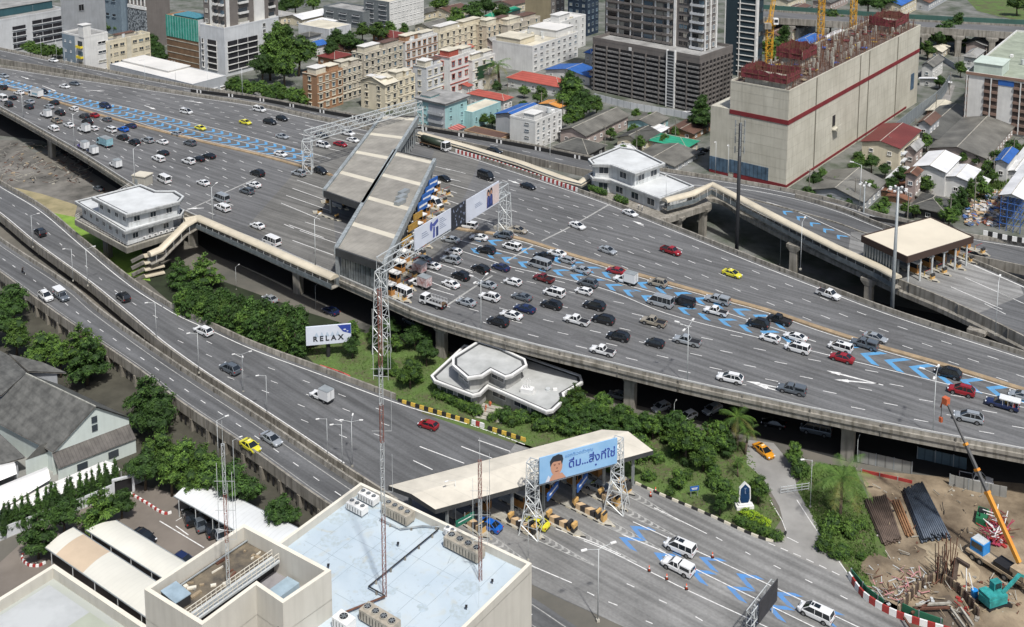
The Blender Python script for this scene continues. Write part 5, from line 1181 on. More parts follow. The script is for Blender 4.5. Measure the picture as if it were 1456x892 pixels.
def leafcloud(mb,rnd,lobes,n,size,mt,core=True,droop=0.0):
 """n small leaf faces spread through lobes [(x,y,z,rx,ry,rz)]"""
 vol=[l_[3]*l_[4]+l_[4]*l_[5]for l_ in lobes];tot=sum(vol)
 for li,(x,y,z,rx,ry,rz)in enumerate(lobes):
  k=int(n*vol[li]/tot)
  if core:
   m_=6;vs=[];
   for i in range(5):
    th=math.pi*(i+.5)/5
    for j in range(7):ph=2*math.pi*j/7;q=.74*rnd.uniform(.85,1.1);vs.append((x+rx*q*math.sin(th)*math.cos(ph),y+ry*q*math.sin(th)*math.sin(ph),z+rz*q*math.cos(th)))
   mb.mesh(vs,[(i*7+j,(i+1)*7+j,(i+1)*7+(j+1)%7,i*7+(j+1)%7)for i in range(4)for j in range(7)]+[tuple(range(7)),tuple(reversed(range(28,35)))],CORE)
  clumps=[(rnd.gauss(0,1),rnd.gauss(0,1),rnd.gauss(.25,1))for _ in range(max(3,k//14))]
  for c in clumps:
   L=math.sqrt(sum(a*a for a in c))or 1;rr_=rnd.uniform(.72,1.08);cc=(x+rx*c[0]/L*rr_,y+ry*c[1]/L*rr_,z+rz*c[2]/L*rr_)
   for _ in range(14):
    d=Vector((c[0]/L+rnd.uniform(-.9,.9),c[1]/L+rnd.uniform(-.9,.9),c[2]/L+rnd.uniform(-.5,1.0))).normalized()
    s=size*rnd.uniform(.6,1.3);p=Vector(cc)+Vector((rnd.gauss(0,.42),rnd.gauss(0,.42),rnd.gauss(0,.3)))*size*2.2
    t=d.cross(Vector((rnd.uniform(-1,1),rnd.uniform(-1,1),rnd.uniform(-1,1)))).normalized();b_=d.cross(t)
    mb.face([p-t*s,p-b_*s*.45,p+t*s-d*s*.3,p+b_*s*.45],mt)
def tree_proto(seed,kind,leaf):
 rnd=random.Random(seed);o=thing('t_'+kind,'x','tree');cr,tr=MB(),MB()
 if kind=='broad':
  tr.bar((0,0,-.3),(.1,0,3.4),.32,BARK,7,.2,smooth=True);lobes=[]
  for i in range(6):
   a=i*2.4+rnd.uniform(-.4,.4);r_=rnd.uniform(1.4,2.6);z=rnd.uniform(4.2,6.6);lobes.append((r_*math.cos(a),r_*math.sin(a),z,rnd.uniform(1.5,2.1),rnd.uniform(1.5,2.1),rnd.uniform(1.1,1.6)));tr.bar((.1,0,3.0),(r_*math.cos(a)*.8,r_*math.sin(a)*.8,z),.14,BARK,5,.05)
  lobes.append((0,0,7.3,1.9,1.9,1.5));lobes.append((0,0,5.0,2.3,2.3,1.8));leafcloud(cr,rnd,lobes,4200,.25,leaf)
 elif kind=='tall':
  tr.bar((0,0,-.3),(0,0,6),.3,BARK,7,.18,smooth=True);lobes=[]
  for i in range(8):
   a=i*2.4;z=3.6+i*.85;r_=1.5*(1-i/10);lobes.append((r_*math.cos(a),r_*math.sin(a),z,1.6-i*.08,1.6-i*.08,1.2));tr.bar((0,0,z-1),(r_*math.cos(a),r_*math.sin(a),z),.1,BARK,4,.04)
  leafcloud(cr,rnd,lobes,3800,.26,leaf)
 elif kind=='layered':
  tr.bar((0,0,-.3),(0,0,7.5),.25,BARK,7,.08,smooth=True);lobes=[]
  for i in range(14):
   a=i*2.4;z=2.2+i*.42;r_=2.7*(1-(i/14)**1.3)+.3;lobes.append((r_*.7*math.cos(a),r_*.7*math.sin(a),z,r_*.62,r_*.62,.42));tr.bar((0,0,z-.3),(r_*math.cos(a),r_*math.sin(a),z),.07,BARK,4,.03)
  leafcloud(cr,rnd,lobes,3600,.24,leaf)
 elif kind=='cypress':
  tr.bar((0,0,-.2),(0,0,2),.12,BARK,6);leafcloud(cr,rnd,[(0,0,1.1,1.0,1.0,1.2),(0,0,2.3,.85,.85,1.3),(0,0,3.4,.62,.62,1.1),(0,0,4.4,.38,.38,1.0)],2000,.15,leaf);leafcloud(cr,rnd,[(0,0,5.0,.16,.16,.7)],150,.11,leaf,False)
 elif kind=='shrub':
  tr.bar((0,0,-.1),(0,0,.8),.06,BARK,5);leafcloud(cr,rnd,[(0,0,.75,.95,.95,.75),(.5,.2,.7,.6,.6,.6),(-.4,-.3,.8,.6,.6,.65),(0,.4,1.1,.5,.5,.5)],900,.13,leaf)
 elif kind=='bamboo':
  for i in range(7):a=i*.9;tr.bar((.3*math.cos(a),.3*math.sin(a),0),(.8*math.cos(a),.8*math.sin(a),4.5),.05,BARK,4)
  leafcloud(cr,rnd,[(0,0,1.6,1.3,1.3,1.7),(.3,.2,3.4,1.15,1.15,1.4),(-.4,-.1,4.2,.9,.9,1.2),(.1,-.3,5.2,.6,.6,.9)],2200,.22,leaf)
 if kind=='palm' or kind=='coconut':
  hgt,nf,fl=(5.2,17,4.2)if kind=='coconut' else(4.0,14,2.3)
  tr.bar((0,0,-.3),(.25,.1,hgt*.5),.24,BARK,8,.19,smooth=True);tr.bar((.25,.1,hgt*.5),(.3,.15,hgt),.19,BARK,8,.15,smooth=True)
  for i in range(nf):
   a=i*2.39996;el=.95-(i/nf)*1.25;prev=Vector((.3,.15,hgt));d=Vector((math.cos(a)*math.cos(el),math.sin(a)*math.cos(el),math.sin(el)));K=8;mt_=leaf if i<nf*.7 else LF_Y
   for k in range(K):
    nxt=prev+d*(fl/K);d=(d+Vector((0,0,-.17))).normalized();s=d.cross(Vector((0,0,1))).normalized();wl=fl*.17*math.sin(math.pi*(k+.7)/(K+.6))+.08
    for sg in(-1,1):
     for q in range(5):
      b0=prev.lerp(nxt,q/5);b1_=prev.lerp(nxt,(q+1)/5);tip=b0+s*sg*wl*1.3+d*.35-Vector((0,0,.28*wl+.1))
      cr.face([b0,b0 .lerp(b1_,.55),tip]if sg>0 else[b0 .lerp(b1_,.55),b0,tip],mt_)
    prev=nxt
 tr.build('trunk',o);cr.build('crown',o);reg(o);return o
TP={('broad','A'):tree_proto(1,'broad',LF_A),('broad','B'):tree_proto(2,'broad',LF_B),('tall','A'):tree_proto(3,'tall',LF_A),('tall','B'):tree_proto(4,'tall',LF_B),('layered','B'):tree_proto(5,'layered',LF_B),('layered','A'):tree_proto(15,'layered',LF_A),('cypress','B'):tree_proto(6,'cypress',LF_B),('shrub','A'):tree_proto(7,'shrub',LF_A),('shrub','C'):tree_proto(8,'shrub',LF_C),('shrub','B'):tree_proto(18,'shrub',LF_B),('bamboo','B'):tree_proto(9,'bamboo',LF_B),('bamboo','A'):tree_proto(19,'bamboo',LF_A),('palm','A'):tree_proto(10,'palm',LF_A),('coconut','C'):tree_proto(11,'coconut',LF_C),('broad','C'):tree_proto(12,'broad',LF_C),('shrub','L'):tree_proto(13,'shrub',LF_L)}
HT={'broad':8.6,'tall':10.4,'layered':8.2,'cypress':5.6,'shrub':1.6,'bamboo':6.1,'palm':5.5,'coconut':7.5}
rt=random.Random(5)
TREES=[]
def tree(kind,tone,u,v,h,place,wide=1.0,z0=0.0):
 """(u, v): pixel of the middle of the tree; h: its height in metres"""
 s=h/HT[kind];p=P(u,v,z0+h*.55);c=copy_tree(TP[(kind,tone)]);c.location=(p.x,p.y,z0);c.rotation_euler=(rt.uniform(-.07,.07),rt.uniform(-.07,.07),rt.uniform(0,6.28));c.scale=(s*wide*rt.uniform(.88,1.16),s*wide*rt.uniform(.88,1.16),s)
 c.name={'cypress':'cypress_tree','shrub':'shrub','bamboo':'bamboo_clump','palm':'palm_tree','coconut':'coconut_palm'}.get(kind,'leafy_tree')
 TREES.append(dict(o=c,kind=kind,tone=tone,u=u,v=v,h=h,place=place));return c
for a in[('broad','B',18,430,9,'beside the left end of the outer ramp'),('broad','B',-8,465,9,'beside the left end of the outer ramp'),('broad','A',22,478,8,'beside the left end of the outer ramp'),('broad','A',62,497,8,'behind the slate roofed house'),('layered','A',118,492,11,'behind the slate roofed house'),('broad','A',85,510,7.5,'behind the slate roofed house'),('layered','B',122,512,10,'behind the slate roofed house'),('layered','B',212,566,10.5,'beside the pale gable of the slate roofed house'),('broad','B',218,600,9,'beside the pale gable of the slate roofed house'),('broad','A',228,642,8,'between gable house and outer ramp'),('broad','A',262,655,8,'between gable house and outer ramp'),('tall','A',243,672,8,'between gable house and outer ramp'),('broad','B',205,668,7,'between gable house and outer ramp'),('broad','A',290,664,8,'between gable house and outer ramp'),('broad','B',330,690,8.5,'behind the thin guyed mast'),('broad','A',300,680,7.5,'behind the thin guyed mast'),('broad','B',348,700,6,'behind the thin guyed mast'),('broad','B',399,732,6.5,'against the outer ramp piers beside the blue roof'),('broad','A',272,690,6,'behind the thin guyed mast')]:tree(*a)
for a in[('layered','B',52,758,8,'in the car park island with the striped kerb'),('broad','B',90,735,6,'in the car park beside the pale wall'),('layered','A',140,722,8,'in the car park beside the pale wall'),('broad','B',172,716,5,'in the car park beside the pale wall')]:tree(*a)
k_=0
for i in range(17):
 t=i/16;tree('cypress','B',3+t*160,736-t*62+rt.uniform(-1.5,1.5),6.3*rt.uniform(.8,1.1),'in the row behind the pale wall',.72)
for i in range(18):
 t=i/17;tree('bamboo','B' if i%3 else 'A',258+t*164,432+t*46+(i%2)*3,rt.uniform(7.2,8.4),'in the front row of the tall hedge',1.0)
for i in range(15):
 t=i/14;tree('bamboo','B',262+t*165,420+t*40,rt.uniform(7.2,8.6),'in the back row of the tall hedge',1.0)
for a in[('layered','B',255,385,8,'under the highway behind the stair tower'),('layered','A',290,385,9,'under the highway behind the stair tower'),('broad','B',590,478,6,'under the highway beside the white lattice mast'),('broad','A',583,530,6.5,'between RELAX billboard mast and garden office'),('broad','B',606,500,6,'between RELAX billboard mast and garden office'),('broad','B',545,520,4.5,'at the foot of the white lattice mast'),('layered','A',822,565,6,'right of the garden office'),('broad','C',858,573,4.5,'right of the garden office'),('broad','C',884,592,5,'beside the concrete pier right of the garden office'),('shrub','C',850,600,3,'right of the garden office'),('broad','B',915,603,4.5,'behind the right end of the cream canopy'),('layered','C' if False else 'A',935,600,4.5,'behind the right end of the cream canopy'),('broad','A',975,625,8,'right of the cream canopy, the largest there'),('broad','A',1000,650,5,'right of the cream canopy'),('palm','A',1048,606,8.5,'beside the access lane under the highway'),('palm','A',1060,622,6,'beside the access lane under the highway'),('broad','A',1130,645,4.5,'by the orange taxi under the highway'),('shrub','C',1140,665,3,'by the orange taxi under the highway'),('coconut','C',1196,694,11.0,'on the green bank beside the building site'),('shrub','A',1183,742,3,'under the coconut palm'),('broad','A',1030,700,5.5,'left of the blue monument'),('broad','A',1078,695,5,'right of the blue monument'),('tall','B',1024,715,4.5,'left of the blue monument'),('palm','A',1050,662,4,'beside the access lane under the highway'),('broad','A',800,603,3.5,'in front of the garden office'),('broad','B',768,590,3.5,'in front of the garden office'),('broad','A',965,680,3.6,'by the plaza kerb')]:tree(*a)
for i in range(12):tree('shrub','A',622+i*5.2,556+i*2.5,1.9,'in the clipped hedge in front of the garden office')
for i in range(16):
 t=i/15;tree('shrub',['A','C','B'][i%3],700+t*150,588+t*22+rt.uniform(-5,5),rt.uniform(1.6,2.8),'in the beds by the garden office')
for i in range(22):tree('shrub',['A','C','B'][i%3],rt.uniform(845,1020),rt.uniform(0,1)*0+612+rt.uniform(-12,45),rt.uniform(1.6,3.0),'in the thicket behind the cream canopy')if True else None
for i in range(26):
 t=i/25;tree(['broad','layered','broad'][i%3],'AB'[i%2],800+t*235+rt.uniform(-6,6),584+t*36+rt.uniform(-6,12),rt.uniform(3.2,5.8),'in the thick planting along the highway edge')
for i in range(16):tree('shrub','ABC'[i%3],rt.uniform(905,1050),rt.uniform(650,705),rt.uniform(1.2,2.6),'dotted over the plaza garden')
for i in range(9):tree('broad','BA'[i%2],440+rt.uniform(0,150),462+i*4+rt.uniform(-4,6),rt.uniform(3,5),'in the shade between hedge and white lattice mast')
for i in range(14):tree('shrub',['A','C'][i%2],rt.uniform(1165,1235),rt.uniform(742,790),rt.uniform(1.2,2.2),'on the green bank beside the building site')
for i in range(4):tree('shrub','L',1062+i*9,729+i*5,1.6,'in the lime bed below the blue monument')
for i in range(8):tree('shrub','A',1050+i*8,738+i*3.3,1.5,'in the green edging of the lime bed')
for i in range(7):tree('shrub','C',842+i*5.5+(i>3)*14,266+i*2.2+(i>3)*6,1.8,'in the planters of the right gatehouse',1.0,DZ)
for i in range(9):tree('shrub',['A','C'][i%2],640+rt.uniform(-30,30)-70,520+rt.uniform(-12,30),rt.uniform(1.2,2.2),'on the lawn near the white lattice mast')
bgt=[('tall','A',383,78,20,'behind the brown townhouse'),('tall','A',400,62,20,'behind the brown townhouse'),('broad','A',424,78,17,'behind the brown townhouse'),('broad','A',404,96,15,'behind the brown townhouse'),('broad','B',372,96,13,'behind the brown townhouse'),('tall','B',410,55,14,'behind the brown townhouse'),('broad','B',480,58,12,'behind the beige townhouse roofs'),('broad','B',500,62,12,'behind the beige townhouse roofs'),('broad','A',515,45,10,'beside the pale lattice office'),('broad','A',538,46,11,'beside the pale lattice office'),('broad','B',470,72,10,'behind the beige townhouse roofs'),('broad','A',555,42,9,'beside the pale lattice office'),('broad','A',575,42,7,'beside the pale lattice office'),('broad','A',650,26,12,'beyond the townhouses'),('broad','B',672,18,13,'beyond the townhouses'),('broad','B',690,10,12,'beyond the townhouses'),('broad','A',625,6,12,'beyond the townhouses'),('broad','B',712,18,10,'beyond the townhouses'),('broad','A',420,5,14,'beyond the far street'),('broad','B',405,10,12,'beyond the far street'),('broad','A',445,3,12,'beyond the far street'),('broad','A',812,135,14,'beside the orange roof'),('broad','B',830,148,12,'beside the orange roof'),('broad','A',816,166,10,'beside the orange roof'),('broad','A',768,136,8,'beside the orange roof'),('broad','B',812,118,11,'beside the orange roof'),('broad','Y' if False else 'A',848,150,8,'beside the orange roof'),('palm','A',711,100,15,'between the white and red roofs'),('broad','B',705,125,6,'between the white and red roofs'),('tall','B',995,160,13,'at the corner of the dark condominium'),('broad','B',1000,172,9,'at the corner of the dark condominium'),('broad','A',700,172,5,'beside the turquoise houses'),('broad','A',688,170,5,'beside the turquoise houses'),('broad','A',908,204,6,'among the low roofs behind the right gatehouse'),('tall','B',1115,60,16,'behind the concrete tower'),('broad','A',1100,75,14,'behind the concrete tower'),('broad','A',1180,32,14,'behind the concrete tower'),('broad','B',1345,48,14,'beside the far expressway'),('tall','B',1360,40,16,'beside the far expressway'),('broad','B',1332,55,12,'beside the far expressway'),('broad','A',1320,70,9,'beside the far expressway'),('broad','A',1370,62,7,'beside the far expressway'),('broad','B',1235,2,14,'beyond the far expressway'),('broad','B',1255,4,14,'beyond the far expressway'),('broad','A',1447,6,12,'beyond the far expressway'),('broad','A',1366,98,7,'beside the white apartment block'),('broad','B',1336,117,6,'beside the grey site fence'),('broad','A',1190,262,5,'around the hipped grey roof'),('broad','B',1160,258,6,'around the hipped grey roof'),('broad','A',1200,280,5.5,'around the hipped grey roof'),('broad','B',1240,232,6,'around the hipped grey roof'),('broad','A',1222,228,6,'around the hipped grey roof'),('broad','A',1258,290,5,'around the hipped grey roof'),('broad','B',1268,262,5,'around the hipped grey roof'),('tall','B',1358,296,8,'in the green row beside the rubble yard'),('tall','B',1368,285,8,'in the green row beside the rubble yard'),('broad','A',1350,308,6,'in the green row beside the rubble yard'),('tall','A',1380,270,7,'in the green row beside the rubble yard'),('broad','A',1392,256,6,'in the green row beside the rubble yard'),('broad','A',1405,240,6,'in the green row beside the rubble yard'),('broad','A',1300,300,4,'in the green row beside the rubble yard'),('broad','A',1420,225,6,'in the green row beside the rubble yard'),('broad','B',1440,210,6,'in the green row beside the rubble yard')]
for a in bgt:tree(*a)
for i in range(14):tree('broad',['A','B','C'][i%3],330+i*8.0+rt.uniform(-3,3),122+i*1.2+rt.uniform(-5,5),rt.uniform(6,9),'in the belt below the brown townhouse')
for i in range(12):tree('broad',['A','C','A'][i%3],16+i*6.4,66+i*.9+rt.uniform(-2,2),rt.uniform(5,8),'in the belt below the grey office')
for i in range(8):tree('broad','A',148+i*3.6,38+rt.uniform(-2,3),rt.uniform(5,7),'in the strip beside the dark glass tower')
for i in range(6):tree('broad','B',214+i*3.0,52+i*6,7,'along the lane beside the slatted podium')
for(u,v)in[(1145,275),(1170,248),(1210,296),(1250,300),(1262,240),(1282,250),(1248,215),(1215,240),(1290,300),(1318,262),(1330,290),(1398,268),(1410,250),(1388,230),(1430,218),(1368,222),(1316,200),(1322,188),(1395,200),(1178,290),(1236,268),(1310,240)]:tree('broad',rt.choice('ABAC'),u+rt.uniform(-3,3),v+rt.uniform(-3,3),rt.uniform(4,6.5),'among the roofs right of the concrete tower')
for(u,v)in[(868,190),(900,185),(885,215),(945,200),(960,188),(842,180),(730,178),(745,150),(722,168),(905,163),(925,168),(870,160),(760,112),(745,130),(690,150)]:tree('broad',rt.choice('AAC'),u,v,rt.uniform(4,6),'among the low roofs below the condominium')
for i in range(12):tree('shrub',['A','C'][i%2],1330+rt.uniform(0,75),222-(i*3.4)+rt.uniform(-3,3),3.4,'on the overgrown strip between grey roofs')
def nth(g_,key):
 g_.sort(key=key);n=len(g_);W=['','','two','three','four','five','six','seven','eight','nine','ten','eleven','twelve','thirteen','fourteen','fifteen','sixteen']+['many']*40
 O2=ORD+['%dth'%i for i in range(17,80)]
 for i,d in enumerate(g_):yield d,('' if n==1 else(', leftmost of the %s'%W[n]if i==0 else ', rightmost of the %s'%W[n]if i==n-1 else ', %s from the left'%O2[i]))
KT={'broad':{'A':'green spreading tree','B':'dark spreading tree','C':'bright green spreading tree'},'tall':{'A':'tall green tree','B':'tall dark tree'},'layered':{'A':'green tiered tree','B':'dark tiered tree'},'cypress':{'B':'dark pointed cypress'},'shrub':{'A':'green shrub','B':'dark shrub','C':'bright shrub','L':'lime shrub'},'bamboo':{'A':'green bamboo clump','B':'dark bamboo clump'},'palm':{'A':'feathery palm'},'coconut':{'C':'coconut palm with yellowing fronds'}}
def label_trees():
 gg={}
 for d in TREES:gg.setdefault((d['kind'],d['tone'],d['place']),[]).append(d)
 for k,g_ in gg.items():
  for d,sfx in nth(g_,lambda d:proj(d['o'].location)[0]):
   tag(d['o'],KT[d['kind']][d['tone']]+' '+d['place']+sfx,{'cypress':'tree','shrub':'shrub','bamboo':'bamboo','palm':'palm','coconut':'palm'}.get(d['kind'],'tree'),'plants '+d['place'])
 purge_protos(TP.values())
label_trees()
GRASS=mat('grass_lawn',(.085,.14,.035),.95,col2=(.085,.075,.045),scale=.22,detail=9,fac=(.42,.66),bump=.5,bscale=4)
GRASSB=mat('grass_bright',(.20,.33,.05),.95,col2=(.13,.21,.04),scale=.25,detail=8,bump=.3,bscale=4)
GRASSD=mat('grass_dry',(.34,.29,.17),.95,col2=(.20,.18,.10),scale=.2,detail=8)
DRY=mat('dry_yard',(.21,.20,.18),.95,col2=(.07,.068,.062),scale=.12,detail=9,stretch=(1,1,1),bump=.4)
CITY=mat('city_ground',(.19,.19,.18),.95,col2=(.05,.065,.04),scale=.10,detail=8,bump=.2)
SHADEG=mat('undercroft_shade_ground',(.03,.03,.03),.9,var=.4,scale=.1)  # near-black ground: the shade below the deck is put into its colour
EARTH=mat('building_site_earth',(.30,.24,.165),.95,col2=(.10,.075,.05),scale=.13,detail=12,bump=1.0,bscale=.8,fac=(.36,.62))
EARTHL=mat('site_sand',(.42,.35,.24),.95,col2=(.22,.17,.11),scale=.3,detail=8,bump=.5)
def patch(name,px,mt,z,kind='structure'):
 mb=MB();mb.face([P(u,v,z)for u,v in px],mt);return tag(mb.build(name),kind=kind)
patch('city_ground',[(-400,-60),(1900,-60),(1900,330),(1100,420),(700,300),(-400,160)],CITY,.004)
patch('undercroft_shade_ground',[(-200,170),(60,200),(200,290),(300,360),(520,460),(760,540),(1000,600),(1200,655),(1700,740),(1700,520),(1100,400),(800,300),(300,170),(-200,110)],SHADEG,.010)
patch('dry_yard',[(-200,196),(28,200),(72,236),(135,262),(150,290),(110,305),(0,290),(-200,290)],DRY,.02)
patch('grass_bank',[(0,262),(60,276),(110,292),(104,316),(60,304),(0,272)],GRASSD,.03)
patch('grass_bank',[(62,300),(112,310),(200,350),(214,400),(170,390),(120,352)],GRASSB,.04)
patch('garden_lawn',[(425,495),(444,478),(500,470),(600,492),(720,530),(900,590),(1060,630),(1110,740),(1092,768),(1010,734),(890,680),(760,640),(560,575),(455,525)],GRASS,.03)
patch('hedge_shade_soil',[(205,398),(240,372),(440,445),(520,470),(455,527),(300,480)],mat('hedge_shade_soil',(.025,.035,.016),.95,var=.4,scale=.3),.02)  # soil tone darkened to paint the gloom beneath the hedge
patch('green_bank',[(1130,690),(1160,660),(1215,665),(1240,720),(1262,790),(1240,850),(1212,825),(1160,760)],GRASS,.034)
patch('building_site_ground',[(1222,668),(1600,700),(1600,960),(1330,900),(1225,850),(1208,818),(1245,800),(1240,720)],EARTH,.030)
patch('access_road',[(1060,625),(1100,630),(1125,660),(1135,700),(1205,815),(1213,828),(1150,800),(1092,772),(1118,758),(1108,720),(1085,680),(1062,660)],mat('access_concrete',(.30,.295,.28),.9,var=.3,scale=.15),.045)
patch('car_park_ground',[(-80,860),(0,800),(60,745),(190,688),(240,700),(420,775),(330,860),(200,960),(-80,960)],mat('car_park_surface',(.20,.175,.15),.9,var=.3,scale=.12),.012)
patch('compound_ground',[(-200,700),(0,640),(190,690),(0,770),(-200,850)],mat('compound_surface',(.30,.30,.28),.9,var=.3,scale=.12),.010)
patch('overgrown_field',[(1368,-8),(1800,-8),(1800,30),(1440,28),(1390,16)],GRASS,.02)
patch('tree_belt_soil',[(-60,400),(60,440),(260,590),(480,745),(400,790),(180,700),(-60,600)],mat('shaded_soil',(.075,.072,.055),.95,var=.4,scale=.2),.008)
patch('weed_strip',[(1380,290),(1400,240),(1456,205),(1500,230),(1430,262),(1410,285)],GRASS,.03)
mb=MB()
for a,b in[((227,741),(290,779)),((250,748),(268,761))]:ribbon(mb,[P(*a,.02),P(*b,.02)],.18,.012,PAINT_W)
for i in range(5):ribbon(mb,[P(250+i*15,741+i*8,.02),P(262+i*15,734+i*8,.02)],.12,.012,PAINT_W)
ribbon(mb,[P(1119,764,.05),P(1135,772,.05)],.15,.012,PAINT_W);ribbon(mb,pxcurve([(1133,711),(1165,760),(1205,815)],.05),.15,.012,PAINT_W);ribbon(mb,pxcurve([(1095,712),(1112,740),(1118,756)],.05),.12,.012,PAINT_W)
c=pxcurve([(1092,772),(1140,792),(1200,821)],.05);dashes(mb,c,.15,.012,PAINT_W,1.2,.9)
tag(mb.build('ground_markings'),kind='structure')
AX=R(54)
def mk(name,c,**k):k.setdefault('var',.16);k.setdefault('scale',.2);k.setdefault('streak',.13);return mat(name,c,.75,**k)
W_WHITE=mk('wall_white',(.66,.66,.64));W_GREY=mk('wall_grey',(.40,.42,.44));W_PALE=mk('wall_pale_grey',(.56,.58,.60));W_CREAM=mk('wall_cream',(.64,.58,.44));W_BEIGE=mk('wall_beige',(.47,.43,.36));W_BROWN=mk('wall_brown',(.33,.19,.11));W_BRICK=mk('wall_brick',(.26,.11,.06))
W_TEAL=mk('wall_turquoise',(.33,.53,.54));W_BLUEG=mk('wall_blue_grey',(.20,.26,.31));W_DARK=mk('wall_dark',(.045,.045,.047));W_TAUPE=mk('wall_taupe',(.17,.155,.145));W_GREENISH=mk('wall_pale_green',(.52,.60,.54));W_TAN=mk('wall_tan',(.56,.49,.38));W_PINK=mk('wall_dusty',(.40,.33,.30))
RF_WHITE=mat('roof_white',(.66,.65,.62),.6,var=.15,scale=.08);RF_GREY=mat('roof_concrete',(.34,.34,.33),.85,var=.45,scale=.18,streak=.0);RF_CREAM=mat('roof_cream',(.62,.58,.47),.8,var=.3,scale=.15)
RF_RED=ribbed('roof_red',(.42,.10,.075),1.1,AX);RF_MAROON=ribbed('roof_maroon',(.17,.04,.035),1.0,AX);RF_BLUE=ribbed('roof_blue',(.035,.13,.42),1.1,AX);RF_GREEN=ribbed('roof_green',(.03,.30,.18),1.2,AX);RF_ORANGE=ribbed('roof_orange',(.72,.32,.08),1.0,AX);RF_SLATE=ribbed('roof_slate',(.115,.115,.105),1.0,AX,var=.5,dark=.7);RF_FIBRE=ribbed('roof_fibre',(.19,.185,.165),1.1,AX,var=.5,dark=.7);RF_SHINY=ribbed('roof_shiny',(.74,.75,.76),1.0,AX,dark=.8);RF_BROWN=ribbed('roof_brown',(.14,.08,.06),.9,AX);RF_RUST=ribbed('roof_rusty',(.25,.12,.075),.9,AX,var=.6)
_wm={}
GLV=[GLW,GLW,mat('window_curtain',(.30,.29,.25),.5),mat('window_blue',(.10,.15,.19),.1,spec=.7),mat('window_black',(.015,.016,.018),.2)]
rw=random.Random(31)
def win_mesh(style,w,h,fr=None,vv=0):
 GLW=GLV[vv];k=(style,round(w,1),round(h,1),fr.name if fr else '',vv)
 if k in _wm:return _wm[k]
 mb=MB();fr=fr or WHITE;F=.10
 def frame(x0,x1,z0,z1,t=.10,d=.16):
  mb.box(((x0+x1)/2,-d/2,z1-t/2),(x1-x0,d,t),fr);mb.box(((x0+x1)/2,-d/2-.04,z0+t/2),(x1-x0+.1,d+.08,t),fr);mb.box((x0+t/2,-d/2,(z0+z1)/2),(t,d,z1-z0-2*t),fr);mb.box((x1-t/2,-d/2,(z0+z1)/2),(t,d,z1-z0-2*t),fr)
 if style=='plain':
  mb.box((0,-.02,0),(w-.1,.05,h-.1),GLW);frame(-w/2,w/2,-h/2,h/2);mb.box((0,-.08,0),(.06,.1,h-.2),fr)
 elif style=='band':
  mb.box((0,-.03,0),(w,.08,h),mat('louvre_dark',(.028,.028,.034),.5,var=.5,scale=.8));n=max(1,int(w/5))
  mb.box((0,-.25,-h/2-.12),(w+.2,.5,.28),fr)
  for i in range(n+1):mb.box((-w/2+w*i/n,-.12,0),(.14,.22,h),fr)
 elif style=='balcony':
  mb.box((0,-.03,.1),(w-.3,.06,h-.3),GLW);mb.box((0,-.55,-h/2),(w,1.1,.16),fr);mb.box((0,-1.07,-h/2+.5),(w,.06,.9),fr)
  for sg in(-1,1):mb.box((sg*w/2,-.5,-h/2+.45),(.08,1.0,.9),fr)
  mb.box((w*.28,-.5,-h/2+.4),(.7,.4,.6),WHITE)
 elif style=='hood':
  mb.box((0,-.02,0),(w-.1,.05,h-.1),GLW);frame(-w/2,w/2,-h/2,h/2,.16,.22);mb.box((0,-.2,h/2+.14),(w+.4,.4,.16),fr)
 o=mb.build('w');me=o.data;me.name=style;bpy.data.objects.remove(o);_wm[k]=me;return me
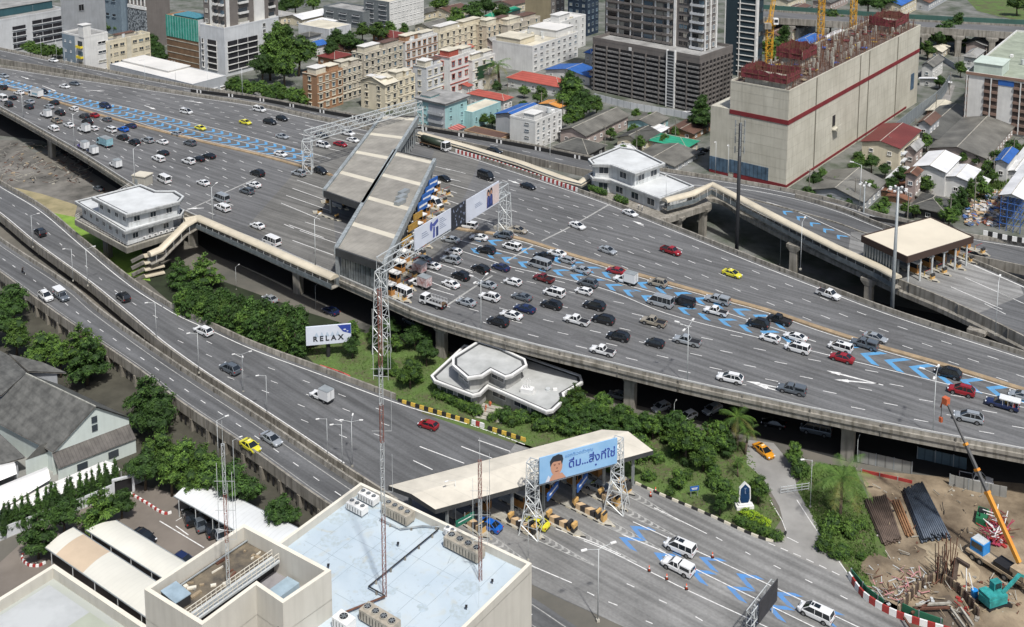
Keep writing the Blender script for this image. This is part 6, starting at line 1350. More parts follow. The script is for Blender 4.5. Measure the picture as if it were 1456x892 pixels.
class Bld:
 def __init__(s,name,label,cat,near,ul,ur,wall,roof=None,ax=None,group=None,z0=0,parapet=.7,ztop=None,rim=True,body=True):
  """near = (u, v_top, v_base) of the nearest vertical edge; ul/ur = u of the left and right top corners"""
  s.ax=AX if ax is None else ax;u,vt,vb=near;b=P(u,vb,z0);s.h=(zat(b,vt)if ztop is None else ztop)-z0;s.z0=z0;s.b=b
  s.o=thing(name,label,cat,(b.x,b.y,z0),s.ax,group)
  s.e1=Vector((math.cos(s.ax),math.sin(s.ax),0));s.e2=Vector((-math.sin(s.ax),math.cos(s.ax),0))
  def ext(e,ut):
   lo,hi=0,400
   for _ in range(50):
    m_=(lo+hi)/2;uu=proj(b+e*m_+Vector((0,0,s.h)))[0]
    if(uu<ut)==(e is s.e1):lo=m_
    else:hi=m_
   return lo
  s.lr=ext(s.e1,ur);s.ll=ext(s.e2,ul);s.wall=wall;s.roof=roof or RF_GREY
  if body:
   mb=MB();mb.prism([(0,0),(s.lr,0),(s.lr,s.ll),(0,s.ll)],-.2,s.h-(parapet if rim else 0),wall,top=s.roof);mb.build('wall',s.o)
   if rim:
    mb=MB();t=.3;H=s.h
    for(x0,y0,x1,y1)in((-.05,-.05,s.lr+.05,t),(-.05,s.ll-t,s.lr+.05,s.ll+.05),(-.05,t,t,s.ll-t),(s.lr-t,t,s.lr+.05,s.ll-t)):
     mb.box(((x0+x1)/2,(y0+y1)/2,H-parapet/2),(x1-x0,y1-y0,parapet),wall)
    mb.build('parapet',s.o)
 def win(s,face,rows,cols,style='plain',w=1.4,h=1.3,z0=None,z1=None,x0=0.0,x1=1.0,fr=None,name='window'):
  L=s.lr if face=='R' else s.ll;z0=0 if z0 is None else z0*s.h;z1=s.h if z1 is None else z1*s.h
  for r_ in range(rows):
   for c in range(cols):
    t=x0+(x1-x0)*(c+.5)/cols;z=z0+(z1-z0)*(r_+.5)/rows
    o=bpy.data.objects.new(name,win_mesh(style,w,h,fr,rw.randrange(5)));COL.objects.link(o);o.parent=s.o
    if face=='R':o.location=(L*t,-.01,z)
    else:o.location=(-.01,L*t,z);o.rotation_euler=(0,0,-math.pi/2)
  return s
 def face(s,face,x0,x1,z0,z1,mt,d=.06,name='panel'):
  L=s.lr if face=='R' else s.ll;a,b=L*x0,L*x1;mb=MB();zz0,zz1=s.h*z0,s.h*z1
  if face=='R':mb.box(((a+b)/2,-d/2,(zz0+zz1)/2),(b-a,d,zz1-zz0),mt)
  else:mb.box((-d/2,(a+b)/2,(zz0+zz1)/2),(d,b-a,zz1-zz0),mt)
  mb.build(name,s.o);return s
 def top(s,x0,x1,y0,y1,h,mt,name='roof_room',roof=None,zz=0):
  mb=MB();a,b,c,d=s.lr*x0,s.lr*x1,s.ll*y0,s.ll*y1;mb.prism([(a,c),(b,c),(b,d),(a,d)],s.h-.6+zz,s.h+h+zz,mt,top=roof or mt)
  mb.prism([(a-.3,c-.3),(b+.3,c-.3),(b+.3,d+.3),(a-.3,d+.3)],s.h+h+zz,s.h+h+.2+zz,roof or mt);mb.build(name,s.o);return s
 def gable(s,rh,mt,along='x',over=.6,name='roof'):
  """pitched roof; ridge along local x or y"""
  mb=MB();X,Y,H=s.lr,s.ll,s.h;o_=over
  if along=='x':
   A=[(-o_,-o_,H),(X+o_,-o_,H),(X+o_,Y/2,H+rh),(-o_,Y/2,H+rh),(X+o_,Y+o_,H),(-o_,Y+o_,H)]
   mb.mesh(A,[(0,1,2,3),(3,2,4,5)],mt);mb.mesh([(p[0],p[1],p[2]-.18)for p in A],[(3,2,1,0),(5,4,2,3)],CONC_D);mb.mesh([(0,0,H-.2),(0,Y,H-.2),(0,Y/2,H+rh-.15)],[(0,2,1)],s.wall);mb.mesh([(X,0,H-.2),(X,Y,H-.2),(X,Y/2,H+rh-.15)],[(0,1,2)],s.wall)
   mb.bar(A[3],A[2],.12,CONC_W,5)
  else:
   A=[(-o_,-o_,H),(-o_,Y+o_,H),(X/2,Y+o_,H+rh),(X/2,-o_,H+rh),(X+o_,Y+o_,H),(X+o_,-o_,H)]
   mb.mesh(A,[(3,2,1,0),(5,4,2,3)],mt);mb.mesh([(p[0],p[1],p[2]-.18)for p in A],[(0,1,2,3),(3,2,4,5)],CONC_D);mb.mesh([(0,0,H-.2),(X,0,H-.2),(X/2,0,H+rh-.15)],[(0,1,2)],s.wall);mb.mesh([(0,Y,H-.2),(X,Y,H-.2),(X/2,Y,H+rh-.15)],[(0,2,1)],s.wall)
   mb.bar(A[3],A[2],.12,CONC_W,5)
  mb.build(name,s.o);return s
 def hip(s,rh,mt,over=.7):
  mb=MB();X,Y,H=s.lr,s.ll,s.h;o_=over;i=min(X,Y)/2
  r=[(i,Y/2,H+rh),(X-i,Y/2,H+rh)]if X>=Y else[(X/2,i,H+rh),(X/2,Y-i,H+rh)]
  c=[(-o_,-o_,H),(X+o_,-o_,H),(X+o_,Y+o_,H),(-o_,Y+o_,H)]
  if X>=Y:fs=[(0,1,5,4),(1,2,5),(2,3,4,5),(3,0,4)]
  else:fs=[(0,1,4),(1,2,5,4),(2,3,5),(3,0,4,5)]
  mb.mesh(c+r,fs,mt);mb.mesh([(a,b,z-.12)for a,b,z in c],[(3,2,1,0)],CONC_D);mb.bar(r[0],r[1],.12,CONC_W,5)
  for a,b in(((0,0),(1,1))and((0,0),(3,0),(1,1),(2,1))if X>=Y else((0,0),(1,0),(2,1),(3,1))):mb.bar(c[a],r[b],.1,CONC_W,4)
  mb.build('roof',s.o);return s
 def clutter(s,n=4,seed=1):
  rr=random.Random(seed)
  for _ in range(n):
   mb=MB();x,y=rr.uniform(.1,.9)*s.lr,rr.uniform(.1,.9)*s.ll;k=rr.random()
   if k<.4:mb.bar((x,y,s.h-.6),(x,y,s.h+1.3),.7,STEEL_W,10)
   elif k<.8:mb.box((x,y,s.h-.1),(rr.uniform(.8,1.8),rr.uniform(.7,1.2),1.0),rr.choice([WHITE,GREYM,RF_CREAM]))
   else:mb.bar((x,y,s.h-.6),(x,y,s.h+2.5),.05,GREYM,4)
   mb.build('water_tank' if k<.4 else 'roof_unit' if k<.8 else 'antenna',s.o)
  return s
b=Bld('office_building','long pale grey office with dark louvred bands at the upper left','building',(-30,34,92),-90,94,W_PALE,RF_GREY)
b.win('R',4,1,'band',6.5,1.7,.18,.8,.36,.54,fr=W_PALE,name='louvre_band').win('R',4,1,'band',15,1.8,.22,.86,.58,.96,fr=W_PALE,name='louvre_band');b.top(.0,.96,.25,.9,3.0,mk('glass_band',(.03,.09,.11)),roof=RF_GREY).clutter(9,3)
b=Bld('office_building','plain pale grey block with one small dark window, left of the dark blue tower','building',(91,-70,88),86,145,W_PALE)
b.win('R',1,1,'plain',2.6,3.0,.42,.5,.3,.6,fr=W_GREY)
b=Bld('office_tower','dark blue tower behind the white stair apartment','building',(174,-120,52),130,205,W_BLUEG)
b.win('L',5,3,'band',3.0,1.2,.1,.75,.15,.95,fr=W_BLUEG)
b=Bld('office_tower','dark tower over a grey lattice podium at the upper left','building',(211,-110,70),176,236,W_TAUPE)
LAT=mat('lattice_panel',(.30,.33,.35),.6,col2=(.06,.07,.08),scale=1.1,fac=(.47,.53),detail=2);b.face('L',0,1,.02,.30,LAT,.5,'lattice_screen')
for k in range(5):b.face('L',.05+k*.2,.09+k*.2,.34,1,WHITE,.35,'fin')
b.face('L',0,1,.31,.335,WHITE,.5,'ledge');b.win('L',7,4,'plain',2.2,2.0,.36,.98,.02,.98,fr=W_DARK)
b=Bld('slatted_podium','podium of brown slats under a green glass band','building',(284,29,99),236,306,W_BROWN,RF_CREAM)
GREENG=mat('green_glass',(.03,.22,.17),.15,col2=(.06,.33,.26),scale=.3);b.face('L',0,1,.56,1.0,GREENG,.3,'glass_band').face('R',0,1,.0,1.0,W_PALE,.1,'side_wall')
for k in range(12):b.face('L',.02+k*.083,.026+k*.083,.56,1.0,W_TEAL,.38,'mullion')
b.face('L',0,1,.0,.55,mat('slats_brown',(.20,.125,.075),.7,var=.3,scale=.4),.12,'slat_screen')
for k in range(4):b.face('L',0,1,.10+k*.13,.115+k*.13,CONC_W,.25,'ledge')
b.top(.1,.9,.1,.8,.3,mat('pool_water',(.03,.20,.24),.1),'roof_pool')
b=Bld('condominium','white condominium podium with dark parking bands beside the brown slatted podium','building',(321,40,110),284,396,W_PALE,RF_CREAM)
b.win('L',5,1,'band',6.0,2.1,.1,.72,.26,.76,fr=W_WHITE,name='parking_band').win('L',5,1,'band',1.2,1.8,.1,.72,.84,.96,fr=W_WHITE,name='parking_band')
b.win('R',5,1,'band',16.5,2.1,.1,.72,.02,.62,fr=W_WHITE,name='parking_band').win('R',7,1,'plain',1.6,1.7,.05,.95,.68,.76,fr=W_WHITE).win('R',1,1,'band',4.5,1.8,.56,.7,.8,1.0,fr=W_WHITE,name='parking_band')
b=Bld('condominium_tower','grey glazed condominium tower rising from the white parking podium','building',(322,-90,42),285,392,W_TAUPE,z0=zat(P(321,110,0),41)-1.2,ztop=60)
b.face('R',.0,.06,0,1,W_WHITE,.3,'pier');b.face('R',.52,.72,0,1,W_WHITE,.3,'pier');b.face('L',.6,.7,0,1,W_WHITE,.3,'pier')
b.win('R',9,1,'balcony',5.2,2.4,.0,1.0,.12,.50,fr=W_WHITE,name='balcony').win('R',9,1,'plain',1.3,1.5,0,1,.55,.66,fr=W_DARK).win('R',9,1,'balcony',3.4,2.4,0,1,.74,.98,fr=W_WHITE,name='balcony').win('L',9,2,'balcony',2.6,2.4,0,1,.02,.58,fr=W_WHITE,name='balcony').win('L',9,1,'plain',1.8,1.8,0,1,.75,.98,fr=W_WHITE)
b=Bld('apartment_building','white apartment with stair tower and yellow balconies beside the back ramp','building',(123,52,119),88,153,W_WHITE,RF_GREY)
b.face('L',.42,1,0,.96,W_BLUEG,.1,'side_wall');YELB=mat('balcony_yellow',(.72,.58,.05),.6,var=.1,scale=.5);b.win('L',4,1,'balcony',3.6,2.8,.05,.92,.0,.38,fr=YELB,name='balcony').win('L',4,2,'plain',1,1,.1,.92,.5,.98)
b.top(-.02,.3,.0,.22,4.5,W_WHITE,'stair_tower');b.win('R',4,1,'plain',3.8,1.2,.1,.9,.5,.95)
b=Bld('apartment_building','cream four storey apartment beside the white roofed warehouse','building',(153,59,112),138,213,W_CREAM,RF_GREY);b.win('R',4,7,'plain',2.2,1.4,.05,.95,fr=W_CREAM);b.face('R',.45,.55,0,1,RF_CREAM,.4,'pier').face('R',.02,.08,0,1,RF_CREAM,.4,'pier');b.top(.3,.7,.3,.7,1.2,W_BEIGE,roof=RF_BROWN).clutter(5,9)
b=Bld('warehouse','low warehouse with a brilliant white roof beside the back ramp','building',(275,120,153),156,322,W_GREY,RF_WHITE,parapet=.15);b.top(.35,.98,.42,.99,.5,RF_WHITE,'roof_step');b.win('R',1,4,'hood',2.4,1.2,.3,.7)
b=Bld('hall_building','low building with a bright cream roof beyond the big trees','building',(468,42,60),424,499,W_PALE,RF_CREAM,parapet=.2)
b=Bld('office_building','low dark grey building with a flat grey roof beside the pale lattice office','building',(516,17,42),460,540,mk('wall_steel',(.16,.18,.19)),RF_GREY);b.win('L',2,3,'band',5,.5,.2,.9,fr=W_GREY)
b=Bld('office_building','cube office with one dark side and one white lattice side','building',(554,3,44),517,602,mk('wall_steel',(.16,.18,.19)),RF_CREAM);b.win('L',5,2,'band',5,.5,.1,.95,fr=W_GREY);b.face('R',0,1,0,1,W_WHITE,.2,'white_screen');b.win('R',5,9,'hood',1.6,1.8,.02,.98,fr=W_WHITE)
def townhouse(near,ul,ur,wall,label,rows=4,cols=4,trim=None,lc=1,top=None,mans=True,seed=1,roof=None):
 b=Bld('townhouse',label,'house',near,ul,ur,wall,roof or RF_CREAM,group='townhouses');trim=trim or RF_CREAM
 b.win('R',rows,cols,'hood',1.7,1.9,.04,.98,fr=trim);b.win('L',rows,lc,'hood',1.5,1.8,.04,.98,fr=trim)
 for k in range(1,rows):b.face('R',0,1,k/rows-.006,k/rows+.012,trim,.25,'cornice')
 b.face('L',0,1,.985,1.0,trim,.3,'cornice');b.top(.08,.45,.2,.8,1.9,trim,roof=RF_WHITE if seed%2 else RF_CREAM)
 b.top(.55,.92,.15,.7,1.5,wall,roof=RF_CREAM if seed%3 else RF_BROWN);b.clutter(5,seed);return b
townhouse((452,107,160),430,487,W_BROWN,'orange brown townhouse at the near end of its terrace',4,4,seed=1,lc=1)
townhouse((487,97,146),470,514,W_BEIGE,'greyish townhouse joined behind the orange brown one',4,4,seed=2)
townhouse((518,76,132),500,573,W_BEIGE,'beige grey mansard townhouse row with white framed windows',5,7,seed=3,lc=2)
townhouse((577,60,112),560,622,W_WHITE,'white and brown townhouses behind the beige mansard row',4,6,trim=W_BROWN,seed=4)
townhouse((624,47,90),606,690,W_CREAM,'long cream townhouse row with a pale penthouse terrace',4,8,seed=5)
townhouse((692,37,76),676,728,W_TAN,'tan townhouses left of the white stepped block',4,5,seed=6)
townhouse((722,36,72),700,768,W_BEIGE,'greyish beige townhouses under the tan slab tower',4,4,seed=12)
townhouse((548,121,160),513,565,W_CREAM,'cream gabled house in front of the beige mansard row',3,2,seed=7,lc=2).gable(2.2,RF_CREAM,'x')
townhouse((566,112,152),546,590,W_CREAM,'yellowish house with a small balcony beside the cream gable',3,3,seed=8)
townhouse((607,96,146),587,632,W_PALE,'pale grey block behind the gantry end',3,3,seed=9)
townhouse((640,82,140),618,676,W_WHITE,'white house with red awnings left of the palm',3,4,trim=RF_RED,seed=10)
townhouse((672,86,132),655,704,W_WHITE,'white shophouse with a dark green shop panel',3,3,seed=11).face('R',.2,.95,.35,.75,mat('shop_green',(.02,.06,.03),.4),.3,'shop_panel')
for i,(a,l_,r_,m_,lab)in enumerate([((652,73,84),640,673,RF_RED,'small bright red awning roof on the white house'),((666,123,136),636,671,RF_RED,'long thin red roof in front of the white house'),((688,84,96),668,692,RF_RED,'red awning roof over the shophouse terrace')]):
 b=Bld('awning_house',lab,'house',a,l_,r_,W_WHITE,m_,rim=False);b.gable(1.0,m_,'x')
b=Bld('townhouse','turquoise and grey house with balconies behind the far walkway','house',(633,148,192),593,664,W_TEAL,RF_GREY,parapet=.2);b.face('L',0,.58,0,.9,W_GREY,.12,'grey_front').win('L',3,1,'balcony',6.5,2.4,.05,.85,.05,.55,fr=W_GREY,name='balcony').win('L',3,2,'plain',1.4,1.3,.05,.9,.62,.98,fr=W_TEAL).win('R',3,2,'plain',1.2,1.2,.1,.9,fr=W_TEAL).top(-.05,1.05,-.05,1.05,.15,RF_GREY,'roof_sheet').top(.1,.5,.6,.95,1.0,W_TEAL,roof=RF_GREY)
b=Bld('townhouse','low turquoise annex right of the balcony house','house',(672,160,184),650,712,W_TEAL,RF_CREAM,parapet=.2);b.win('R',1,4,'plain',1.0,1.8,.2,.8,fr=W_TEAL)
b=Bld('striped_shed','shed with red and white striped roof below the turquoise house','shed',(647,186,192),618,660,W_WHITE,RF_GREY,rim=False);b.gable(1.0,ribbed('roof_striped',(.65,.2,.18),1.6,AX,dark=.25,width=.5),'x')
b=Bld('shed','brown flat shed beside the back ramp wall','shed',(712,197,205),660,727,mk('wall_shed',(.38,.25,.15)),RF_BROWN,parapet=.2)
b=Bld('shed','shed with a bright blue roof left of the white flats','shed',(742,170,196),705,776,W_GREY,rim=False);b.gable(1.6,RF_BLUE,'x')
b=Bld('apartment_building','white five storey flats with small dark windows beside the back ramp','building',(761,172,214),725,799,W_WHITE,RF_GREY);b.win('R',4,5,'plain',1.3,1.3,.03,.97,fr=W_WHITE).win('L',4,1,'plain',1.8,.8,.05,.95,.15,.5,fr=W_GREY).top(.05,.35,.1,.5,1.6,W_WHITE).clutter(8,4)
b=Bld('apartment_building','long white block with strip windows beneath the cluttered roof terrace','building',(757,66,104),700,822,W_WHITE,RF_CREAM);b.win('R',4,8,'plain',2.0,1.2,.03,.97,fr=W_WHITE).top(.0,.3,.3,.9,2.0,W_CREAM,roof=RF_CREAM).top(.6,.98,.1,.8,2.6,W_WHITE,roof=RF_WHITE).clutter(10,5)
b=Bld('apartment_building','white stepped block with a flat bright roof behind the strip windowed block','building',(795,32,78),772,833,W_WHITE,RF_WHITE);b.win('R',5,4,'plain',1.2,1.2,.02,.98,fr=W_WHITE).win('L',5,2,'plain',1.2,1.2,.02,.98,fr=W_WHITE).top(.1,.5,.2,.7,2.4,W_WHITE).clutter(4,7)
b=Bld('tower_block','tan slab block behind the white stepped block','building',(783,-60,42),747,803,W_TAUPE);b.face('L',0,1,0,1,mk('wall_sand',(.33,.28,.18)),.1,'side_wall');b.win('R',6,3,'plain',1.4,1.4,.1,.7,fr=W_WHITE)
b=Bld('office_tower','dark navy glass block just left of the condominium tower','building',(834,-60,52),808,852,mk('wall_navy',(.02,.035,.06)));b.win('R',9,3,'plain',1.6,1.6,.02,.75,fr=W_BLUEG).win('L',9,3,'plain',1.6,1.6,.02,.75,fr=W_BLUEG)
def low(name,label,near,ul,ur,wall,roof,rh,al='x',cat='house',kind='gable',wins=True,ax=None):
 b=Bld(name,label,cat,near,ul,ur,wall,rim=False,ax=ax)
 b.gable(rh,roof,al)if kind=='gable' else b.hip(rh,roof)
 if wins:b.win('R',max(1,int(b.h/3.4)),max(2,int(b.lr/4)),'plain',1.3,1.2,.05,.9).win('L',max(1,int(b.h/3.4)),max(1,int(b.ll/4.5)),'plain',1.3,1.2,.05,.9)
 return b
low('villa','large house with a long red hipped roof above the trees',(795,124,138),722,812,W_WHITE,RF_RED,2.6,kind='hip')
low('villa','smaller red roofed wing left of the blue roof',(716,143,158),666,728,W_WHITE,RF_RED,1.6,kind='hip')
low('shed','broad sheds with overlapping blue roofs beside the condominium',(838,110,122),776,858,W_WHITE,RF_BLUE,2.0,cat='shed')
low('pavilion','small pavilion with a bright orange roof among the trees',(795,153,173),768,807,W_WHITE,RF_ORANGE,.9,cat='pavilion')
low('long_shed','long fibre roofed shed with an open timber side behind the trees',(832,193,212),797,893,W_PINK,RF_FIBRE,2.0,cat='shed')
low('shed','dark pyramid roofed shed next to the back ramp',(835,219,232),788,860,W_DARK,RF_SLATE,2.6,kind='hip',cat='shed')
low('house','bungalow with brown fibre roof and blue trim below the condominium',(928,179,190),893,950,W_TEAL,RF_FIBRE,1.4)
low('house','dark fibre roofed bungalow beside the green roof',(912,203,216),878,938,W_CREAM,RF_SLATE,1.8)
low('pavilion','pavilion under a vivid green roof left of the concrete tower',(975,210,222),922,992,W_CREAM,RF_GREEN,1.6,kind='hip',cat='pavilion')
low('shed','broad grey shed behind the right gatehouse roof',(958,236,246),900,992,W_GREY,RF_FIBRE,1.4,cat='shed')
low('shed','small shed with a shiny pale blue canopy between bungalows',(938,188,197),912,950,W_GREY,RF_SHINY,.6,cat='shed')
low('shed','tiny white roofed shed at the end of the long shed',(815,192,204),796,822,W_WHITE,RF_SHINY,.8,cat='shed')
low('shed','brown roofed market shed at the foot of the condominium',(985,190,200),952,1010,W_BROWN,RF_BROWN,1.0,cat='shed')
low('shed','white roofed shed under the green pavilion',(898,214,222),876,905,W_WHITE,RF_SHINY,.8,cat='shed')
low('house','brown hipped house behind the beige mansard row',(490,72,84),454,512,W_BROWN,RF_BROWN,2.5,kind='hip')
low('house','brown roofed house left of the orange brown townhouse',(476,84,96),452,500,W_BROWN,RF_MAROON,2.0,kind='hip')
low('house','low brown roofed house beyond the townhouse row',(560,54,64),530,580,W_BROWN,RF_MAROON,2.0,kind='hip')
for i,(q,l_,r_,m_,lab)in enumerate([((612,40,48),590,640,RF_FIBRE,'grey fibre roof house beyond the beige terrace'),((655,34,42),630,690,RF_CREAM,'cream roofed hall beyond the cream terrace'),((640,18,28),612,668,RF_BROWN,'brown roofed house beneath the far trees'),((700,24,34),690,740,RF_GREEN,'house with a faded green roof beyond the tan townhouses'),((728,8,20),700,770,RF_BROWN,'wide brown roofed house at the top edge left of the towers'),((600,20,30),588,628,RF_SLATE,'slate roofed house right of the lattice office'),((430,28,38),405,470,RF_SHINY,'pale shed beyond the big trees'),((400,24,36),370,420,RF_GREY,'grey shed at the street beyond the condominium')]):
 low('house',lab,q,l_,r_,W_CREAM,m_,1.8,kind='hip' if i%2 else 'gable')
b=Bld('condominium','dark condominium podium of ten parking decks','building',(993,80,161),843,1042,W_TAUPE,RF_GREY,parapet=1.2,ax=R(49))
GP=mk('deck_front',(.27,.265,.26),var=.6,scale=1.2)
b.face('L',0,1,.0,.86,mat('podium_void',(.022,.022,.024),.8,var=.5,scale=1.0),.1,'void');b.face('R',0,1,.0,.86,mat('podium_void',(.022,.022,.024),.8),.1,'void')
for r_ in range(10):
 z=.03+r_*.083
 b.face('L',0,1,z,z+.032,GP,.55,'deck_front');b.face('R',0,1,z,z+.03,W_TAUPE,.45,'deck_front')
for k in range(8):b.face('L',k/8+.1,k/8+.108,0,.87,W_TAUPE,.7,'pier')
for k in range(9):b.face('R',k/9+.02,k/9+.035,0,.87,W_TAUPE,.6,'pier')
b.face('L',.205,.215,0,1.02,WHITE,.95,'white_fin').face('L',.275,.285,0,1.02,WHITE,.95,'white_fin');b.face('L',.215,.275,.0,1.0,mat('shaft_dark',(.04,.045,.05),.5),.85,'stair_shaft')
for r_ in range(18):b.face('L',.215,.275,.02+r_*.053,.03+r_*.053,W_PALE,.9,'shaft_bar')
b.face('L',.62,.645,.87,.93,WHITE,.2,'emblem_panel')
zp=b.h
CONDO=b
b=Bld('condominium_tower','tall condominium tower with white fins above the dark parking decks','building',(1001,-150,73),862,1022,W_TAUPE,z0=zp-1.2,ztop=zp+42,ax=R(49))
for k,t in enumerate((.115,.27,.335,.47,.60,.72,.85,.97)):b.face('L',t,t+(.022 if k in(1,2)else.010),0,1,WHITE,.5,'white_fin')
b.face('R',.0,.04,0,1,WHITE,.5,'white_fin').face('R',.9,.99,0,1,WHITE,.5,'white_fin').face('R',.42,.5,0,1,WHITE,.4,'white_fin')
b.win('L',8,2,'balcony',3.6,2.4,0,.62,.02,.115,fr=W_PALE,name='balcony').win('L',8,4,'balcony',4.4,2.4,0,.62,.30,.70,fr=W_TAUPE,name='balcony').win('L',8,3,'balcony',4.2,2.4,0,.62,.71,.97,fr=W_TAUPE,name='balcony').win('R',8,3,'plain',1.6,1.9,0,.62,.06,.9,fr=W_WHITE).win('L',8,3,'plain',2.2,1.9,0,.62,.12,.24,fr=W_TAUPE)
b=Bld('glass_tower','dark glass tower gridded with white bars left of the cranes','building',(1074,-120,112),1034,1089,mk('wall_navy2',(.025,.045,.06),streak=0))
for t in(0,.52,.97):b.face('L',t,t+(.05 if t==0 else.02),0,1,WHITE,.4,'white_mullion')
for r_ in range(24):b.face('L',0,.6,.03+r_*.041,.036+r_*.041,WHITE,.3,'white_bar')
b.face('R',0,.15,0,1,WHITE,.3,'white_mullion');b.win('R',10,2,'plain',1.8,1.8,.1,.95,.2,1,fr=W_DARK)
TW=mat('precast_concrete',(.54,.52,.44),.8,col2=(.44,.42,.35),scale=.12,streak=.22,detail=7)
b=Bld('unfinished_tower','huge windowless cream concrete block under construction with dark red bands','building',(1117,129,270),1039,1309,TW,mat('slab_rough',(.17,.135,.115),.9,var=.6,scale=.6),parapet=.5,ax=R(51.5))
BAND=mat('band_dark_red',(.20,.025,.03),.7,var=.25,scale=.4);T=b
for f in('L','R'):b.face(f,0,1,.655,.70,BAND,.15,'red_band')
b.face('R',0,.9,.02,.045,BAND,.12,'red_band');b.face('L',.0,.9,.0,.05,BAND,.12,'red_band')
NB=ribbed('netting_blue',(.09,.15,.22),1.3,R(141.5),dark=.35,var=.5,scale=.5);b.face('L',.30,.98,.05,.18,NB,.2,'blue_netting');an=MB();an.prism([(0,T.ll),(T.lr*.4,T.ll),(T.lr*.4,T.ll*1.34),(0,T.ll*1.34)],0,T.h*.70,TW);an.build('annex',T.o);an=MB();an.box((-.1,T.ll*1.17,T.h*.10),(.2,T.ll*.33,T.h*.14),NB);an.build('blue_netting',T.o);an=MB();an.box((-.08,T.ll*1.17,T.h*.015),(.16,T.ll*.34,T.h*.03),BAND);an.build('red_band',T.o)
b.face('R',.93,.96,.22,.42,NB,.15,'blue_netting')
for t in(.17,.48,.55,.79):b.face('R',t,t+.006,0,.99,mat('joint_strip',(.16,.15,.12),.9),.09,'panel_joint')  # thin darker strips drawn over the upright panel joints
mb=MB();x=T.lr*.30;mb.box((x,-.08,T.h*.42),(2.2,.1,3.6),DARK);mb.box((x+.6,-1.0,T.h*.33),(3.6,2.0,.35),TW);mb.box((x+.6,-1.95,T.h*.36),(3.6,.12,1.3),TW);mb.build('loading_bay',T.o)
seam=MB();js=mat('panel_seam',(.33,.31,.25),.9)
for k in range(1,10):
 seam.box((T.lr/2,-.012,T.h*k/10),(T.lr,.02,.05),js);seam.box((-.012,T.ll/2,T.h*k/10),(.02,T.ll,.05),js)
seam.build('panel_seams',T.o)
rr=random.Random(8)
rb=MB();RUST=mat('rust_rebar',(.15,.07,.045),.8,var=.4,scale=2);FORM=mat('formwork_red',(.20,.04,.05),.8,var=.6,scale=.9);PLY=mat('plywood',(.38,.30,.2),.8,var=.4,scale=.8)
for i in range(44):
 for j in range(7):
  x,y=T.lr*(.02+i/44*.96),T.ll*(.05+j*.15)
  if rr.random()<.85:
   for q in range(4):ox,oy=rr.uniform(-.7,.7),rr.uniform(-.7,.7);rb.bar((x+ox,y+oy,T.h-.6),(x+ox+rr.uniform(-.15,.15),y+oy,T.h+rr.uniform(1.2,3.4)),.065,RUST,3)
  if rr.random()<.4:rb.bar((x,y,T.h+1.6),(x+rr.uniform(2,5),y+rr.uniform(-1,1),T.h+1.7),.06,RUST,3)
tag(rb.build('rebar',T.o),kind='stuff')
rb=MB()
for i in range(150):
 x,y=rr.uniform(.03,.97)*T.lr,rr.uniform(.06,.94)*T.ll;k=rr.random()
 if k<.4:rb.box((x,y,T.h+.9),(rr.uniform(.3,.8),rr.uniform(.3,.8),rr.uniform(2.0,3.4)),CONC_W)
 elif k<.7:rb.box((x,y,T.h+rr.uniform(-.2,.6)),(rr.uniform(1,3),rr.uniform(.8,2),.25),rr.choice([PLY,FORM,mat('tarp_blue',(.04,.10,.35),.6)]),rr.uniform(0,3))
 else:rb.box((x,y,T.h),(rr.uniform(1,2.5),.2,.3),rr.choice([YEL,ORG,PLY]),rr.uniform(0,3))
tag(rb.build('site_materials',T.o),kind='stuff')
def core(x0,x1,y0,y1,hh):
 mb=MB();a,b_,c,d=T.lr*x0,T.lr*x1,T.ll*y0,T.ll*y1;mb.prism([(a,c),(b_,c),(b_,d),(a,d)],T.h-.6,T.h+hh*.45,CONC_W);mb.build('core_wall',T.o)
 mb=MB();e=.9
 for(q0,q1)in(((a-e,c-e),(b_+e,c-e)),((b_+e,c-e),(b_+e,d+e)),((b_+e,d+e),(a-e,d+e)),((a-e,d+e),(a-e,c-e))):
  K=8;top=[hh*rr.uniform(.86,1.08)for _ in range(K+1)];Q=[(q0[0]+(q1[0]-q0[0])*k/K+rr.uniform(-.15,.15),q0[1]+(q1[1]-q0[1])*k/K+rr.uniform(-.15,.15))for k in range(K+1)];mb.mesh([(*p,T.h+hh*.36)for p in Q]+[(*p,T.h+t_)for p,t_ in zip(Q,top)],[(k,k+1,k+K+2,k+K+1)for k in range(K)],FORM);[mb.bar((*p,T.h+hh*.3),(*p,T.h+t_+rr.uniform(.2,.9)),.07,RUST,3)for p,t_ in zip(Q,top)];mb.bar((*q0,T.h+hh*.68),(*q1,T.h+hh*.68),.12,RUST,4)
 for q in range(60):x,y=rr.uniform(a,b_),rr.uniform(c,d);mb.bar((x,y,T.h+hh*.4),(x,y,T.h+hh+rr.uniform(.4,2)),.06,RUST,3)
 mb.build('red_formwork',T.o)
core(.01,.08,.10,.78,4.6);core(.26,.34,.52,.9,5.4);core(.84,.95,.2,.62,5.0)
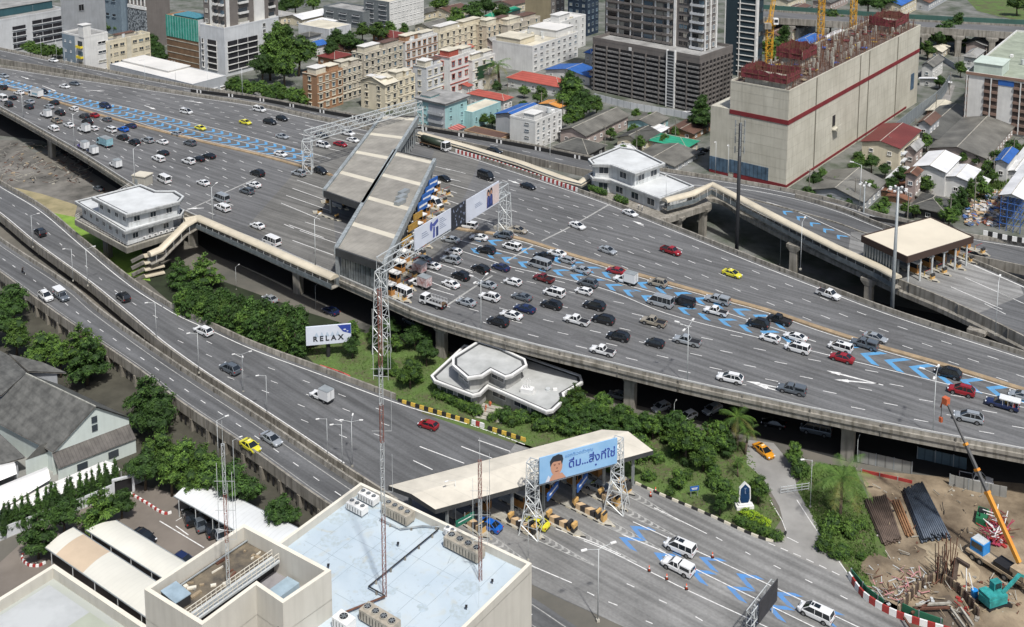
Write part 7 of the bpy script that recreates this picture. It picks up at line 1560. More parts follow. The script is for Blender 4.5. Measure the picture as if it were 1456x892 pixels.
def crane(u,v,label,h,jib,az,lean):
 """tower crane standing behind the concrete block: lattice mast, slewing cab, luffing jib"""
 p=P(u,v,30);o=thing('tower_crane',label,'crane',(p.x,p.y,0),0,'tower cranes');CY_=mat('crane_yellow',(.62,.33,.03),.5,var=.2,scale=1)
 mb=MB();mast_box(mb,Vector((0,0,0)),0,h,2.0,2.0,.16,2.2,CY_);mb.build('mast',o)
 mb=MB();mb.box((0,0,h+.4),(3.2,3.2,.8),CY_);mb.box((1.5,-1.5,h+1.7),(1.6,1.6,2.0),WHITE);mb.box((1.5,-2.33,h+1.9),(1.2,.06,1.0),GLASS);mb.build('cab',o)
 d=Vector((math.cos(az),math.sin(az),0));mb=MB();tip=d*jib*math.cos(lean)+Vector((0,0,h+1+jib*math.sin(lean)))
 A,B=Vector((0,0,h+1)),tip;n_=d.cross(Vector((0,0,1)));K=int(jib/2.4)
 for q in range(K):
  a,b_=A.lerp(B,q/K),A.lerp(B,(q+1)/K)
  for sg in(-1,1):mb.bar(a+n_*sg*.7,b_+n_*sg*.7,.11,CY_,3);mb.bar(a+n_*sg*.7,b_-n_*sg*.7*0+Vector((0,0,1.3)),.07,CY_,3)
  mb.bar(a+Vector((0,0,1.3)),b_+Vector((0,0,1.3)),.11,CY_,3);mb.bar(a+n_*.7,b_-n_*.7,.06,CY_,3)
 mb.build('jib',o)
 mb=MB();bk=-d*7+Vector((0,0,h+1.2));truss_box(mb,Vector((0,0,h+.6)),bk-Vector((0,0,.6)),1.4,1.2,.1,2,CY_);mb.box(tuple(bk),(2.2,2.2,1.8),CONC);mb.bar((0,0,h+1),(0,0,h+7),.2,CY_);mb.bar((0,0,h+7),tuple(tip),.04,DARK,3);mb.bar((0,0,h+7),tuple(bk),.04,DARK,3);mb.build('counter_jib',o)
crane(1093,86,'orange tower crane nearest the glass tower',42,34,R(70),R(35));crane(1167,38,'orange tower crane in the middle above the formwork',46,30,R(20),R(40));crane(1213,30,'orange tower crane on the right with only its mast in view',60,30,R(90),R(30))
b=Bld('apartment_building','white apartment block with stacked balconies and a green roof at the right edge','building',(1500,120,203),1374,1560,W_WHITE,mat('roof_green_paint',(.33,.37,.29),.8,var=.35,scale=.2))
BR=mk('balcony_stack',(.22,.15,.12));SLOT=mat('balcony_void',(.06,.045,.04),.8)
for(x0,x1)in((.10,.2),(.32,.47),(.64,.79),(.97,1.0)):
 b.face('L',x0,x1,.03,.92,SLOT,.1,'balcony_void')
 for r_ in range(7):b.face('L',x0,x1,.04+r_*.127,.085+r_*.127,BR,.5,'balcony')
 b.face('L',(x0+x1)/2-.006,(x0+x1)/2+.006,.03,.94,W_WHITE,.55,'pier')
b.face('L',.47,.64,.84,.93,SIGNB,.15,'blue_sign').face('L',.2,.32,.80,.90,SIGNB,.15,'blue_sign');b.face('L',0,1,.955,1.0,mk('eave_brown',(.25,.16,.12)),.5,'eave')
b.top(.02,.16,.62,.93,3.2,W_GREENISH).clutter(10,3)
low('house','three storey house with a maroon roof below the concrete tower',(1277,211,243),1226,1308,W_CREAM,RF_MAROON,1.4,'x').face('R',.1,.95,.3,.36,W_PALE,1.0,'balcony_slab').face('R',.1,.95,.62,.67,W_PALE,1.0,'balcony_slab')
low('shed','broad grey hipped shed left of the rusty roofs',(1226,287,304),1150,1258,W_GREY,RF_FIBRE,2.6,cat='shed',kind='gable',al='x')
low('shed','long grey shed in front of the white apartment block',(1400,225,240),1322,1470,W_PINK,RF_FIBRE,2.2,cat='shed')
low('shed','grey shed behind the overgrown strip',(1335,200,214),1290,1380,W_GREY,RF_SLATE,1.8,cat='shed')
low('house','white house with a tall white wall, left of the pair',(1342,245,281),1301,1364,W_WHITE,RF_SHINY,1.4,'x')
low('house','white house with an open balcony, right of the pair',(1376,258,286),1342,1392,W_WHITE,RF_SHINY,1.0,'x').win('R',1,1,'balcony',4,2.4,.3,.9,fr=W_WHITE,name='balcony')
low('shed','small white roofed shed beside the green row',(1400,262,272),1376,1406,W_WHITE,RF_SHINY,.8,cat='shed')
low('house','dark roofed house directly behind the right toll canopy',(1342,303,318),1297,1358,W_DARK,RF_SLATE,2.0,kind='hip')
for i,(q,l_,r_,m_,lab)in enumerate([((1290,285,292),1262,1305,RF_RUST,'rusty tin roof nearest the right toll canopy'),((1272,276,283),1250,1292,RF_RUST,'rusty tin roof beside the hipped shed'),((1300,268,276),1276,1322,RF_RUST,'patched rusty roof left of the white houses'),((1312,283,290),1290,1330,RF_FIBRE,'grey shanty roof between rusty and dark roofs'),((1283,258,266),1262,1300,RF_SHINY,'shiny patched shanty roof below the maroon house')]):low('shanty',lab,q,l_,r_,W_BROWN,m_,.7,cat='shanty',wins=False)
low('shed','white roofed open shed by the street behind the grey fence',(1335,160,168),1318,1352,W_BROWN,RF_CREAM,.6,cat='shed')
low('shed','long white roofed shed behind the concrete tower corner',(1350,118,128),1308,1352,W_WHITE,RF_SHINY,1.0,cat='shed')
low('shed','grey roofed shed below the white roofed shed',(1365,188,198),1310,1384,W_GREY,RF_FIBRE,1.0,cat='shed')
low('house','small house with a cream roof by the far trees',(1338,74,84),1320,1350,W_CREAM,RF_CREAM,1.2)
b=Bld('steel_shed','tall blue scaffold frame under a white roof at the right edge','shed',(1450,283,333),1424,1500,W_BLUEG,body=False);mb=MB()
for i in range(7):
 for j in range(4):
  x,y=b.lr*i/6,b.ll*j/3;mb.bar((x,y,0),(x,y,b.h),.1,BOOTHB,4)
for k in range(1,5):
 z=b.h*k/5
 for j in range(4):mb.bar((0,b.ll*j/3,z),(b.lr,b.ll*j/3,z),.08,BOOTHB,3)
 for i in range(7):mb.bar((b.lr*i/6,0,z),(b.lr*i/6,b.ll,z),.08,BOOTHB,3)
mb.build('scaffold',b.o);b.wall=WHITE;b.gable(1.0,RF_SHINY,'x')
low('shed','white roofed house at the right edge above the rubble yard',(1452,247,262),1432,1500,W_WHITE,RF_SHINY,.8,cat='shed')
rb=MB();cols=[mat('rubble_%d'%i,c,.8)for i,c in enumerate([(.45,.42,.38),(.2,.15,.1),(.55,.55,.55),(.3,.12,.08),(.1,.12,.15),(.08,.15,.35),(.5,.35,.2)])]
for i in range(420):
 p=P(rr.uniform(1372,1428),rr.uniform(272,322),.1);rb.box((p.x,p.y,rr.uniform(.1,.6)),(rr.uniform(.3,1.8),rr.uniform(.3,1.2),rr.uniform(.1,.7)),rr.choice(cols),rr.uniform(0,3))
tag(rb.build('rubble'),'scattered pale rubble and scrap in the yard beside the right toll canopy','rubble',kind='stuff')
def fence(px,h,mt,label,name='site_fence',z=0,cat='fence'):
 c=pxcurve(px,z,2.0);mb=MB();sweep(mb,c,[(-.06,0),(.06,0),(.06,h),(-.06,h)],mt);s=arclen(c);d=0
 while d<s[-1]:p,t=at_len(c,s,d);mb.box((p.x,p.y,z+h/2),(.16,.22,h+.2),GREYM,math.atan2(t.y,t.x));d+=3
 return tag(mb.build(name),label,cat)
fence([(1260,205),(1300,172),(1335,145),(1352,120)],5,mk('fence_grey',(.22,.25,.27)),'tall blue grey site fence along the foot of the concrete tower')
fence([(845,142),(900,156),(960,166),(1010,178)],2.6,W_PALE,'pale boundary wall in front of the dark condominium','boundary_wall',cat='wall')
fence([(1296,60),(1360,100),(1330,122)][:2],2.5,W_GREY,'grey boundary wall behind the concrete tower','boundary_wall',cat='wall')
chequer_barrier([(1236,312),(1290,322),(1335,332)],9.9,'black band with sparse white marks behind the right toll canopy',h=.9,c1=BLACKM,c2=BLACKM)
chequer_barrier([(1398,334),(1430,341),(1470,348)],9.9,'bold black and white kerb band at the right edge',h=1.2,c1=BLACKM,c2=WHITE,step=1.1)
c=pxcurve([(270,128),(364,140),(470,160),(595,181),(740,206),(838,226)],9.95);s=arclen(c);mb=MB();sweep(mb,offset(c,.6),[(-.15,-.9),(.15,-.9),(.15,.15),(-.15,.15)],BLACKM);d=3
while d<s[-1]-2:
 for q in(0,1.5):p,t=at_len(c,s,d+q);n_=Vector((-t.y,t.x,0));p=p+n_*.42;mb.box((p.x,p.y,9.55),(.55,.12,1.1),WHITE,math.atan2(t.y,t.x))
 d+=14
tag(mb.build('guard_band'),'black guard band with paired white marks along the back ramp','guard rail')
XZ=11;xf=pxcurve([(1060,12),(1180,20),(1300,28),(1400,33),(1500,38),(1700,48)],XZ,12);xn=pxcurve([(1060,26),(1180,33),(1300,41),(1400,47),(1500,53),(1700,64)],XZ,12)
mb=MB();strip_between(mb,xf,xn,0,ASPH,40);under(mb,xf,xn,1.5,CONC_D,40);sweep(mb,xn,[(-.3,-2),(.3,-2),(.3,1.1),(-.3,1.1)],CONC);tag(mb.build('far_expressway_road'),kind='structure')
mb=MB();sweep(mb,xf,[(-.2,0),(.2,0),(.2,2.4),(-.2,2.4)],mk('noise_green',(.05,.12,.10)));sweep(mb,offset(xf,-4),[(-.2,0),(.2,0),(.2,.9),(-.2,.9)],CONC);tag(mb.build('noise_barrier'),'dark green noise barrier along the far expressway','barrier')
for i,u in enumerate(range(1075,1480,48)):pier(u,30+(u-1075)*.058,XZ,9.4,R(-8),'concrete pier under the far expressway, %s from the left'%ORD[i],2.6,'piers under the far expressway')
mb=MB();xg=pxcurve([(1300,52),(1380,58),(1500,66)],5,12);sweep(mb,xg,[(-4,-.8),(4,-.8),(4,0),(-4,0)],ASPH);tag(mb.build('far_slip_road'),kind='structure')
for(u,v,k,c_,lab)in[(1378,34,'white','mpv','')][:0]:pass
patch('far_street',[(385,18),(420,14),(560,-30),(640,-60),(520,-60),(395,8)],ASPH,.02)
patch('side_street',[(208,62),(222,56),(246,84),(240,92),(226,92)],ASPH,.02);patch('side_street',[(1322,150),(1345,120),(1358,122),(1345,160),(1330,172)],mat('street_pale',(.26,.25,.24),.9,var=.3,scale=.2),.02)
def wires(px,label,z=8.5):
 o=thing('utility_line',label,'utility line');pts=[P(u,v,0)for u,v in px]
 for p in pts:mb=MB();mb.bar((p.x,p.y,0),(p.x,p.y,z+.6),.14,CONC,6);mb.bar((p.x-1,p.y,z),(p.x+1,p.y,z),.06,CONC,4);mb.build('pole',o)
 mb=MB()
 for a,b_ in zip(pts,pts[1:]):
  for dx in(-.9,0,.9):
   q=[a.lerp(b_,k/6)+Vector((dx,0,z-1.2*math.sin(math.pi*k/6)))for k in range(7)];mb.tube(q,.035,DARK,3,False)
 mb.build('wires',o)
wires([(1262,232),(1300,205),(1330,168),(1350,135),(1362,105)],'utility poles and wires along the street by the grey site fence');wires([(1150,282),(1215,296),(1290,318),(1350,325)],'utility poles and wires behind the right toll canopy');wires([(860,215),(905,222),(960,205),(1000,190)],'utility poles and wires among the bungalows below the condominium');wires([(668,160),(722,150),(770,165),(800,178)],'utility poles and wires around the turquoise houses');wires([(1385,300),(1412,262),(1440,235),(1475,215)],'utility poles and wires along the weedy strip')
rf=random.Random(21);FR=[RF_FIBRE,RF_SLATE,RF_BROWN,RF_SHINY,RF_CREAM,RF_RUST,RF_GREY,RF_BLUE];FN=['grey fibre','slate dark','brown','shiny white','cream','rusty','concrete grey','blue']
fill=[]
for(u,v,dl,dr)in[(1108,52,22,26),(1135,40,22,25),(1150,62,20,22),(1098,34,20,22),(1128,18,18,24),(1190,55,18,18),(1325,95,14,16),(1400,66,26,30),(1440,72,24,30),(1430,58,20,26),(1385,82,14,14),(1215,55,16,14),(1280,8,24,26),(1320,4,22,28),(1180,4,24,26),(1120,2,22,26),(590,64,12,12),(850,104,12,10),(695,106,12,12),(458,34,20,20),(360,30,16,12),(440,52,16,16),(450,66,14,14),(1300,215,12,12),(1320,178,14,16),(1300,190,10,12),(1430,232,14,16),(1300,250,12,10),(700,60,10,8),(640,60,8,8),(840,76,8,8)]:
 i=rf.randrange(len(FR));h_=rf.uniform(5,9);fill.append((u,v,dl,dr,i,h_))
for n_,(u,v,dl,dr,i,h_)in enumerate(fill):
 vb=v+h_*pxm(u,v,0)*.95;low('house','small %s roofed building %s'%(FN[i],'beyond the concrete tower' if u>1050 and v<90 else 'among the low roofs'),(u,v,vb),u-dl,u+dr,rf.choice([W_CREAM,W_WHITE,W_GREY,W_PINK]),FR[i],rf.uniform(.8,2.0),kind=rf.choice(['gable','hip']),wins=True)
g2={}
for o in[o for o in COL.objects if o.parent is None and(o.get('label')or '').startswith('small ')and 'roofed building' in o['label']]:g2 .setdefault(o['label'],[]).append(o)
for lb,os_ in g2 .items():
 os_.sort(key=lambda o:proj(o.location)[0])
 for i,o in enumerate(os_):
  o['group']='small background houses'
  if len(os_)>1:o['label']=lb+', '+ORD[i]+' from the left'
WALLF=mat('render_cream',(.56,.54,.48),.8,var=.12,scale=.12,streak=.12);COPE=mat('coping_cream',(.72,.68,.58),.7,var=.1,scale=.4)
BLUER=mat('waterproofing_blue',(.44,.52,.58),.7,col2=(.37,.45,.51),scale=.16,detail=9,fac=(.3,.7))
def blueroof(m):
 n=m.node_tree.nodes;l=m.node_tree.links;b=n['Principled BSDF'];src=b.inputs['Base Color'].links[0].from_socket;g=n.new('ShaderNodeNewGeometry')
 for(sc,lo,hi,c,st)in((.5,.57,.70,(.42,.43,.38),.7),(1.7,.60,.72,(.24,.27,.28),.6),(.09,.45,.60,(.50,.57,.61),.7)):
  nz=n.new('ShaderNodeTexNoise');nz.inputs['Scale'].default_value=sc;nz.inputs['Detail'].default_value=7;nz.inputs['Distortion'].default_value=.6;l.new(g.outputs['Position'],nz.inputs['Vector'])
  mr=n.new('ShaderNodeMapRange');mr.inputs[1].default_value=lo;mr.inputs[2].default_value=hi;mr.inputs[4].default_value=st;l.new(nz.outputs['Fac'],mr.inputs[0])
  mx=n.new('ShaderNodeMix');mx.data_type='RGBA';l.new(mr.outputs[0],mx.inputs[0]);l.new(src,mx.inputs[6]);mx.inputs[7].default_value=(*c,1);src=mx.outputs[2]
 l.new(src,b.inputs['Base Color'])
blueroof(BLUER)
def parapet_ring(o,poly,z0,z1,t,mt,cope=None,name='parapet',skip=()):
 q=inset(poly,t);n=len(poly);mb=MB()
 sgn=1 if sum(poly[i][0]*poly[(i+1)%n][1]-poly[(i+1)%n][0]*poly[i][1]for i in range(n))>0 else-1
 for i in range(n):
  j=(i+1)%n
  if i in skip:continue
  f=[[(*poly[i],z0),(*poly[j],z0),(*poly[j],z1),(*poly[i],z1)],[(*q[j],z0),(*q[i],z0),(*q[i],z1),(*q[j],z1)]]
  tp=[(*poly[i],z1),(*poly[j],z1),(*q[j],z1),(*q[i],z1)]
  for k,ff in enumerate(f):mb.face(ff if sgn>0 else list(reversed(ff)),mt)
  mb.face(tp if sgn>0 else list(reversed(tp)),cope or mt)
 return mb.build(name,o)
main=thing('office_building','large cream building with a pale blue flat roof in the foreground','building')
RA=gon([(513,686),(756,801),(566,985),(300,842)],21.0)
mb=MB();mb.prism(RA,0,19.9,WALLF,top=BLUER);mb.build('wall',main);parapet_ring(main,RA,19.8,21.0,.45,WALLF,COPE)
boxb=thing('plant_tower','cream rooftop tower with sunken dirty decks and a steel catwalk, bottom left','building')
RB=gon([(205,838),(347,745),(471,811),(402,858),(364,832),(287,889)],26.0)
mb=MB();mb.prism(RB,0,22.2,WALLF,top=mat('court_floor_grey',(.30,.29,.30),.9,var=.25,scale=.5));mb.build('wall',boxb)
parapet_ring(boxb,RB,22.1,26.0,.5,WALLF,COPE)
DIRT=mat('dirty_roof',(.20,.165,.115),.95,col2=(.055,.05,.045),scale=.45,detail=9,bump=.3)
rin=inset(RB,.55);q=[Vector((a,b_,0))for a,b_ in rin]
A0,A1=q[0],q[1];dn=(A1-A0).normalized();dr=(q[2]-q[1]).normalized();w_=(q[2]-q[1]).length*.38
mb=MB();pl=[A0,A1,A1+dr*w_,A0+dr*w_];mb.prism([(p.x,p.y)for p in pl],22.2,24.2,DARK,top=DIRT);mb.build('upper_deck',boxb)
mb=MB();c0,c1=A0+dr*(w_+.1)+dn*.5,A1+dr*(w_+.1)-dn*.3
for z in(24.35,):mb.bar(V3(c0,z),V3(c1,z),.18,STEEL_W,4);mb.bar(V3(c0+dr*1.2,z),V3(c1+dr*1.2,z),.18,STEEL_W,4)
mb.prism([(p.x,p.y)for p in(c0,c1,c1+dr*1.2,c0+dr*1.2)],24.3,24.4,GREYM)
for off in(0,1.2):
 for z in(24.9,25.4):mb.bar(V3(c0+dr*off,z),V3(c1+dr*off,z),.045,COPE,4)
 k=18
 for i in range(k+1):p=c0 .lerp(c1,i/k)+dr*off;mb.bar(V3(p,24.35),V3(p,25.4),.04,COPE,4)
mb.build('catwalk',boxb)
mb=MB();p0,p1=c0 .lerp(c1,.70)+dr*2.6,c1+dr*2.6;mb.prism([(p.x,p.y)for p in(p0,p1,p1+dr*2.0,p0+dr*2.0)],22.2,22.9,mat('duct_blue',(.33,.43,.50),.5,var=.25,scale=.6));mb.build('duct',boxb)
mb=MB();p=A0+dr*2.2+dn*1.6;mb.box((p.x,p.y,24.8),(2.0,3.0,1.2),DARK,R(50));mb.box((p.x,p.y,25.45),(2.1,3.1,.12),mat('duct_blue',(.33,.43,.50)),R(50));mb.build('water_tank',boxb)
mb=MB();rr=random.Random(4)
for i in range(16):a=A0 .lerp(A1,rr.uniform(.15,.95))+dr*rr.uniform(.6,w_-.8);mb.box((a.x,a.y,24.3),(rr.uniform(.2,1.6),rr.uniform(.1,.5),.2),rr.choice([PLY,CONC,COPE,RUST]),rr.uniform(0,3))
for i in range(7):a=A0 .lerp(A1,rr.uniform(.2,.98))+dr*(w_+rr.uniform(5.5,8));mb.box((a.x,a.y,22.4),(rr.uniform(.3,.9),rr.uniform(.3,.8),.4),rr.choice([RUST,CONC_D]),rr.uniform(0,3))
mb.bar(V3(A0+dr*.6,24.5),V3(A1+dr*.6,24.5),.12,GREYM,6);tag(mb.build('roof_debris',boxb),kind='stuff')
mb=MB();rr=random.Random(12);SM=mat('roof_seam',(.30,.37,.42),.8,var=.3,scale=1);GR=mat('roof_grime',(.36,.42,.44),.8,col2=(.42,.50,.56),scale=1.6,detail=9,fac=(.38,.58))
e0,e1,e3=[Vector((*RA[k],19.904))for k in(0,1,3)];U,V_=e1-e0,e3-e0
for k in range(1,9):
 a=e0+U*(k/9+rr.uniform(-.02,.02));ribbon(mb,[a+V_*.02,a+V_*rr.uniform(.5,.9)],.05,0,SM)
 a=e0+V_*(k/9+rr.uniform(-.03,.03));s0=rr.uniform(.02,.4);ribbon(mb,[a+U*s0,a+U*rr.uniform(s0+.2,.97)],.05,.003,SM)
for k in range(24):
 c=e0+U*rr.uniform(.06,.94)+V_*rr.uniform(.05,.8);n=11;r_=rr.uniform(.3,1.7);q=[]
 for i in range(n):a=2*math.pi*i/n;d=r_*rr.uniform(.45,1.1);q.append(c+Vector((d*math.cos(a)*rr.uniform(.8,1.5),d*math.sin(a),.006+k*.0003)))
 mb.face(q,GR)
mb.build('roof_stains',main)
def condenser(u,v,n,L,W,H,mt,label,rz=R(-36)):
 p=P(u,v,20.6);o=thing('air_condenser',label,'air conditioner',(p.x,p.y,19.9),rz,'condensers on the blue roof')
 mb=MB();mb.box((0,0,.35+H/2),(L,W,H),mt);
 for a in(-1,1):
  for b_ in(-1,1):mb.box((a*(L/2-.15),b_*(W/2-.12),.2),(.12,.12,.4),GREYM)
 for k in range(int(L/.5)):mb.box((-L/2+.25+k*.5,-W/2-.02,.35+H*.45),(.05,.05,H*.7),TRIM)
 mb.build('cabinet',o)
 for i in range(n):
  x=-L/2+L*(i+.5)/n;r_=min(L/n,W)*.40;mb=MB();mb.bar((x,0,.35+H),(x,0,.35+H+.16),r_,CONC_W if mt is not WHITE else WHITE,14);mb.bar((x,0,.35+H+.15),(x,0,.35+H+.19),r_*.82,TRIM,14)
  for k in range(3):a=k*1.05;mb.box((x,0,.35+H+.2),(r_*1.5,.08,.03),GREYM,a)
  mb.build('fan',o)
 return o
BEI=mat('unit_beige',(.42,.38,.31),.6,var=.3,scale=1.5)
condenser(524,708,3,3.0,1.3,.9,WHITE,'white three fan unit, upper of the pair at the roof peak');condenser(508,722,3,3.0,1.3,.9,WHITE,'white three fan unit, lower of the pair at the roof peak')
condenser(566,731,4,4.6,1.7,1.3,BEI,'beige four fan unit along the far parapet beside the red mast');condenser(660,780,4,5.6,1.7,1.3,BEI,'beige four fan unit behind the thin guyed mast on the blue roof');condenser(540,884,4,5.2,1.7,1.3,BEI,'beige four fan unit at the bottom edge of the blue roof')
condenser(640,757,2,1.6,.8,.8,WHITE,'small white two fan unit at the far parapet');condenser(489,887,1,2.4,1.6,1.2,WHITE,'white box unit beside the bottom beige condenser')
def pipe(px,z,r,mt,label,name='roof_pipe'):
 mb=MB();pts=[P(u,v,z)for u,v in px];mb.tube(pts,r,mt,8);
 for a,b_ in zip(pts,pts[1:]):
  L=(b_-a).length;k=int(L/2.5)
  for i in range(k):p=a.lerp(b_,(i+.5)/k);mb.box((p.x,p.y,(19.9+z)/2),(.25,.25,z-19.9),CONC)
 return tag(mb.build(name),label,'pipe')
pipe([(624,752),(524,834),(547,847)],20.4,.09,TRIM,'dark pipe zigzagging across the pale blue roof');pipe([(548,848),(474,877)],20.35,.13,RUST,'brown pipe from the red mast to the roof edge')
pipe([(540,738),(570,752),(600,748),(640,750)],20.3,.09,GREYM,'thin grey pipes beside the far parapet condensers')
mb=MB()
for(u,v)in[(566,777),(467,808),(663,867),(700,830)]:p=P(u,v,19.95);mb.bar(p,p+Vector((0,0,.5)),.06,TRIM,5);mb.box((p.x,p.y,20.4),(.3,.3,.2),TRIM)
tag(mb.build('roof_vents'),'small dark vent stubs dotted over the blue roof','vent',kind='stuff')
def lattice_mast(u,v,z,vt,w,label,mats,guy=0,cage=True):
 p=P(u,v,z);zt=zat(p,vt);o=thing('radio_mast',label,'mast',(0,0,0));mb=MB();mast_box(mb,p,z,zt,w,w,.034,1.2,mats=mats,rz=R(20));mb.build('mast_frame',o)
 mb=MB()
 for(dx,dy,l_)in((.9,0,8),(-.9,.2,9),(.1,.9,6)):mb.bar((p.x,p.y,zt-11),(p.x+dx,p.y+dy,zt-11),.04,STEEL_W,3);mb.bar((p.x+dx,p.y+dy,zt-11.5),(p.x+dx,p.y+dy,zt-11.5+l_),.035,STEEL_W,4)
 mb.bar((p.x,p.y,zt),(p.x,p.y,zt+3),.03,STEEL_W,4)
 for k in range(3):zz=z+(zt-z)*(.35+.2*k);mb.bar((p.x-1.2,p.y,zz),(p.x+1.2,p.y,zz),.035,STEEL_W,3);mb.bar((p.x+1.2,p.y,zz),(p.x+1.2,p.y,zz+5),.03,STEEL_W,3)
 mb.build('antennas',o)
 if guy:
  mb=MB()
  for k in range(3):a=k*2.1+.5;mb.bar((p.x,p.y,z+(zt-z)*.75),(p.x+guy*math.cos(a),p.y+guy*math.sin(a),z+.3),.012,GREYM,3)
  mb.build('guy_wires',o)
 return o
RSM=mat('mast_red',(.30,.13,.10),.7,var=.3,scale=1);
lattice_mast(547,848,19.9,292,.42,'tall red and white lattice mast rising from the blue roof',[RSM,RSM,STEEL_W,STEEL_W,RSM,STEEL_W,RSM,RSM])
lattice_mast(683,825,19.9,655,.36,'short thin red and white mast at the right of the blue roof',[RSM,STEEL_W,RSM],guy=5)
lattice_mast(325,838,24.2,632,.34,'thin guyed mast on the sunken dirty deck',[STEEL_W,RSM,STEEL_W],guy=0)
lb=thing('office_building','low building with a grey and green flat roof at the bottom left corner','building')
RL=gon([(-90,905),(77,802),(300,950),(150,1090)],12.0);mb=MB();mb.prism(RL,0,10.4,WALLF,top=mat('roof_grey_green',(.40,.43,.36),.8,col2=(.36,.38,.38),scale=.05,detail=6));mb.build('wall',lb);parapet_ring(lb,RL,10.3,12.0,.6,WALLF,COPE)
mb=MB();qi=inset(RL,2.2);mb.prism(qi,10.4,11.2,CONC_W,top=mat('roof_sheet_grey',(.47,.49,.49),.7,var=.2,scale=.2));mb.build('roof_deck',lb)
mb=MB();a,b_=Vector((*qi[1],0)),Vector((*qi[2],0));cc=Vector((*qi[0],0));e=(cc-a);f=(b_-a);mb.prism([(p.x,p.y)for p in(a+f*.32,a+f,a+f+e*.95,a+f*.32+e*.95)],11.2,11.26,mat('roof_green_grey',(.40,.43,.35),.8,var=.2,scale=.1));mb.build('green_membrane',lb)
def arched_roof(c,z,rise,mt,label,name='carport',posts=6,patchm=None):
 """c: pixel corners near-left, far-left, far-right, near-right"""
 nl,fl,fr,nr=[P(u,v,z)for u,v in c];o=thing(name,label,'carport');mb=MB();K=10;NN=24;vs=[]
 for i in range(NN+1):
  a,b_=nl.lerp(nr,i/NN),fl.lerp(fr,i/NN)
  for k in range(K+1):p=a.lerp(b_,k/K);vs.append((p.x,p.y,z+rise*math.sin(math.pi*k/K)))
 fs=[(i*(K+1)+k,(i+1)*(K+1)+k,(i+1)*(K+1)+k+1,i*(K+1)+k+1)for i in range(NN)for k in range(K)]
 n2=int(NN*.22)
 if patchm:mb.mesh(vs,[f_ for f_ in fs if not(2<=f_[0]//(K+1)<2+n2)],mt,True);mb.mesh(vs,[f_ for f_ in fs if 2<=f_[0]//(K+1)<2+n2],patchm,True)
 else:mb.mesh(vs,fs,mt,True)
 mb.build('roof',o)
 for(a,b_)in((nl,nr),(fl,fr)):
  mb=MB();mb.bar(a,b_,.09,GREYM,4);
  for i in range(posts):p=a.lerp(b_,(i+.3)/posts);mb.bar((p.x,p.y,0),(p.x,p.y,z),.07,STEEL_W,6)
  mb.build('posts',o)
 mb=MB()
 for i in range(posts+1):
  a,b_=nl.lerp(nr,i/posts),fl.lerp(fr,i/posts)
  for k in range(K):p,p2=a.lerp(b_,k/K),a.lerp(b_,(k+1)/K);mb.bar((p.x,p.y,z-.08+rise*math.sin(math.pi*k/K)),(p2 .x,p2 .y,z-.08+rise*math.sin(math.pi*(k+1)/K)),.05,STEEL_W,3)
 mb.build('ribs',o);return o
SHW=ribbed('carport_white',(.66,.65,.58),.9,R(-38),dark=.95,var=.12,scale=.1)
arched_roof([(64,779),(104,750),(300,878),(262,916)],2.9,.35,SHW,'arched cream carport with a tan patch at its end',patchm=mat('carport_tan',(.55,.44,.32),.7,var=.1,scale=.3))
arched_roof([(122,754),(165,740),(330,840),(300,866)],2.9,.35,SHW,'arched cream carport behind the one with the tan patch')
arched_roof([(247,706),(282,681),(432,755),(398,790)],3.2,.4,ribbed('carport_pale',(.68,.70,.70),.9,R(-30),dark=.9,var=.12,scale=.2),'white arched carport sheltering four cars below the outer ramp')
chequer_barrier([(33,786),(31,795),(42,805),(55,806),(66,800)],.02,'short striped kerb round the car park tree',h=.35,c1=RED,c2=WHITE,step=.5,name='striped_kerb',cat='kerb')
chequer_barrier([(186,703),(210,717),(236,732),(248,728)],.02,'striped kerb curving below the compound gate',h=.35,c1=RED,c2=WHITE,step=.6,name='striped_kerb',cat='kerb')
c=pxcurve([(-60,792),(0,768),(60,744),(120,722),(163,703)],.02,2);mb=MB();sweep(mb,c,[(-.1,0),(.1,0),(.1,2.0),(-.1,2.0)],W_PALE);tag(mb.build('boundary_wall'),'pale boundary wall in front of the cypress row','wall')
p=P(176,702,0);gt=thing('gate','grey framed gate at the end of the pale boundary wall','gate',p,R(25));mb=MB()
for x in(-1.6,1.6):mb.box((x,0,1.5),(.4,.4,3.0),W_PALE)
mb.box((0,0,2.9),(3.4,.5,.3),W_PALE);mb.build('frame',gt);mb=MB();mb.box((0,.1,1.2),(2.7,.1,2.4),TRIM);mb.build('door',gt)
c=pxcurve([(190,690),(205,684)],.02,2);mb=MB();sweep(mb,c,[(-.1,0),(.1,0),(.1,2.0),(-.1,2.0)],W_PALE);tag(mb.build('boundary_wall'),'short stub of pale wall right of the framed gate','wall')
TENT=mat('tent_white',(.78,.77,.74),.6,var=.06,scale=.2)
def tent(c,z,rise,label):
 q=[P(u,v,z)for u,v in c];o=thing('tent_roof',label,'tent');mb=MB();a,b_=(q[0]+q[1])/2+Vector((0,0,rise)),(q[3]+q[2])/2+Vector((0,0,rise))
 mb.mesh([q[0],q[1],q[2],q[3],a,b_],[(0,3,5,4),(1,4,5,2),(0,4,1),(2,5,3)],TENT);mb.build('canopy',o);mb=MB()
 for p in q:mb.bar((p.x,p.y,0),(p.x,p.y,z),.06,STEEL_W,5)
 mb.build('posts',o)
tent([(-40,700),(-60,672),(20,657),(24,674)],3.2,.8,'white tent roof at the far left below the big slate house');tent([(-60,762),(-70,720),(66,664),(72,682)],3.0,.8,'long white tent roof behind the cypress row');tent([(10,734),(0,718),(150,655),(172,668)],2.2,.4,'low white awning directly behind the cypress tops')
hs=thing('house','large house with a weathered slate roof and pale green gable, lower left','house')
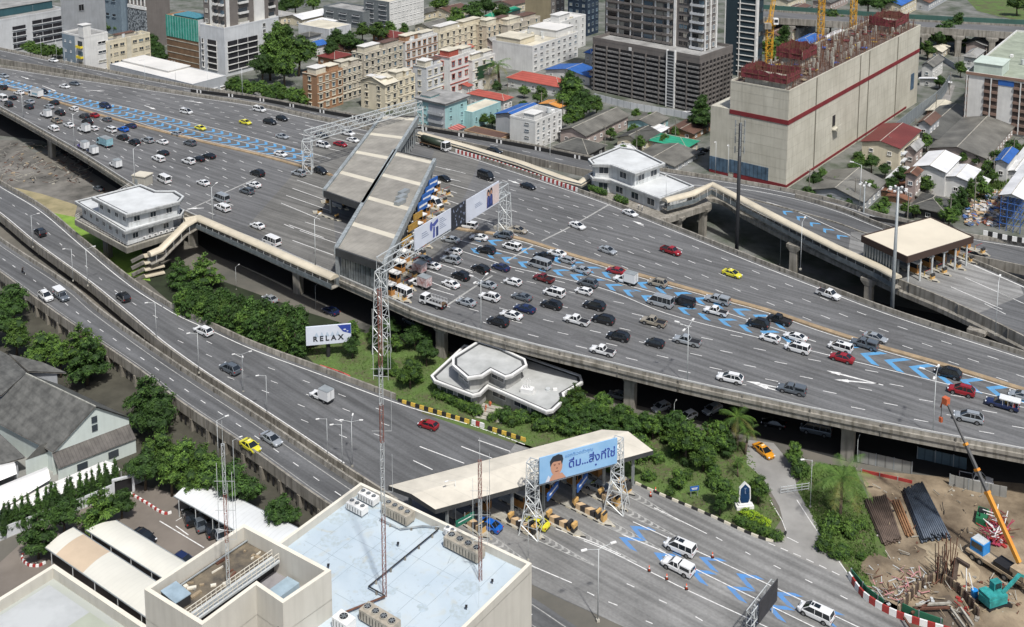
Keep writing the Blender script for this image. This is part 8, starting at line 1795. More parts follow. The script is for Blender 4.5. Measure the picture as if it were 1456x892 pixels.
SL=ribbed('weathered_roof',(.135,.135,.125),1.0,R(52),dark=.86,var=.5,scale=.5,width=.2);PG=mk('gable_green',(.53,.59,.56),var=.06,streak=.1)
ze,zr=4.6,10.2
ridge1=P(136,578,zr);ridge0=P(37,531,zr);rd=(ridge1-ridge0);eL1=P(76,643,ze);side=V3(eL1-ridge1,0);
eL0=V3(ridge0+side,ze);eR1=V3(ridge1-side*.8,ze+1.0);eR0=V3(ridge0-side*.8,ze+1.0);ext=-rd*.02
eL0b=eL0+ext*0;mb=MB()
mb.mesh([ridge0,ridge1,eL1,eL0,eR0,eR1],[(0,3,2,1),(0,1,5,4)],SL);mb.mesh([p-Vector((0,0,.2))for p in(ridge0,ridge1,eL1,eL0,eR0,eR1)],[(1,2,3,0),(4,5,1,0)],CONC_D)
mb.bar(ridge0,ridge1,.14,mat('ridge_tile',(.38,.38,.34),.8,var=.4,scale=1),5);mb.build('roof',hs)
g1,g2_,g3=ridge1-rd.normalized()*.5,eL1-rd.normalized()*.5,eR1-rd.normalized()*.5;back=rd.normalized()*20
mb=MB();mb.face([V3(g2_,0),V3(g3,0),g3-Vector((0,0,.2)),g1-Vector((0,0,.2)),g2_-Vector((0,0,.2))],PG);ll_=inset([(p.x,p.y)for p in(g2_,g3,g3-back,g2_-back)],.6)
mb.prism(ll_,0,ze-.3,PG);mb.build('wall',hs)
gdv=(V3(g3,0)-V3(g2_,0)).normalized()
for zz in(7.6,6.0):
 mb=MB();p=V3(g1,0)+gdv*(-.1);mb.box((p.x+.12*gdv.y,p.y-.12*gdv.x,zz),(1.0,.12,1.15),GLW,math.atan2(gdv.y,gdv.x));mb.build('window',hs)
mb=MB();l0,l1=V3(g2_,4.2),V3(g3,4.2);o_=Vector((gdv.y,-gdv.x,0))*3.2;mb.face([l0,V3(l0+o_,2.9),V3(l1+o_,2.9),l1],ribbed('lean_to_roof',(.13,.12,.11),.6,math.atan2(gdv.y,gdv.x),dark=.6,var=.4,scale=.5));mb.face([l1,V3(l1+o_,2.8),V3(l0+o_,2.8),l0],CONC_D);mb.face([V3(l0+o_*.9,0),V3(l1+o_*.9,0),V3(l1+o_*.9,2.9),V3(l0+o_*.9,2.9)],PG);mb.build('lean_to_roof',hs)
for i in(1,3):p=V3(l0,0).lerp(V3(l1,0),(i+.5)/5)+o_*.93;mb=MB();mb.box((p.x,p.y,1.5),(1.8,.14,1.2),GLW,math.atan2(gdv.y,gdv.x));mb.build('window',hs)
gb=thing('porch','small gabled porch in front of the big slate roof','porch');zt_=4.9;a,b_,r1=P(36,655,3.4),P(72,640,3.4),P(57,633,5.2);bk=side.normalized()*-5
mb=MB();mb.mesh([a,b_,r1,a+bk,b_+bk,r1+bk],[(0,2,5,3),(1,4,5,2)],SL);mb.build('roof',gb);mb=MB();mb.face([V3(a,0),V3(b_,0),b_,r1-Vector((0,0,.05)),a],PG);mb.build('wall',gb);mb=MB();m0,m1=a.lerp(b_,.3),a.lerp(b_,.8);nn_=-bk.normalized()*.12;mb.face([V3(m0,0)+nn_,V3(m1,0)+nn_,V3(m1,2.6)+nn_,V3(m0,2.6)+nn_],GLASS);mb.build('door',gb)
def slab_roof(name,label,c,z,mt,zl=None,cat='house',wall=None):
 q=[P(u,v,zz)for(u,v),zz in zip(c,z)];o=thing(name,label,cat);mb=MB();mb.face(q,mt);mb.face([p-Vector((0,0,.25))for p in reversed(q)],CONC_D);mb.build('roof',o);mb=MB();qq=inset(ccw([(p.x,p.y)for p in q]),.8);mb.prism(qq,0,min(z)-.5,wall or W_GREY);mb.build('wall',o);return o
slab_roof('house','grey roofed house behind the big slate roof at the left edge',[(-90,565),(-40,478),(12,505),(38,530),(2,562)],[6.0,7.2,7.2,6.6,6.0],SL)
slab_roof('house','low slate wing with a pale verge left of the porch',[(-60,700),(-40,620),(-5,612),(36,650),(-10,664)],[3.4,4.6,4.8,3.5,3.4],SL)
slab_roof('shed','dark roofed shed between the big slate house and the tiered trees',[(40,528),(12,503),(60,515),(95,530)],[5.0,5.6,5.6,5.0],SL,cat='shed')
go_=thing('garden_office','low white office with angular stepped flat roofs tucked beneath the highway edge','building')
O1=gon([(612,534),(617,541),(672,562),(684,559),(694,549),(724,562),(776,585),(787,583),(804,567),(802,559),(829,543),(826,533),(745,505),(660,490)],3.9)
OW=mat('office_wall_grey',(.40,.40,.38),.8,var=.2,scale=.4,streak=.3);OR_=mat('office_roof',(.46,.47,.46),.8,col2=(.34,.35,.34),scale=.3,detail=7)
mb=MB();mb.prism(inset(O1,1.1),0,3.4,OW);mb.build('wall',go_);roof_slab(go_,O1,3.9,.65,.45,'lower_roof',WHITE,OR_)
O2=gon([(643,507),(643,519),(664,537),(686,534),(698,526),(718,536),(729,533),(750,519),(747,510),(715,495),(680,484)],7.1)
mb=MB();mb.prism(inset(O2,1.2),3.5,6.6,OW);mb.build('wall',go_);roof_slab(go_,O2,7.1,.65,.45,'roof',WHITE,OR_)
for pl_,zz,hh in((inset(O1,1.1),2.2,1.1),(inset(O2,1.2),5.4,1.1)):
 q=ccw(pl_)
 for i in range(len(q)):
  a,b_=q[i],q[(i+1)%len(q)];L=math.dist(a,b_)
  if L>4 and a[0]-b_[0]<0:wall_windows(go_,a,b_,zz-.5,zz+.5,max(1,int(L/3.8)),3.3,1.25)
mb=MB();p=P(750,560,3.3);mb.box((p.x,p.y,4.1),(2.4,1.5,.9),WHITE,R(-20))
for s_ in(-.5,0,.5):mb.box((p.x+s_,p.y-.2,5.1),(.12,.12,2.0),WHITE)
mb.bar((p.x-.5,p.y-.2,6.1),(p.x,p.y-.2,6.6),.07,WHITE);mb.bar((p.x+.5,p.y-.2,6.1),(p.x,p.y-.2,6.6),.07,WHITE);mb.build('roof_shrine',go_)
mb=MB();p=P(779,557,3.3);mb.bar((p.x,p.y,3.3),(p.x,p.y,4.0),.5,STEEL_W,10);mb.box((p.x+1.4,p.y,3.6),(.8,.6,.7),WHITE);mb.build('roof_unit',go_)
for k in range(4):p0=P(688+k*3,596-k*4.5,.05);mb=MB();mb.box((p0 .x+1,p0 .y,.06+k*.08),(5.5,1.0,.14+k*.1),CONC_W,R(-22));tag(mb.build('path_step'),'stone step up to the garden office, %s from the road'%ORD[k],'step','steps to the garden office')
p=P(1058,722,0);mo=thing('monument_sign','dark blue pointed sign in a white frame above the lime flower bed','sign',p,R(8));mb=MB();mb.box((0,0,.3),(3.0,1.3,.6),WHITE);mb.box((0,0,.75),(2.3,.9,.3),WHITE);mb.build('base',mo)
def flat(pts,y0,y1,mt,nm,par):mb=MB();n=len(pts);mb.mesh([(x,y0,z)for x,z in pts]+[(x,y1,z)for x,z in pts],[tuple(range(n)),tuple(reversed(range(n,2*n)))]+[(i,i+n,(i+1)%n+n,(i+1)%n)for i in range(n)],mt);return mb.build(nm,par)
flat([(-.75,.9),(.75,.9),(1.05,1.7),(.95,3.7),(0,4.7),(-.95,3.7),(-1.05,1.7)],-.2,.2,WHITE,'frame',mo);flat([(-.6,1.05),(.6,1.05),(.85,1.75),(.76,3.6),(0,4.4),(-.76,3.6),(-.85,1.75)],-.26,-.21,mat('sign_navy',(.015,.05,.13),.3,var=.3,scale=2,coord='obj'),'panel',mo)
text_mesh('โ',1.2,PGY,parent=mo,M=Matrix(((1,0,0,0),(0,0,-1,-.28),(0,1,0,3.1),(0,0,0,1))))
p=P(987,706,0);sg_=thing('garden_sign','small blue sign on two posts behind the plaza kerb','sign',p,R(12));mb=MB()
for x in(-.6,.6):mb.bar((x,0,0),(x,0,1.6),.06,GREYM,5)
mb.build('posts',sg_);mb=MB();mb.box((0,-.05,1.5),(1.6,.1,.8),SIGNB);mb.box((0,-.12,1.6),(1.1,.02,.1),WHITE);mb.box((0,-.12,1.4),(.9,.02,.1),WHITE);mb.build('panel',sg_)
p=P(1130,700,0);gt=thing('gate','open grey rail gate beside the access lane','gate',p,R(12));mb=MB()
for z in(.3,.8,1.3):mb.bar((-2.6,0,z),(2.6,0,z),.05,STEEL_W,4)
for x in(-2.6,-1.3,0,1.3,2.6):mb.bar((x,0,0),(x,0,1.5),.06,STEEL_W,4)
mb.build('rails',gt)
for i,(u,v,lab)in enumerate([(705,693,'green sign board hanging left under the slanted canopy'),(661,739,'green sign board above the parapet behind the blue roof')]):
 p=P(u,v,5.4);mb=MB();mb.box((p.x,p.y,5.4),(3.6,.15,1.1),SIGNG,R(18 if i==0 else 40));mb.box((p.x-.02,p.y-.12,5.5),(2.6,.03,.14),WHITE,R(18 if i==0 else 40));mb.box((p.x,p.y,6.2),(.12,.12,.8),GREYM);tag(mb.build('direction_sign'),lab,'sign')
for i,(u,v)in enumerate([(786,690),(828,678)]):
 p=P(u,v+8,4.8);mb=MB();mb.box((p.x,p.y,4.8),(.2,4.0,1.3),SIGNB,R(-28));mb.box((p.x+.15,p.y,4.9),(.05,3.0,.25),WHITE,R(-28));mb.box((p.x,p.y,5.8),(.12,.12,1.0),GREYM);tag(mb.build('lane_sign'),'blue lane sign under the billboard, '+['left','right'][i]+' of the pair','sign')
def cone(u,v,label,z=.04):
 p=P(u,v,z);o=thing('traffic_cone',label,'cone',p,0,'traffic cones on the low plaza');mb=MB();mb.box((0,0,.03),(.5,.5,.06),TRIM);mb.build('base',o);mb=MB();mb.bar((0,0,.05),(0,0,.95),.2,mat('cone_orange',(.62,.09,.03),.5),10,.05,smooth=True);mb.bar((0,0,.45),(0,0,.62),.135,WHITE,10,.11);mb.build('cone_body',o)
for i,(u,v)in enumerate([(923,812),(948,824),(976,838),(1013,793),(925,706),(932,700)]):cone(u,v,'orange traffic cone, '+['leftmost beside the white canopy pickup','middle of the row beside the white pickup','rightmost of the row beside the white pickup','alone right of the white minivan','lower of the pair near the short toll island','upper of the pair near the short toll island'][i])
p0,p1=P(1078,897,0),P(1103,872,0);gg=thing('sign_gantry','dark backed sign gantry poking up at the bottom edge','gantry');mb=MB();a_,b_=P(1078,886,2.5),P(1104,852,2.5);d_=V3(b_-a_,0);n_=Vector((d_.y,-d_.x,0)).normalized()
mb.prism([(p.x,p.y)for p in(a_,b_,b_+n_*.12,a_+n_*.12)],2.4,5.8,mat('sign_back_dark',(.045,.045,.05),.6,var=.3,scale=1));mb.build('sign_back',gg);mb=MB();truss_box(mb,V3(a_-n_*.6-d_*.3,3.0),V3(b_-n_*.6+d_*.05,3.0),.8,2.0,.06,1.4,STEEL_W)
for p in(a_-n_*.6,b_-n_*.6):mb.bar((p.x,p.y,0),(p.x,p.y,5),.12,STEEL_W,5)
mb.build('truss_beam',gg)
def lamp_proto(kind):
 o=thing('street_lamp','x','street lamp');mb=MB();H=11.5;mb.bar((0,0,0),(0,0,H),.09,STEEL_W,8,.05,smooth=True);mb.box((0,0,.2),(.45,.45,.4),CONC_W);mb.build('pole',o)
 mb=MB();hd=MB()
 dirs={'single':[(1,0)],'double':[(1,0),(-1,0)],'cluster':[(1,0),(-1,0),(0,1)]}[kind]
 for(x,y)in dirs:mb.bar((0,0,H-.1),(x*1.9,y*1.9,H+.35),.035,STEEL_W,5);hd.box((x*2.3,y*2.3,H+.38),(.9 if x else.32,.32 if x else.9,.16),WHITE);hd.box((x*2.3,y*2.3,H+.28),(.7 if x else.24,.24 if x else.7,.04),HEADL)
 mb.build('arm',o);hd.build('lamp_head',o);reg(o);return o
LP={k:lamp_proto(k)for k in('single','double','cluster')}
LAMPS=[]
for(k,u,v,z,rz,pl,sc)in[('single',33,170,DZ,70,'near parapet left of the canopy',.9),('single',106,211,DZ,70,'near parapet left of the canopy',.95),('single',192,265,DZ,70,'near parapet left of the canopy',.95),('single',303,325,DZ,70,'near parapet left of the canopy',.95),('single',449,386,DZ,70,'near parapet left of the canopy',1.1),('cluster',684,474,DZ,60,'near parapet right of the canopy',1.0),('cluster',977,547,DZ,60,'near parapet right of the canopy',1.0),('cluster',1326,621,DZ,60,'near parapet right of the canopy',1.0),('single',207,128,DZ,-110,'far parapet of the highway',1.0),('single',345,139,DZ,-110,'far parapet of the highway',.95),('single',93,104,DZ,-110,'far parapet of the highway',.9),('single',25,76,DZ,-110,'far side of the back ramp',.8),('single',59,80,DZ,-110,'far side of the back ramp',.8),('single',81,88,DZ,-110,'far side of the back ramp',.8),('single',250,120,DZ,-110,'far side of the back ramp',.8),('single',296,130,DZ,-110,'far side of the back ramp',.8),('single',782,238,DZ,-110,'far walkway side of the highway',.9),('single',947,285,12.8,-110,'roof of the right gatehouse',.6),('single',1017,250,DZ,-110,'far edge of the right ramp',.9),('single',1035,255,DZ,-110,'far edge of the right ramp',.9),('single',1138,384,CZ,60,'near edge of the right ramp',1.0),('single',1109,377,0,30,'dark gap below the right ramp',.7),('single',1415,477,CZ,60,'toll apron at the right edge',1.0),('single',1222,300,DZ,150,'far edge of the right ramp',1.1),('single',47,352,3,20,'barrier between the two left ramps',.75),('single',125,407,3,30,'barrier between the two left ramps',.8),('single',104,400,3.6,200,'barrier between the two left ramps',.7),('single',223,485,3,200,'barrier between the two left ramps',.75),('single',283,531,2.6,200,'barrier between the two left ramps',.75),('cluster',346,558,1.5,200,'inner ramp beside the grey SUV',.7),('single',380,590,1,200,'barrier beside the slanted canopy',.7),('single',487,668,.5,200,'barrier beside the slanted canopy',.75),('cluster',501,664,.5,0,'barrier beside the slanted canopy',.75),('single',466,655,.5,200,'barrier beside the slanted canopy',.7),('single',648,747,.1,210,'left end of the slanted canopy',.7),('double',850,884,.05,20,'left edge of the low plaza',1.0),('double',751,797,.05,20,'left edge of the low plaza',.6),('single',1152,722,.05,190,'grass beside the access lane',.75),('single',311,664,3.6,30,'near edge of the outer ramp',.75),('single',333,680,3.6,30,'near edge of the outer ramp',.6),('single',958,610,0,60,'thicket below the highway',.45),('single',1218,668,0,60,'building site beside the massive pier',.5),('single',449,440,0,60,'undercroft behind the hedge',.5),('single',336,412,0,60,'undercroft behind the hedge',.5)]:
 p=P(u,v,z);c=copy_tree(LP[k]);c.location=p;c.rotation_euler=(0,0,R(rz));c.scale=(sc,sc,sc);c.name='street_lamp';LAMPS.append((c,k,pl))
gl={}
for c,k,pl in LAMPS:gl.setdefault((k,pl),[]).append(c)
for(k,pl),g_ in gl.items():
 for d,sfx in nth([dict(o=c)for c in g_],lambda d:proj(d['o'].location)[0]):tag(d['o'],{'single':'thin single arm lamp','double':'double arm lamp','cluster':'clustered lamp pole'}[k]+' at the '+pl+sfx,'street lamp','street lamps of the roads')
purge_protos(LP.values())
p=P(1046,404,0);zt=zat(p,176);o=thing('antenna_pole','tall black antenna pole in front of the concrete tower','pole',p);mb=MB();mb.bar((0,0,0),(0,0,zt),.48,mat('pole_black',(.03,.032,.036),.5),12,.4,smooth=True);mb.build('pole',o);mb=MB()
for zz in(zt-7,zt-4.5,zt-2.5,zt-.5):
 for k in range(3):a=k*2.09+.4;mb.bar((0,0,zz),(1.2*math.cos(a),1.2*math.sin(a),zz),.05,DARK,4);mb.box((1.25*math.cos(a),1.25*math.sin(a),zz+.3),(.22,.22,1.7),GREYM,a)
mb.bar((0,0,zt),(0,0,zt+2.5),.05,DARK,4);mb.build('antennas',o)
p=P(1266,486,0);zt=zat(p,266);o=thing('high_mast_lamp','tall grey flood light mast beside the right toll canopy','pole',p);mb=MB();mb.bar((0,0,0),(0,0,zt),.5,GREYM,12,.25,smooth=True);mb.build('pole',o);mb=MB()
for k in range(8):a=k*.785;mb.bar((0,0,zt-.5),(1.5*math.cos(a),1.5*math.sin(a),zt-.4),.05,GREYM,4);mb.box((1.7*math.cos(a),1.7*math.sin(a),zt-.5),(.6,.4,.3),WHITE,a)
mb.build('lamp_ring',o)
p=P(1228,302,9);o=thing('high_mast_lamp','slim flood light mast with white heads beside the hipped grey shed','pole',(p.x,p.y,0));zt=zat(p,262);mb=MB();mb.bar((0,0,0),(0,0,zt),.3,GREYM,8,.15,smooth=True);mb.build('pole',o);mb=MB()
for k in range(6):a=k*1.05;mb.box((1.3*math.cos(a),1.3*math.sin(a),zt),(.7,.4,.3),WHITE,a);mb.bar((0,0,zt),(1.3*math.cos(a),1.3*math.sin(a),zt),.04,GREYM,4)
mb.build('lamp_ring',o)
STEELB=mat('pipe_steel_blue',(.075,.095,.125),.5,.3,var=.5,scale=.5);RAIL=mat('pile_brown',(.13,.095,.075),.7,.2,var=.5,scale=.5)
def heap(c,n,r,mt,label,name,cat,lay=2,gap=1.0):
 a,b_,c_,d_=[P(u,v,.1)for u,v in c];o=thing(name,label,cat);mb=MB();rr=random.Random(len(label))
 for L in range(lay):
  for i in range(n-L):
   t=(i+.5+L*.5)/n;p,q=a.lerp(b_,t),d_.lerp(c_,t);j=rr.uniform(-.04,.04);dd=(q-p);mb.bar(V3(p+dd*rr.uniform(-.03,.03),r+L*r*1.7+.05),V3(q+dd*rr.uniform(-.04,.04),r+L*r*1.7+.05),r,mt,7,smooth=True)
 mb.build('stock',o);return o
heap([(1283,703),(1314,692),(1352,765),(1309,771)],15,.19,STEELB,'long stack of dark blue steel sections on the building site','steel_stack','steel stack',3)
heap([(1228,715),(1262,707),(1282,768),(1255,776)],12,.17,RAIL,'stack of rusty brown beams left of the blue steel stack','steel_stack','steel stack',2)
heap([(1268,716),(1280,712),(1300,760),(1288,765)],4,.16,mat('timber_brown',(.30,.16,.08),.8,var=.4,scale=1),'narrow pile of brown timbers between the two steel stacks','timber_stack','timber',2)
PANEL=ribbed('site_panel',(.30,.30,.28),1.4,R(-15),dark=.5,var=.3,scale=.3)
fence([(1220,657),(1258,665),(1297,674)],2.2,PANEL,'grey panel hoarding with a red foot under the highway, leftmost','site_hoarding');fence([(1350,690),(1390,700),(1431,708)],2.0,PANEL,'grey panel hoarding beside the orange crane boom','site_hoarding');fence([(1304,652),(1340,660),(1374,668)],2.2,ribbed('site_panel_blue',(.10,.15,.18),1.4,R(-15),dark=.5,var=.3,scale=.3),'dark blue panel hoarding in the highway shadow','site_hoarding')
fence([(1225,672),(1262,680),(1297,688)],.6,RED,'low red strip at the foot of the leftmost hoarding','site_rail',cat='rail')
fence([(1210,820),(1232,846),(1256,864)],1.3,mat('rail_green',(.03,.14,.08),.6),'green rail panels behind the left part of the site barrier','site_rail',cat='rail');fence([(1277,866),(1300,878),(1340,892)],1.3,mat('rail_green',(.03,.14,.08),.6),'green rail panels behind the right part of the site barrier','site_rail',cat='rail')
OR2=mat('boom_orange',(.55,.20,.03),.5,col2=(.60,.30,.05),scale=.3);BCAB=mat('cab_blue',(.02,.24,.62),.4)
pb=P(1400,800,0);pe=P(1450,832,0);rz=math.atan2(pe.y-pb.y,pe.x-pb.x);mcn=thing('mobile_crane','blue cabbed mobile crane with a long raised orange boom','crane',pb,rz);ca,sa=math.cos(-rz),math.sin(-rz)
mb=MB();mb.box((2.2,0,1.1),(9.5,2.4,.5),mat('chassis_tan',(.42,.33,.22),.6,var=.3,scale=1));mb.box((3.6,0,1.7),(3.2,2.2,.8),TRIM);mb.box((5.8,0,2.2),(2.2,2.2,1.2),mat('chassis_tan',(.42,.33,.22)));mb.build('chassis',mcn)
for x in(-1.4,-.1,4.0,5.4):
 for y in(-1.1,1.1):mb=MB();mb.bar((x,y-.18,.55),(x,y+.18,.55),.55,TYRE,14);mb.bar((x,y-.2,.55),(x,y+.2,.55),.28,RIMM,10);mb.build('wheel',mcn)
mb=MB();mb.box((-1.0,.2,2.2),(2.2,1.9,1.9),BCAB);mb.box((-1.0,.2,3.2),(2.0,1.7,.14),STEEL_W);mb.build('cab',mcn);mb=MB();mb.box((-1.0,-.77,2.5),(1.8,.06,.9),GL);mb.box((-2.13,.2,2.5),(.06,1.5,.9),GL);mb.build('cab_window',mcn)
def tl(p):d=p-pb;return Vector((d.x*ca-d.y*sa,d.x*sa+d.y*ca,d.z))
pv=tl(P(1449,800,3.0));tip=tl(P(1345,570,22));dd=tip-pv
def boom(t0,t1,w,mt,nm):mb=MB();mb.bar(pv+dd*t0,pv+dd*t1,w,mt,4);mb.build(nm,mcn)
boom(0,.42,.42,OR2,'boom');boom(.38,.72,.3,mat('boom_grey',(.10,.10,.10),.5),'boom_section');boom(.70,1.0,.2,mat('boom_grey',(.10,.10,.10)),'boom_section')
mb=MB();
for t in(.42,.56,.72):mb.bar(pv+dd*(t-.008),pv+dd*(t+.008),.66-t*.3,OR2,4)
mb.build('boom_collar',mcn)
mb=MB();t_=tip;mb.box(tuple(t_),(.9,.9,1.1),mat('boom_red',(.5,.12,.05),.5));mb.bar(t_+Vector((-.5,0,0)),t_+Vector((-.9,0,-1.6)),.1,mat('boom_red',(.5,.12,.05)));mb.bar(t_+Vector((-.7,0,-.5)),t_+Vector((-.7,0,-3.4)),.05,DARK,4);mb.box(tuple(t_+Vector((-.7,0,-3.6))),(.5,.4,.8),mat('boom_red',(.5,.12,.05)));mb.build('hook_block',mcn)
TEAL=mat('excavator_teal',(.04,.33,.32),.55,var=.45,scale=1);p=P(1413,862,0);ex=thing('excavator','turquoise excavator at the lower right of the building site','excavator',p,R(20));mb=MB()
for y in(-1.1,1.1):
 n=10;pr=[(-1.7+.45*math.cos(math.pi/2+math.pi*i/n),.45+.45*math.sin(math.pi/2+math.pi*i/n))for i in range(n+1)]+[(1.7+.45*math.cos(-math.pi/2+math.pi*i/n),.45+.45*math.sin(-math.pi/2+math.pi*i/n))for i in range(n+1)];m_=len(pr)
 mb.mesh([(x,y-.28,z)for x,z in pr]+[(x,y+.28,z)for x,z in pr],[tuple(range(m_)),tuple(reversed(range(m_,2*m_)))]+[(i,i+m_,(i+1)%m_+m_,(i+1)%m_)for i in range(m_)],TRIM)
mb.build('tracks',ex);mb=MB();mb.prism([(-2.0,-1.2),(1.3,-1.2),(1.6,-.9),(1.6,1.2),(-1.6,1.3),(-2.1,.9)],1.0,2.1,TEAL);mb.prism([(-2.0,-1.1),(-.6,-1.1),(-.6,1.1),(-2.0,1.1)],2.1,2.6,TEAL);mb.build('body',ex);mb=MB();mb.box((.8,.7,2.7),(1.4,1.0,1.3),TEAL);mb.build('cab',ex);mb=MB();mb.box((.8,.17,2.85),(1.1,.06,.8),GL);mb.box((1.52,.7,2.85),(.06,.8,.8),GL);mb.build('cab_window',ex)
mb=MB();mb.bar((1.2,-.3,2.0),(4.2,-.3,4.2),.28,TEAL);mb.bar((4.2,-.3,4.2),(6.4,-.3,2.8),.22,TEAL);mb.bar((6.4,-.3,2.8),(6.6,-.3,1.6),.16,TRIM);mb.build('arm',ex);mb=MB();mb.box((6.5,-.3,1.1),(1.0,1.0,1.0),TRIM);mb.build('bucket',ex)
p=P(1396,742,0);gm=thing('generator','green boxy generator beside the orange boom','machine',p,R(60));mb=MB();mb.box((0,0,.8),(3.4,1.6,1.4),mat('machine_green',(.02,.13,.06),.5));mb.box((.6,0,1.6),(1.2,1.2,.3),TRIM);mb.bar((-1,.3,1.4),(-1,.3,2.2),.1,TRIM,6);mb.build('body',gm)
rr=random.Random(17)
def scatter(name,label,u0,u1,v0,v1,n,mats,smin,smax,hz=1.0,sticks=0):
 mb=MB()
 for i in range(n):
  p=P(rr.uniform(u0,u1),rr.uniform(v0,v1),.1);s=rr.uniform(smin,smax)
  if rr.random()<sticks:a=rr.uniform(0,3.1);q=p+Vector((math.cos(a),math.sin(a),rr.uniform(-.05,.25)*hz))*s*3;mb.bar(p+Vector((0,0,rr.uniform(.05,hz))),q+Vector((0,0,rr.uniform(.05,hz))),.07,rr.choice(mats),4)
  else:mb.box((p.x,p.y,rr.uniform(.05,.3*hz)),(s,s*rr.uniform(.4,.9),s*rr.uniform(.15,.5)),rr.choice(mats),rr.uniform(0,3))
 return tag(mb.build(name),label,'debris',kind='stuff')
MAG=mat('scrap_magenta',(.38,.05,.10),.6,var=.3,scale=1)
scatter('scrap_debris','magenta and red scrap heap between boom and generator',1406,1432,742,778,160,[MAG,RED,WHITE,MAG,RUST],.3,.9,1.6,.6)
scatter('site_debris','pink bars and timber scattered across the building site',1240,1330,812,862,190,[mat('bar_pink',(.50,.25,.25),.6),PLY,RUST,CONC,STEEL_W],.15,.6,.7,.65)
scatter('site_debris','loose planks and rubbish around the steel stacks',1240,1400,690,800,130,[PLY,CONC,RUST,CONC_W,TRIM],.15,.55,.5,.4)
scatter('site_debris','rubbish and mounds near the excavator',1340,1456,820,890,110,[PLY,CONC,RUST,EARTHL,RED,CONC_W],.2,.7,.6,.4)
pit=thing('excavation_frame','ring of brown sheet piles and steel props around the excavation','excavation')
ring=[(1278,872),(1312,835),(1340,828),(1376,856),(1392,880)]
rc_=pxcurve(ring,.1,1.0);s=arclen(rc_);mb=MB();d=0;k=0
while d<s[-1]:
 p,t=at_len(rc_,s,d);mb.box((p.x,p.y,.7),(.55,.28,1.5+(k%2)*.25),RAIL if k%3 else PLY,math.atan2(t.y,t.x)+(k%2)*.5);d+=.55;k+=1
mb.build('sheet_piles',pit)
mb=MB()
for a,b_ in[((1302,860),(1350,858)),((1300,866),(1352,864)),((1350,862),(1372,892)),((1366,864),(1384,890)),((1296,872),(1320,858)),((1285,878),(1300,900))]:mb.bar(P(*a,.9),P(*b_,.9),.2,CONC_W if a[0]>1300 else RUST,4)
mb.build('struts',pit);mb=MB();mb.face([P(u,v,.06)for u,v in[(1292,890),(1318,852),(1350,846),(1380,880),(1376,905),(1290,910)]],mat('pit_floor',(.12,.095,.07),.9,var=.4,scale=.5));mb.build('pit_floor',pit)
mb=MB()
for i in range(26):p=P(rr.uniform(1330,1356),rr.uniform(812,836),0);mb.bar(p,p+Vector((rr.uniform(-.8,.8),rr.uniform(-.4,.6),rr.uniform(3.0,6.5))),.07,RUST if i%3 else RAIL,4)
tag(mb.build('steel_bars'),'bundle of upright rusty bars beside the excavation','bars')
for i,(a,b_,r_,m_,lab)in enumerate([((1355,832),(1360,795),.45,RAIL,'upright brown sheet pile left of the leaning pair'),((1360,795),(1378,806),.35,RAIL,'brown beam linking two upright sheet piles'),((1374,845),(1374,808),.1,WHITE,'slim white and red pole left of the blue drum'),((1386,850),(1378,815),.1,WHITE,'slim white and red pole leaning toward the blue drum')]):
 p,q=P(*a,.1),P(*a,.1);q=P(b_[0],b_[1],3.8)if i!=1 else P(b_[0],b_[1],3.8);p=p if i!=1 else P(a[0],a[1],3.8);mb=MB();mb.bar(p,q,r_,m_,4);tag(mb.build('steel_pole'),lab,'pole')
p=P(1385,850,0);mb=MB();mb.bar((p.x,p.y,0),(p.x,p.y,1.3),.5,BCAB,12);tag(mb.build('blue_drum'),'bright blue drum beside the leaning white poles','drum')
mb=MB()
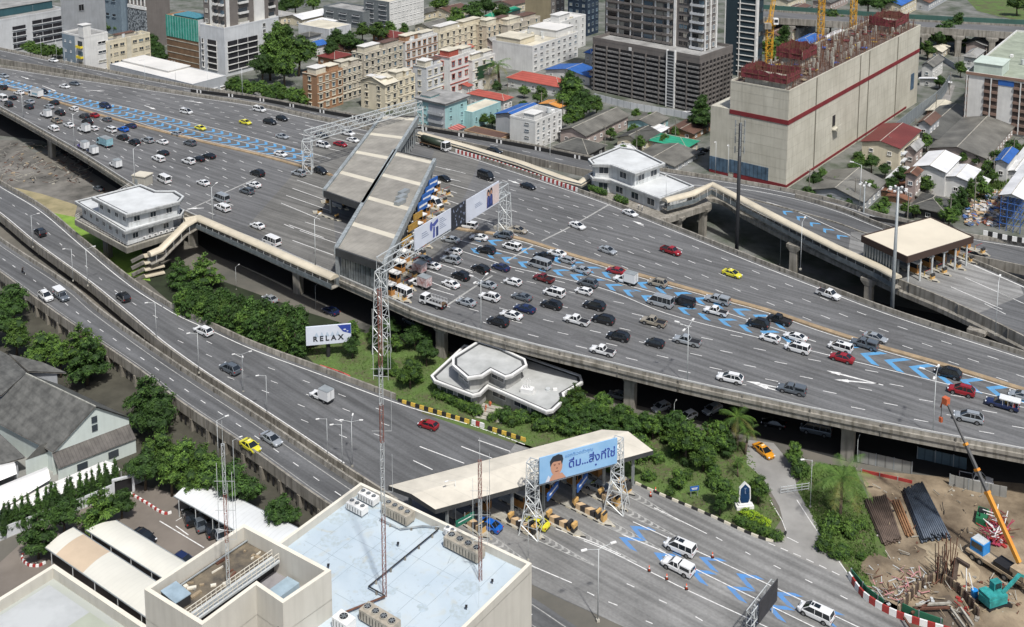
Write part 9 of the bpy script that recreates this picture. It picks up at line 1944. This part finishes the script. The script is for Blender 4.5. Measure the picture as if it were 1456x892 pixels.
for(u,v,r_,h_)in[(1345,798,4.5,1.0),(1255,812,3.5,.7),(1320,745+50,3.0,.6),(1425,880,3.5,.9),(1370,735,3.5,.6)]:
 p=P(u,v,0);K=16;J=5;vs=[(p.x,p.y,h_)]
 for j in range(1,J+1):
  for k in range(K):q=2*math.pi*k/K;rr_=r_*j/J*rr.uniform(.88,1.12);vs.append((p.x+rr_*math.cos(q),p.y+rr_*math.sin(q)*1.1,max(.02,h_*(1-(j/J)**1.6)*rr.uniform(.8,1.2))if j<J else.02))
 mb.mesh(vs,[(0,1+k,1+(k+1)%K)for k in range(K)]+[(1+(j-1)*K+k,1+j*K+k,1+j*K+(k+1)%K,1+(j-1)*K+(k+1)%K)for j in range(1,J)for k in range(K)],EARTHL if r_>4 else EARTH,True)
tag(mb.build('soil_mounds'),kind='structure')
scatter('yard_debris','pale timber and scrap strewn over the parched yard at the far left',0,130,205,262,260,[PLY,CONC,CONC_W,RUST,TRIM],.3,1.1,.6,.7)
def tufts(name,px,n,mt,z=.03,h=.35,label='short grass'):
 pl_=[P(u,v,0)for u,v in px];us=[p.x for p in pl_];vs_=[p.y for p in pl_];mb=MB();rr=random.Random(n);k=0
 while k<n:
  x,y=rr.uniform(min(us),max(us)),rr.uniform(min(vs_),max(vs_))
  if not inpoly((x,y),pl_):continue
  a=rr.uniform(0,6.3);s=rr.uniform(.15,.4);hh=h*rr.uniform(.5,1.6);mb.face([(x-s*math.cos(a),y-s*math.sin(a),z),(x+s*math.cos(a),y+s*math.sin(a),z),(x+rr.uniform(-.1,.1),y+.1,z+hh)],mt);k+=1
 return tag(mb.build(name),label,'grass',kind='stuff')
tufts('grass',[(430,492),(444,478),(500,470),(600,492),(720,530),(900,585),(1060,630),(1110,740),(1092,764),(1010,730),(890,678),(760,638),(560,570),(455,522)],9000,leafmat('grass_blades',(.10,.165,.04),(.05,.085,.02),.3),h=.16,label='uneven green grass of the garden beside the inner ramp')
tufts('grass',[(1132,690),(1160,660),(1215,665),(1236,720),(1250,800),(1230,835),(1165,760)],4500,leafmat('grass_blades',(.13,.22,.04),(.05,.10,.02)),h=.22,label='rough green grass on the bank beside the building site')
tufts('weeds',[(1382,290),(1402,240),(1456,207),(1500,230),(1430,262),(1410,285)],4000,leafmat('grass_blades',(.13,.22,.04),(.05,.10,.02)),h=.9,label='weedy overgrowth behind the rubble yard')
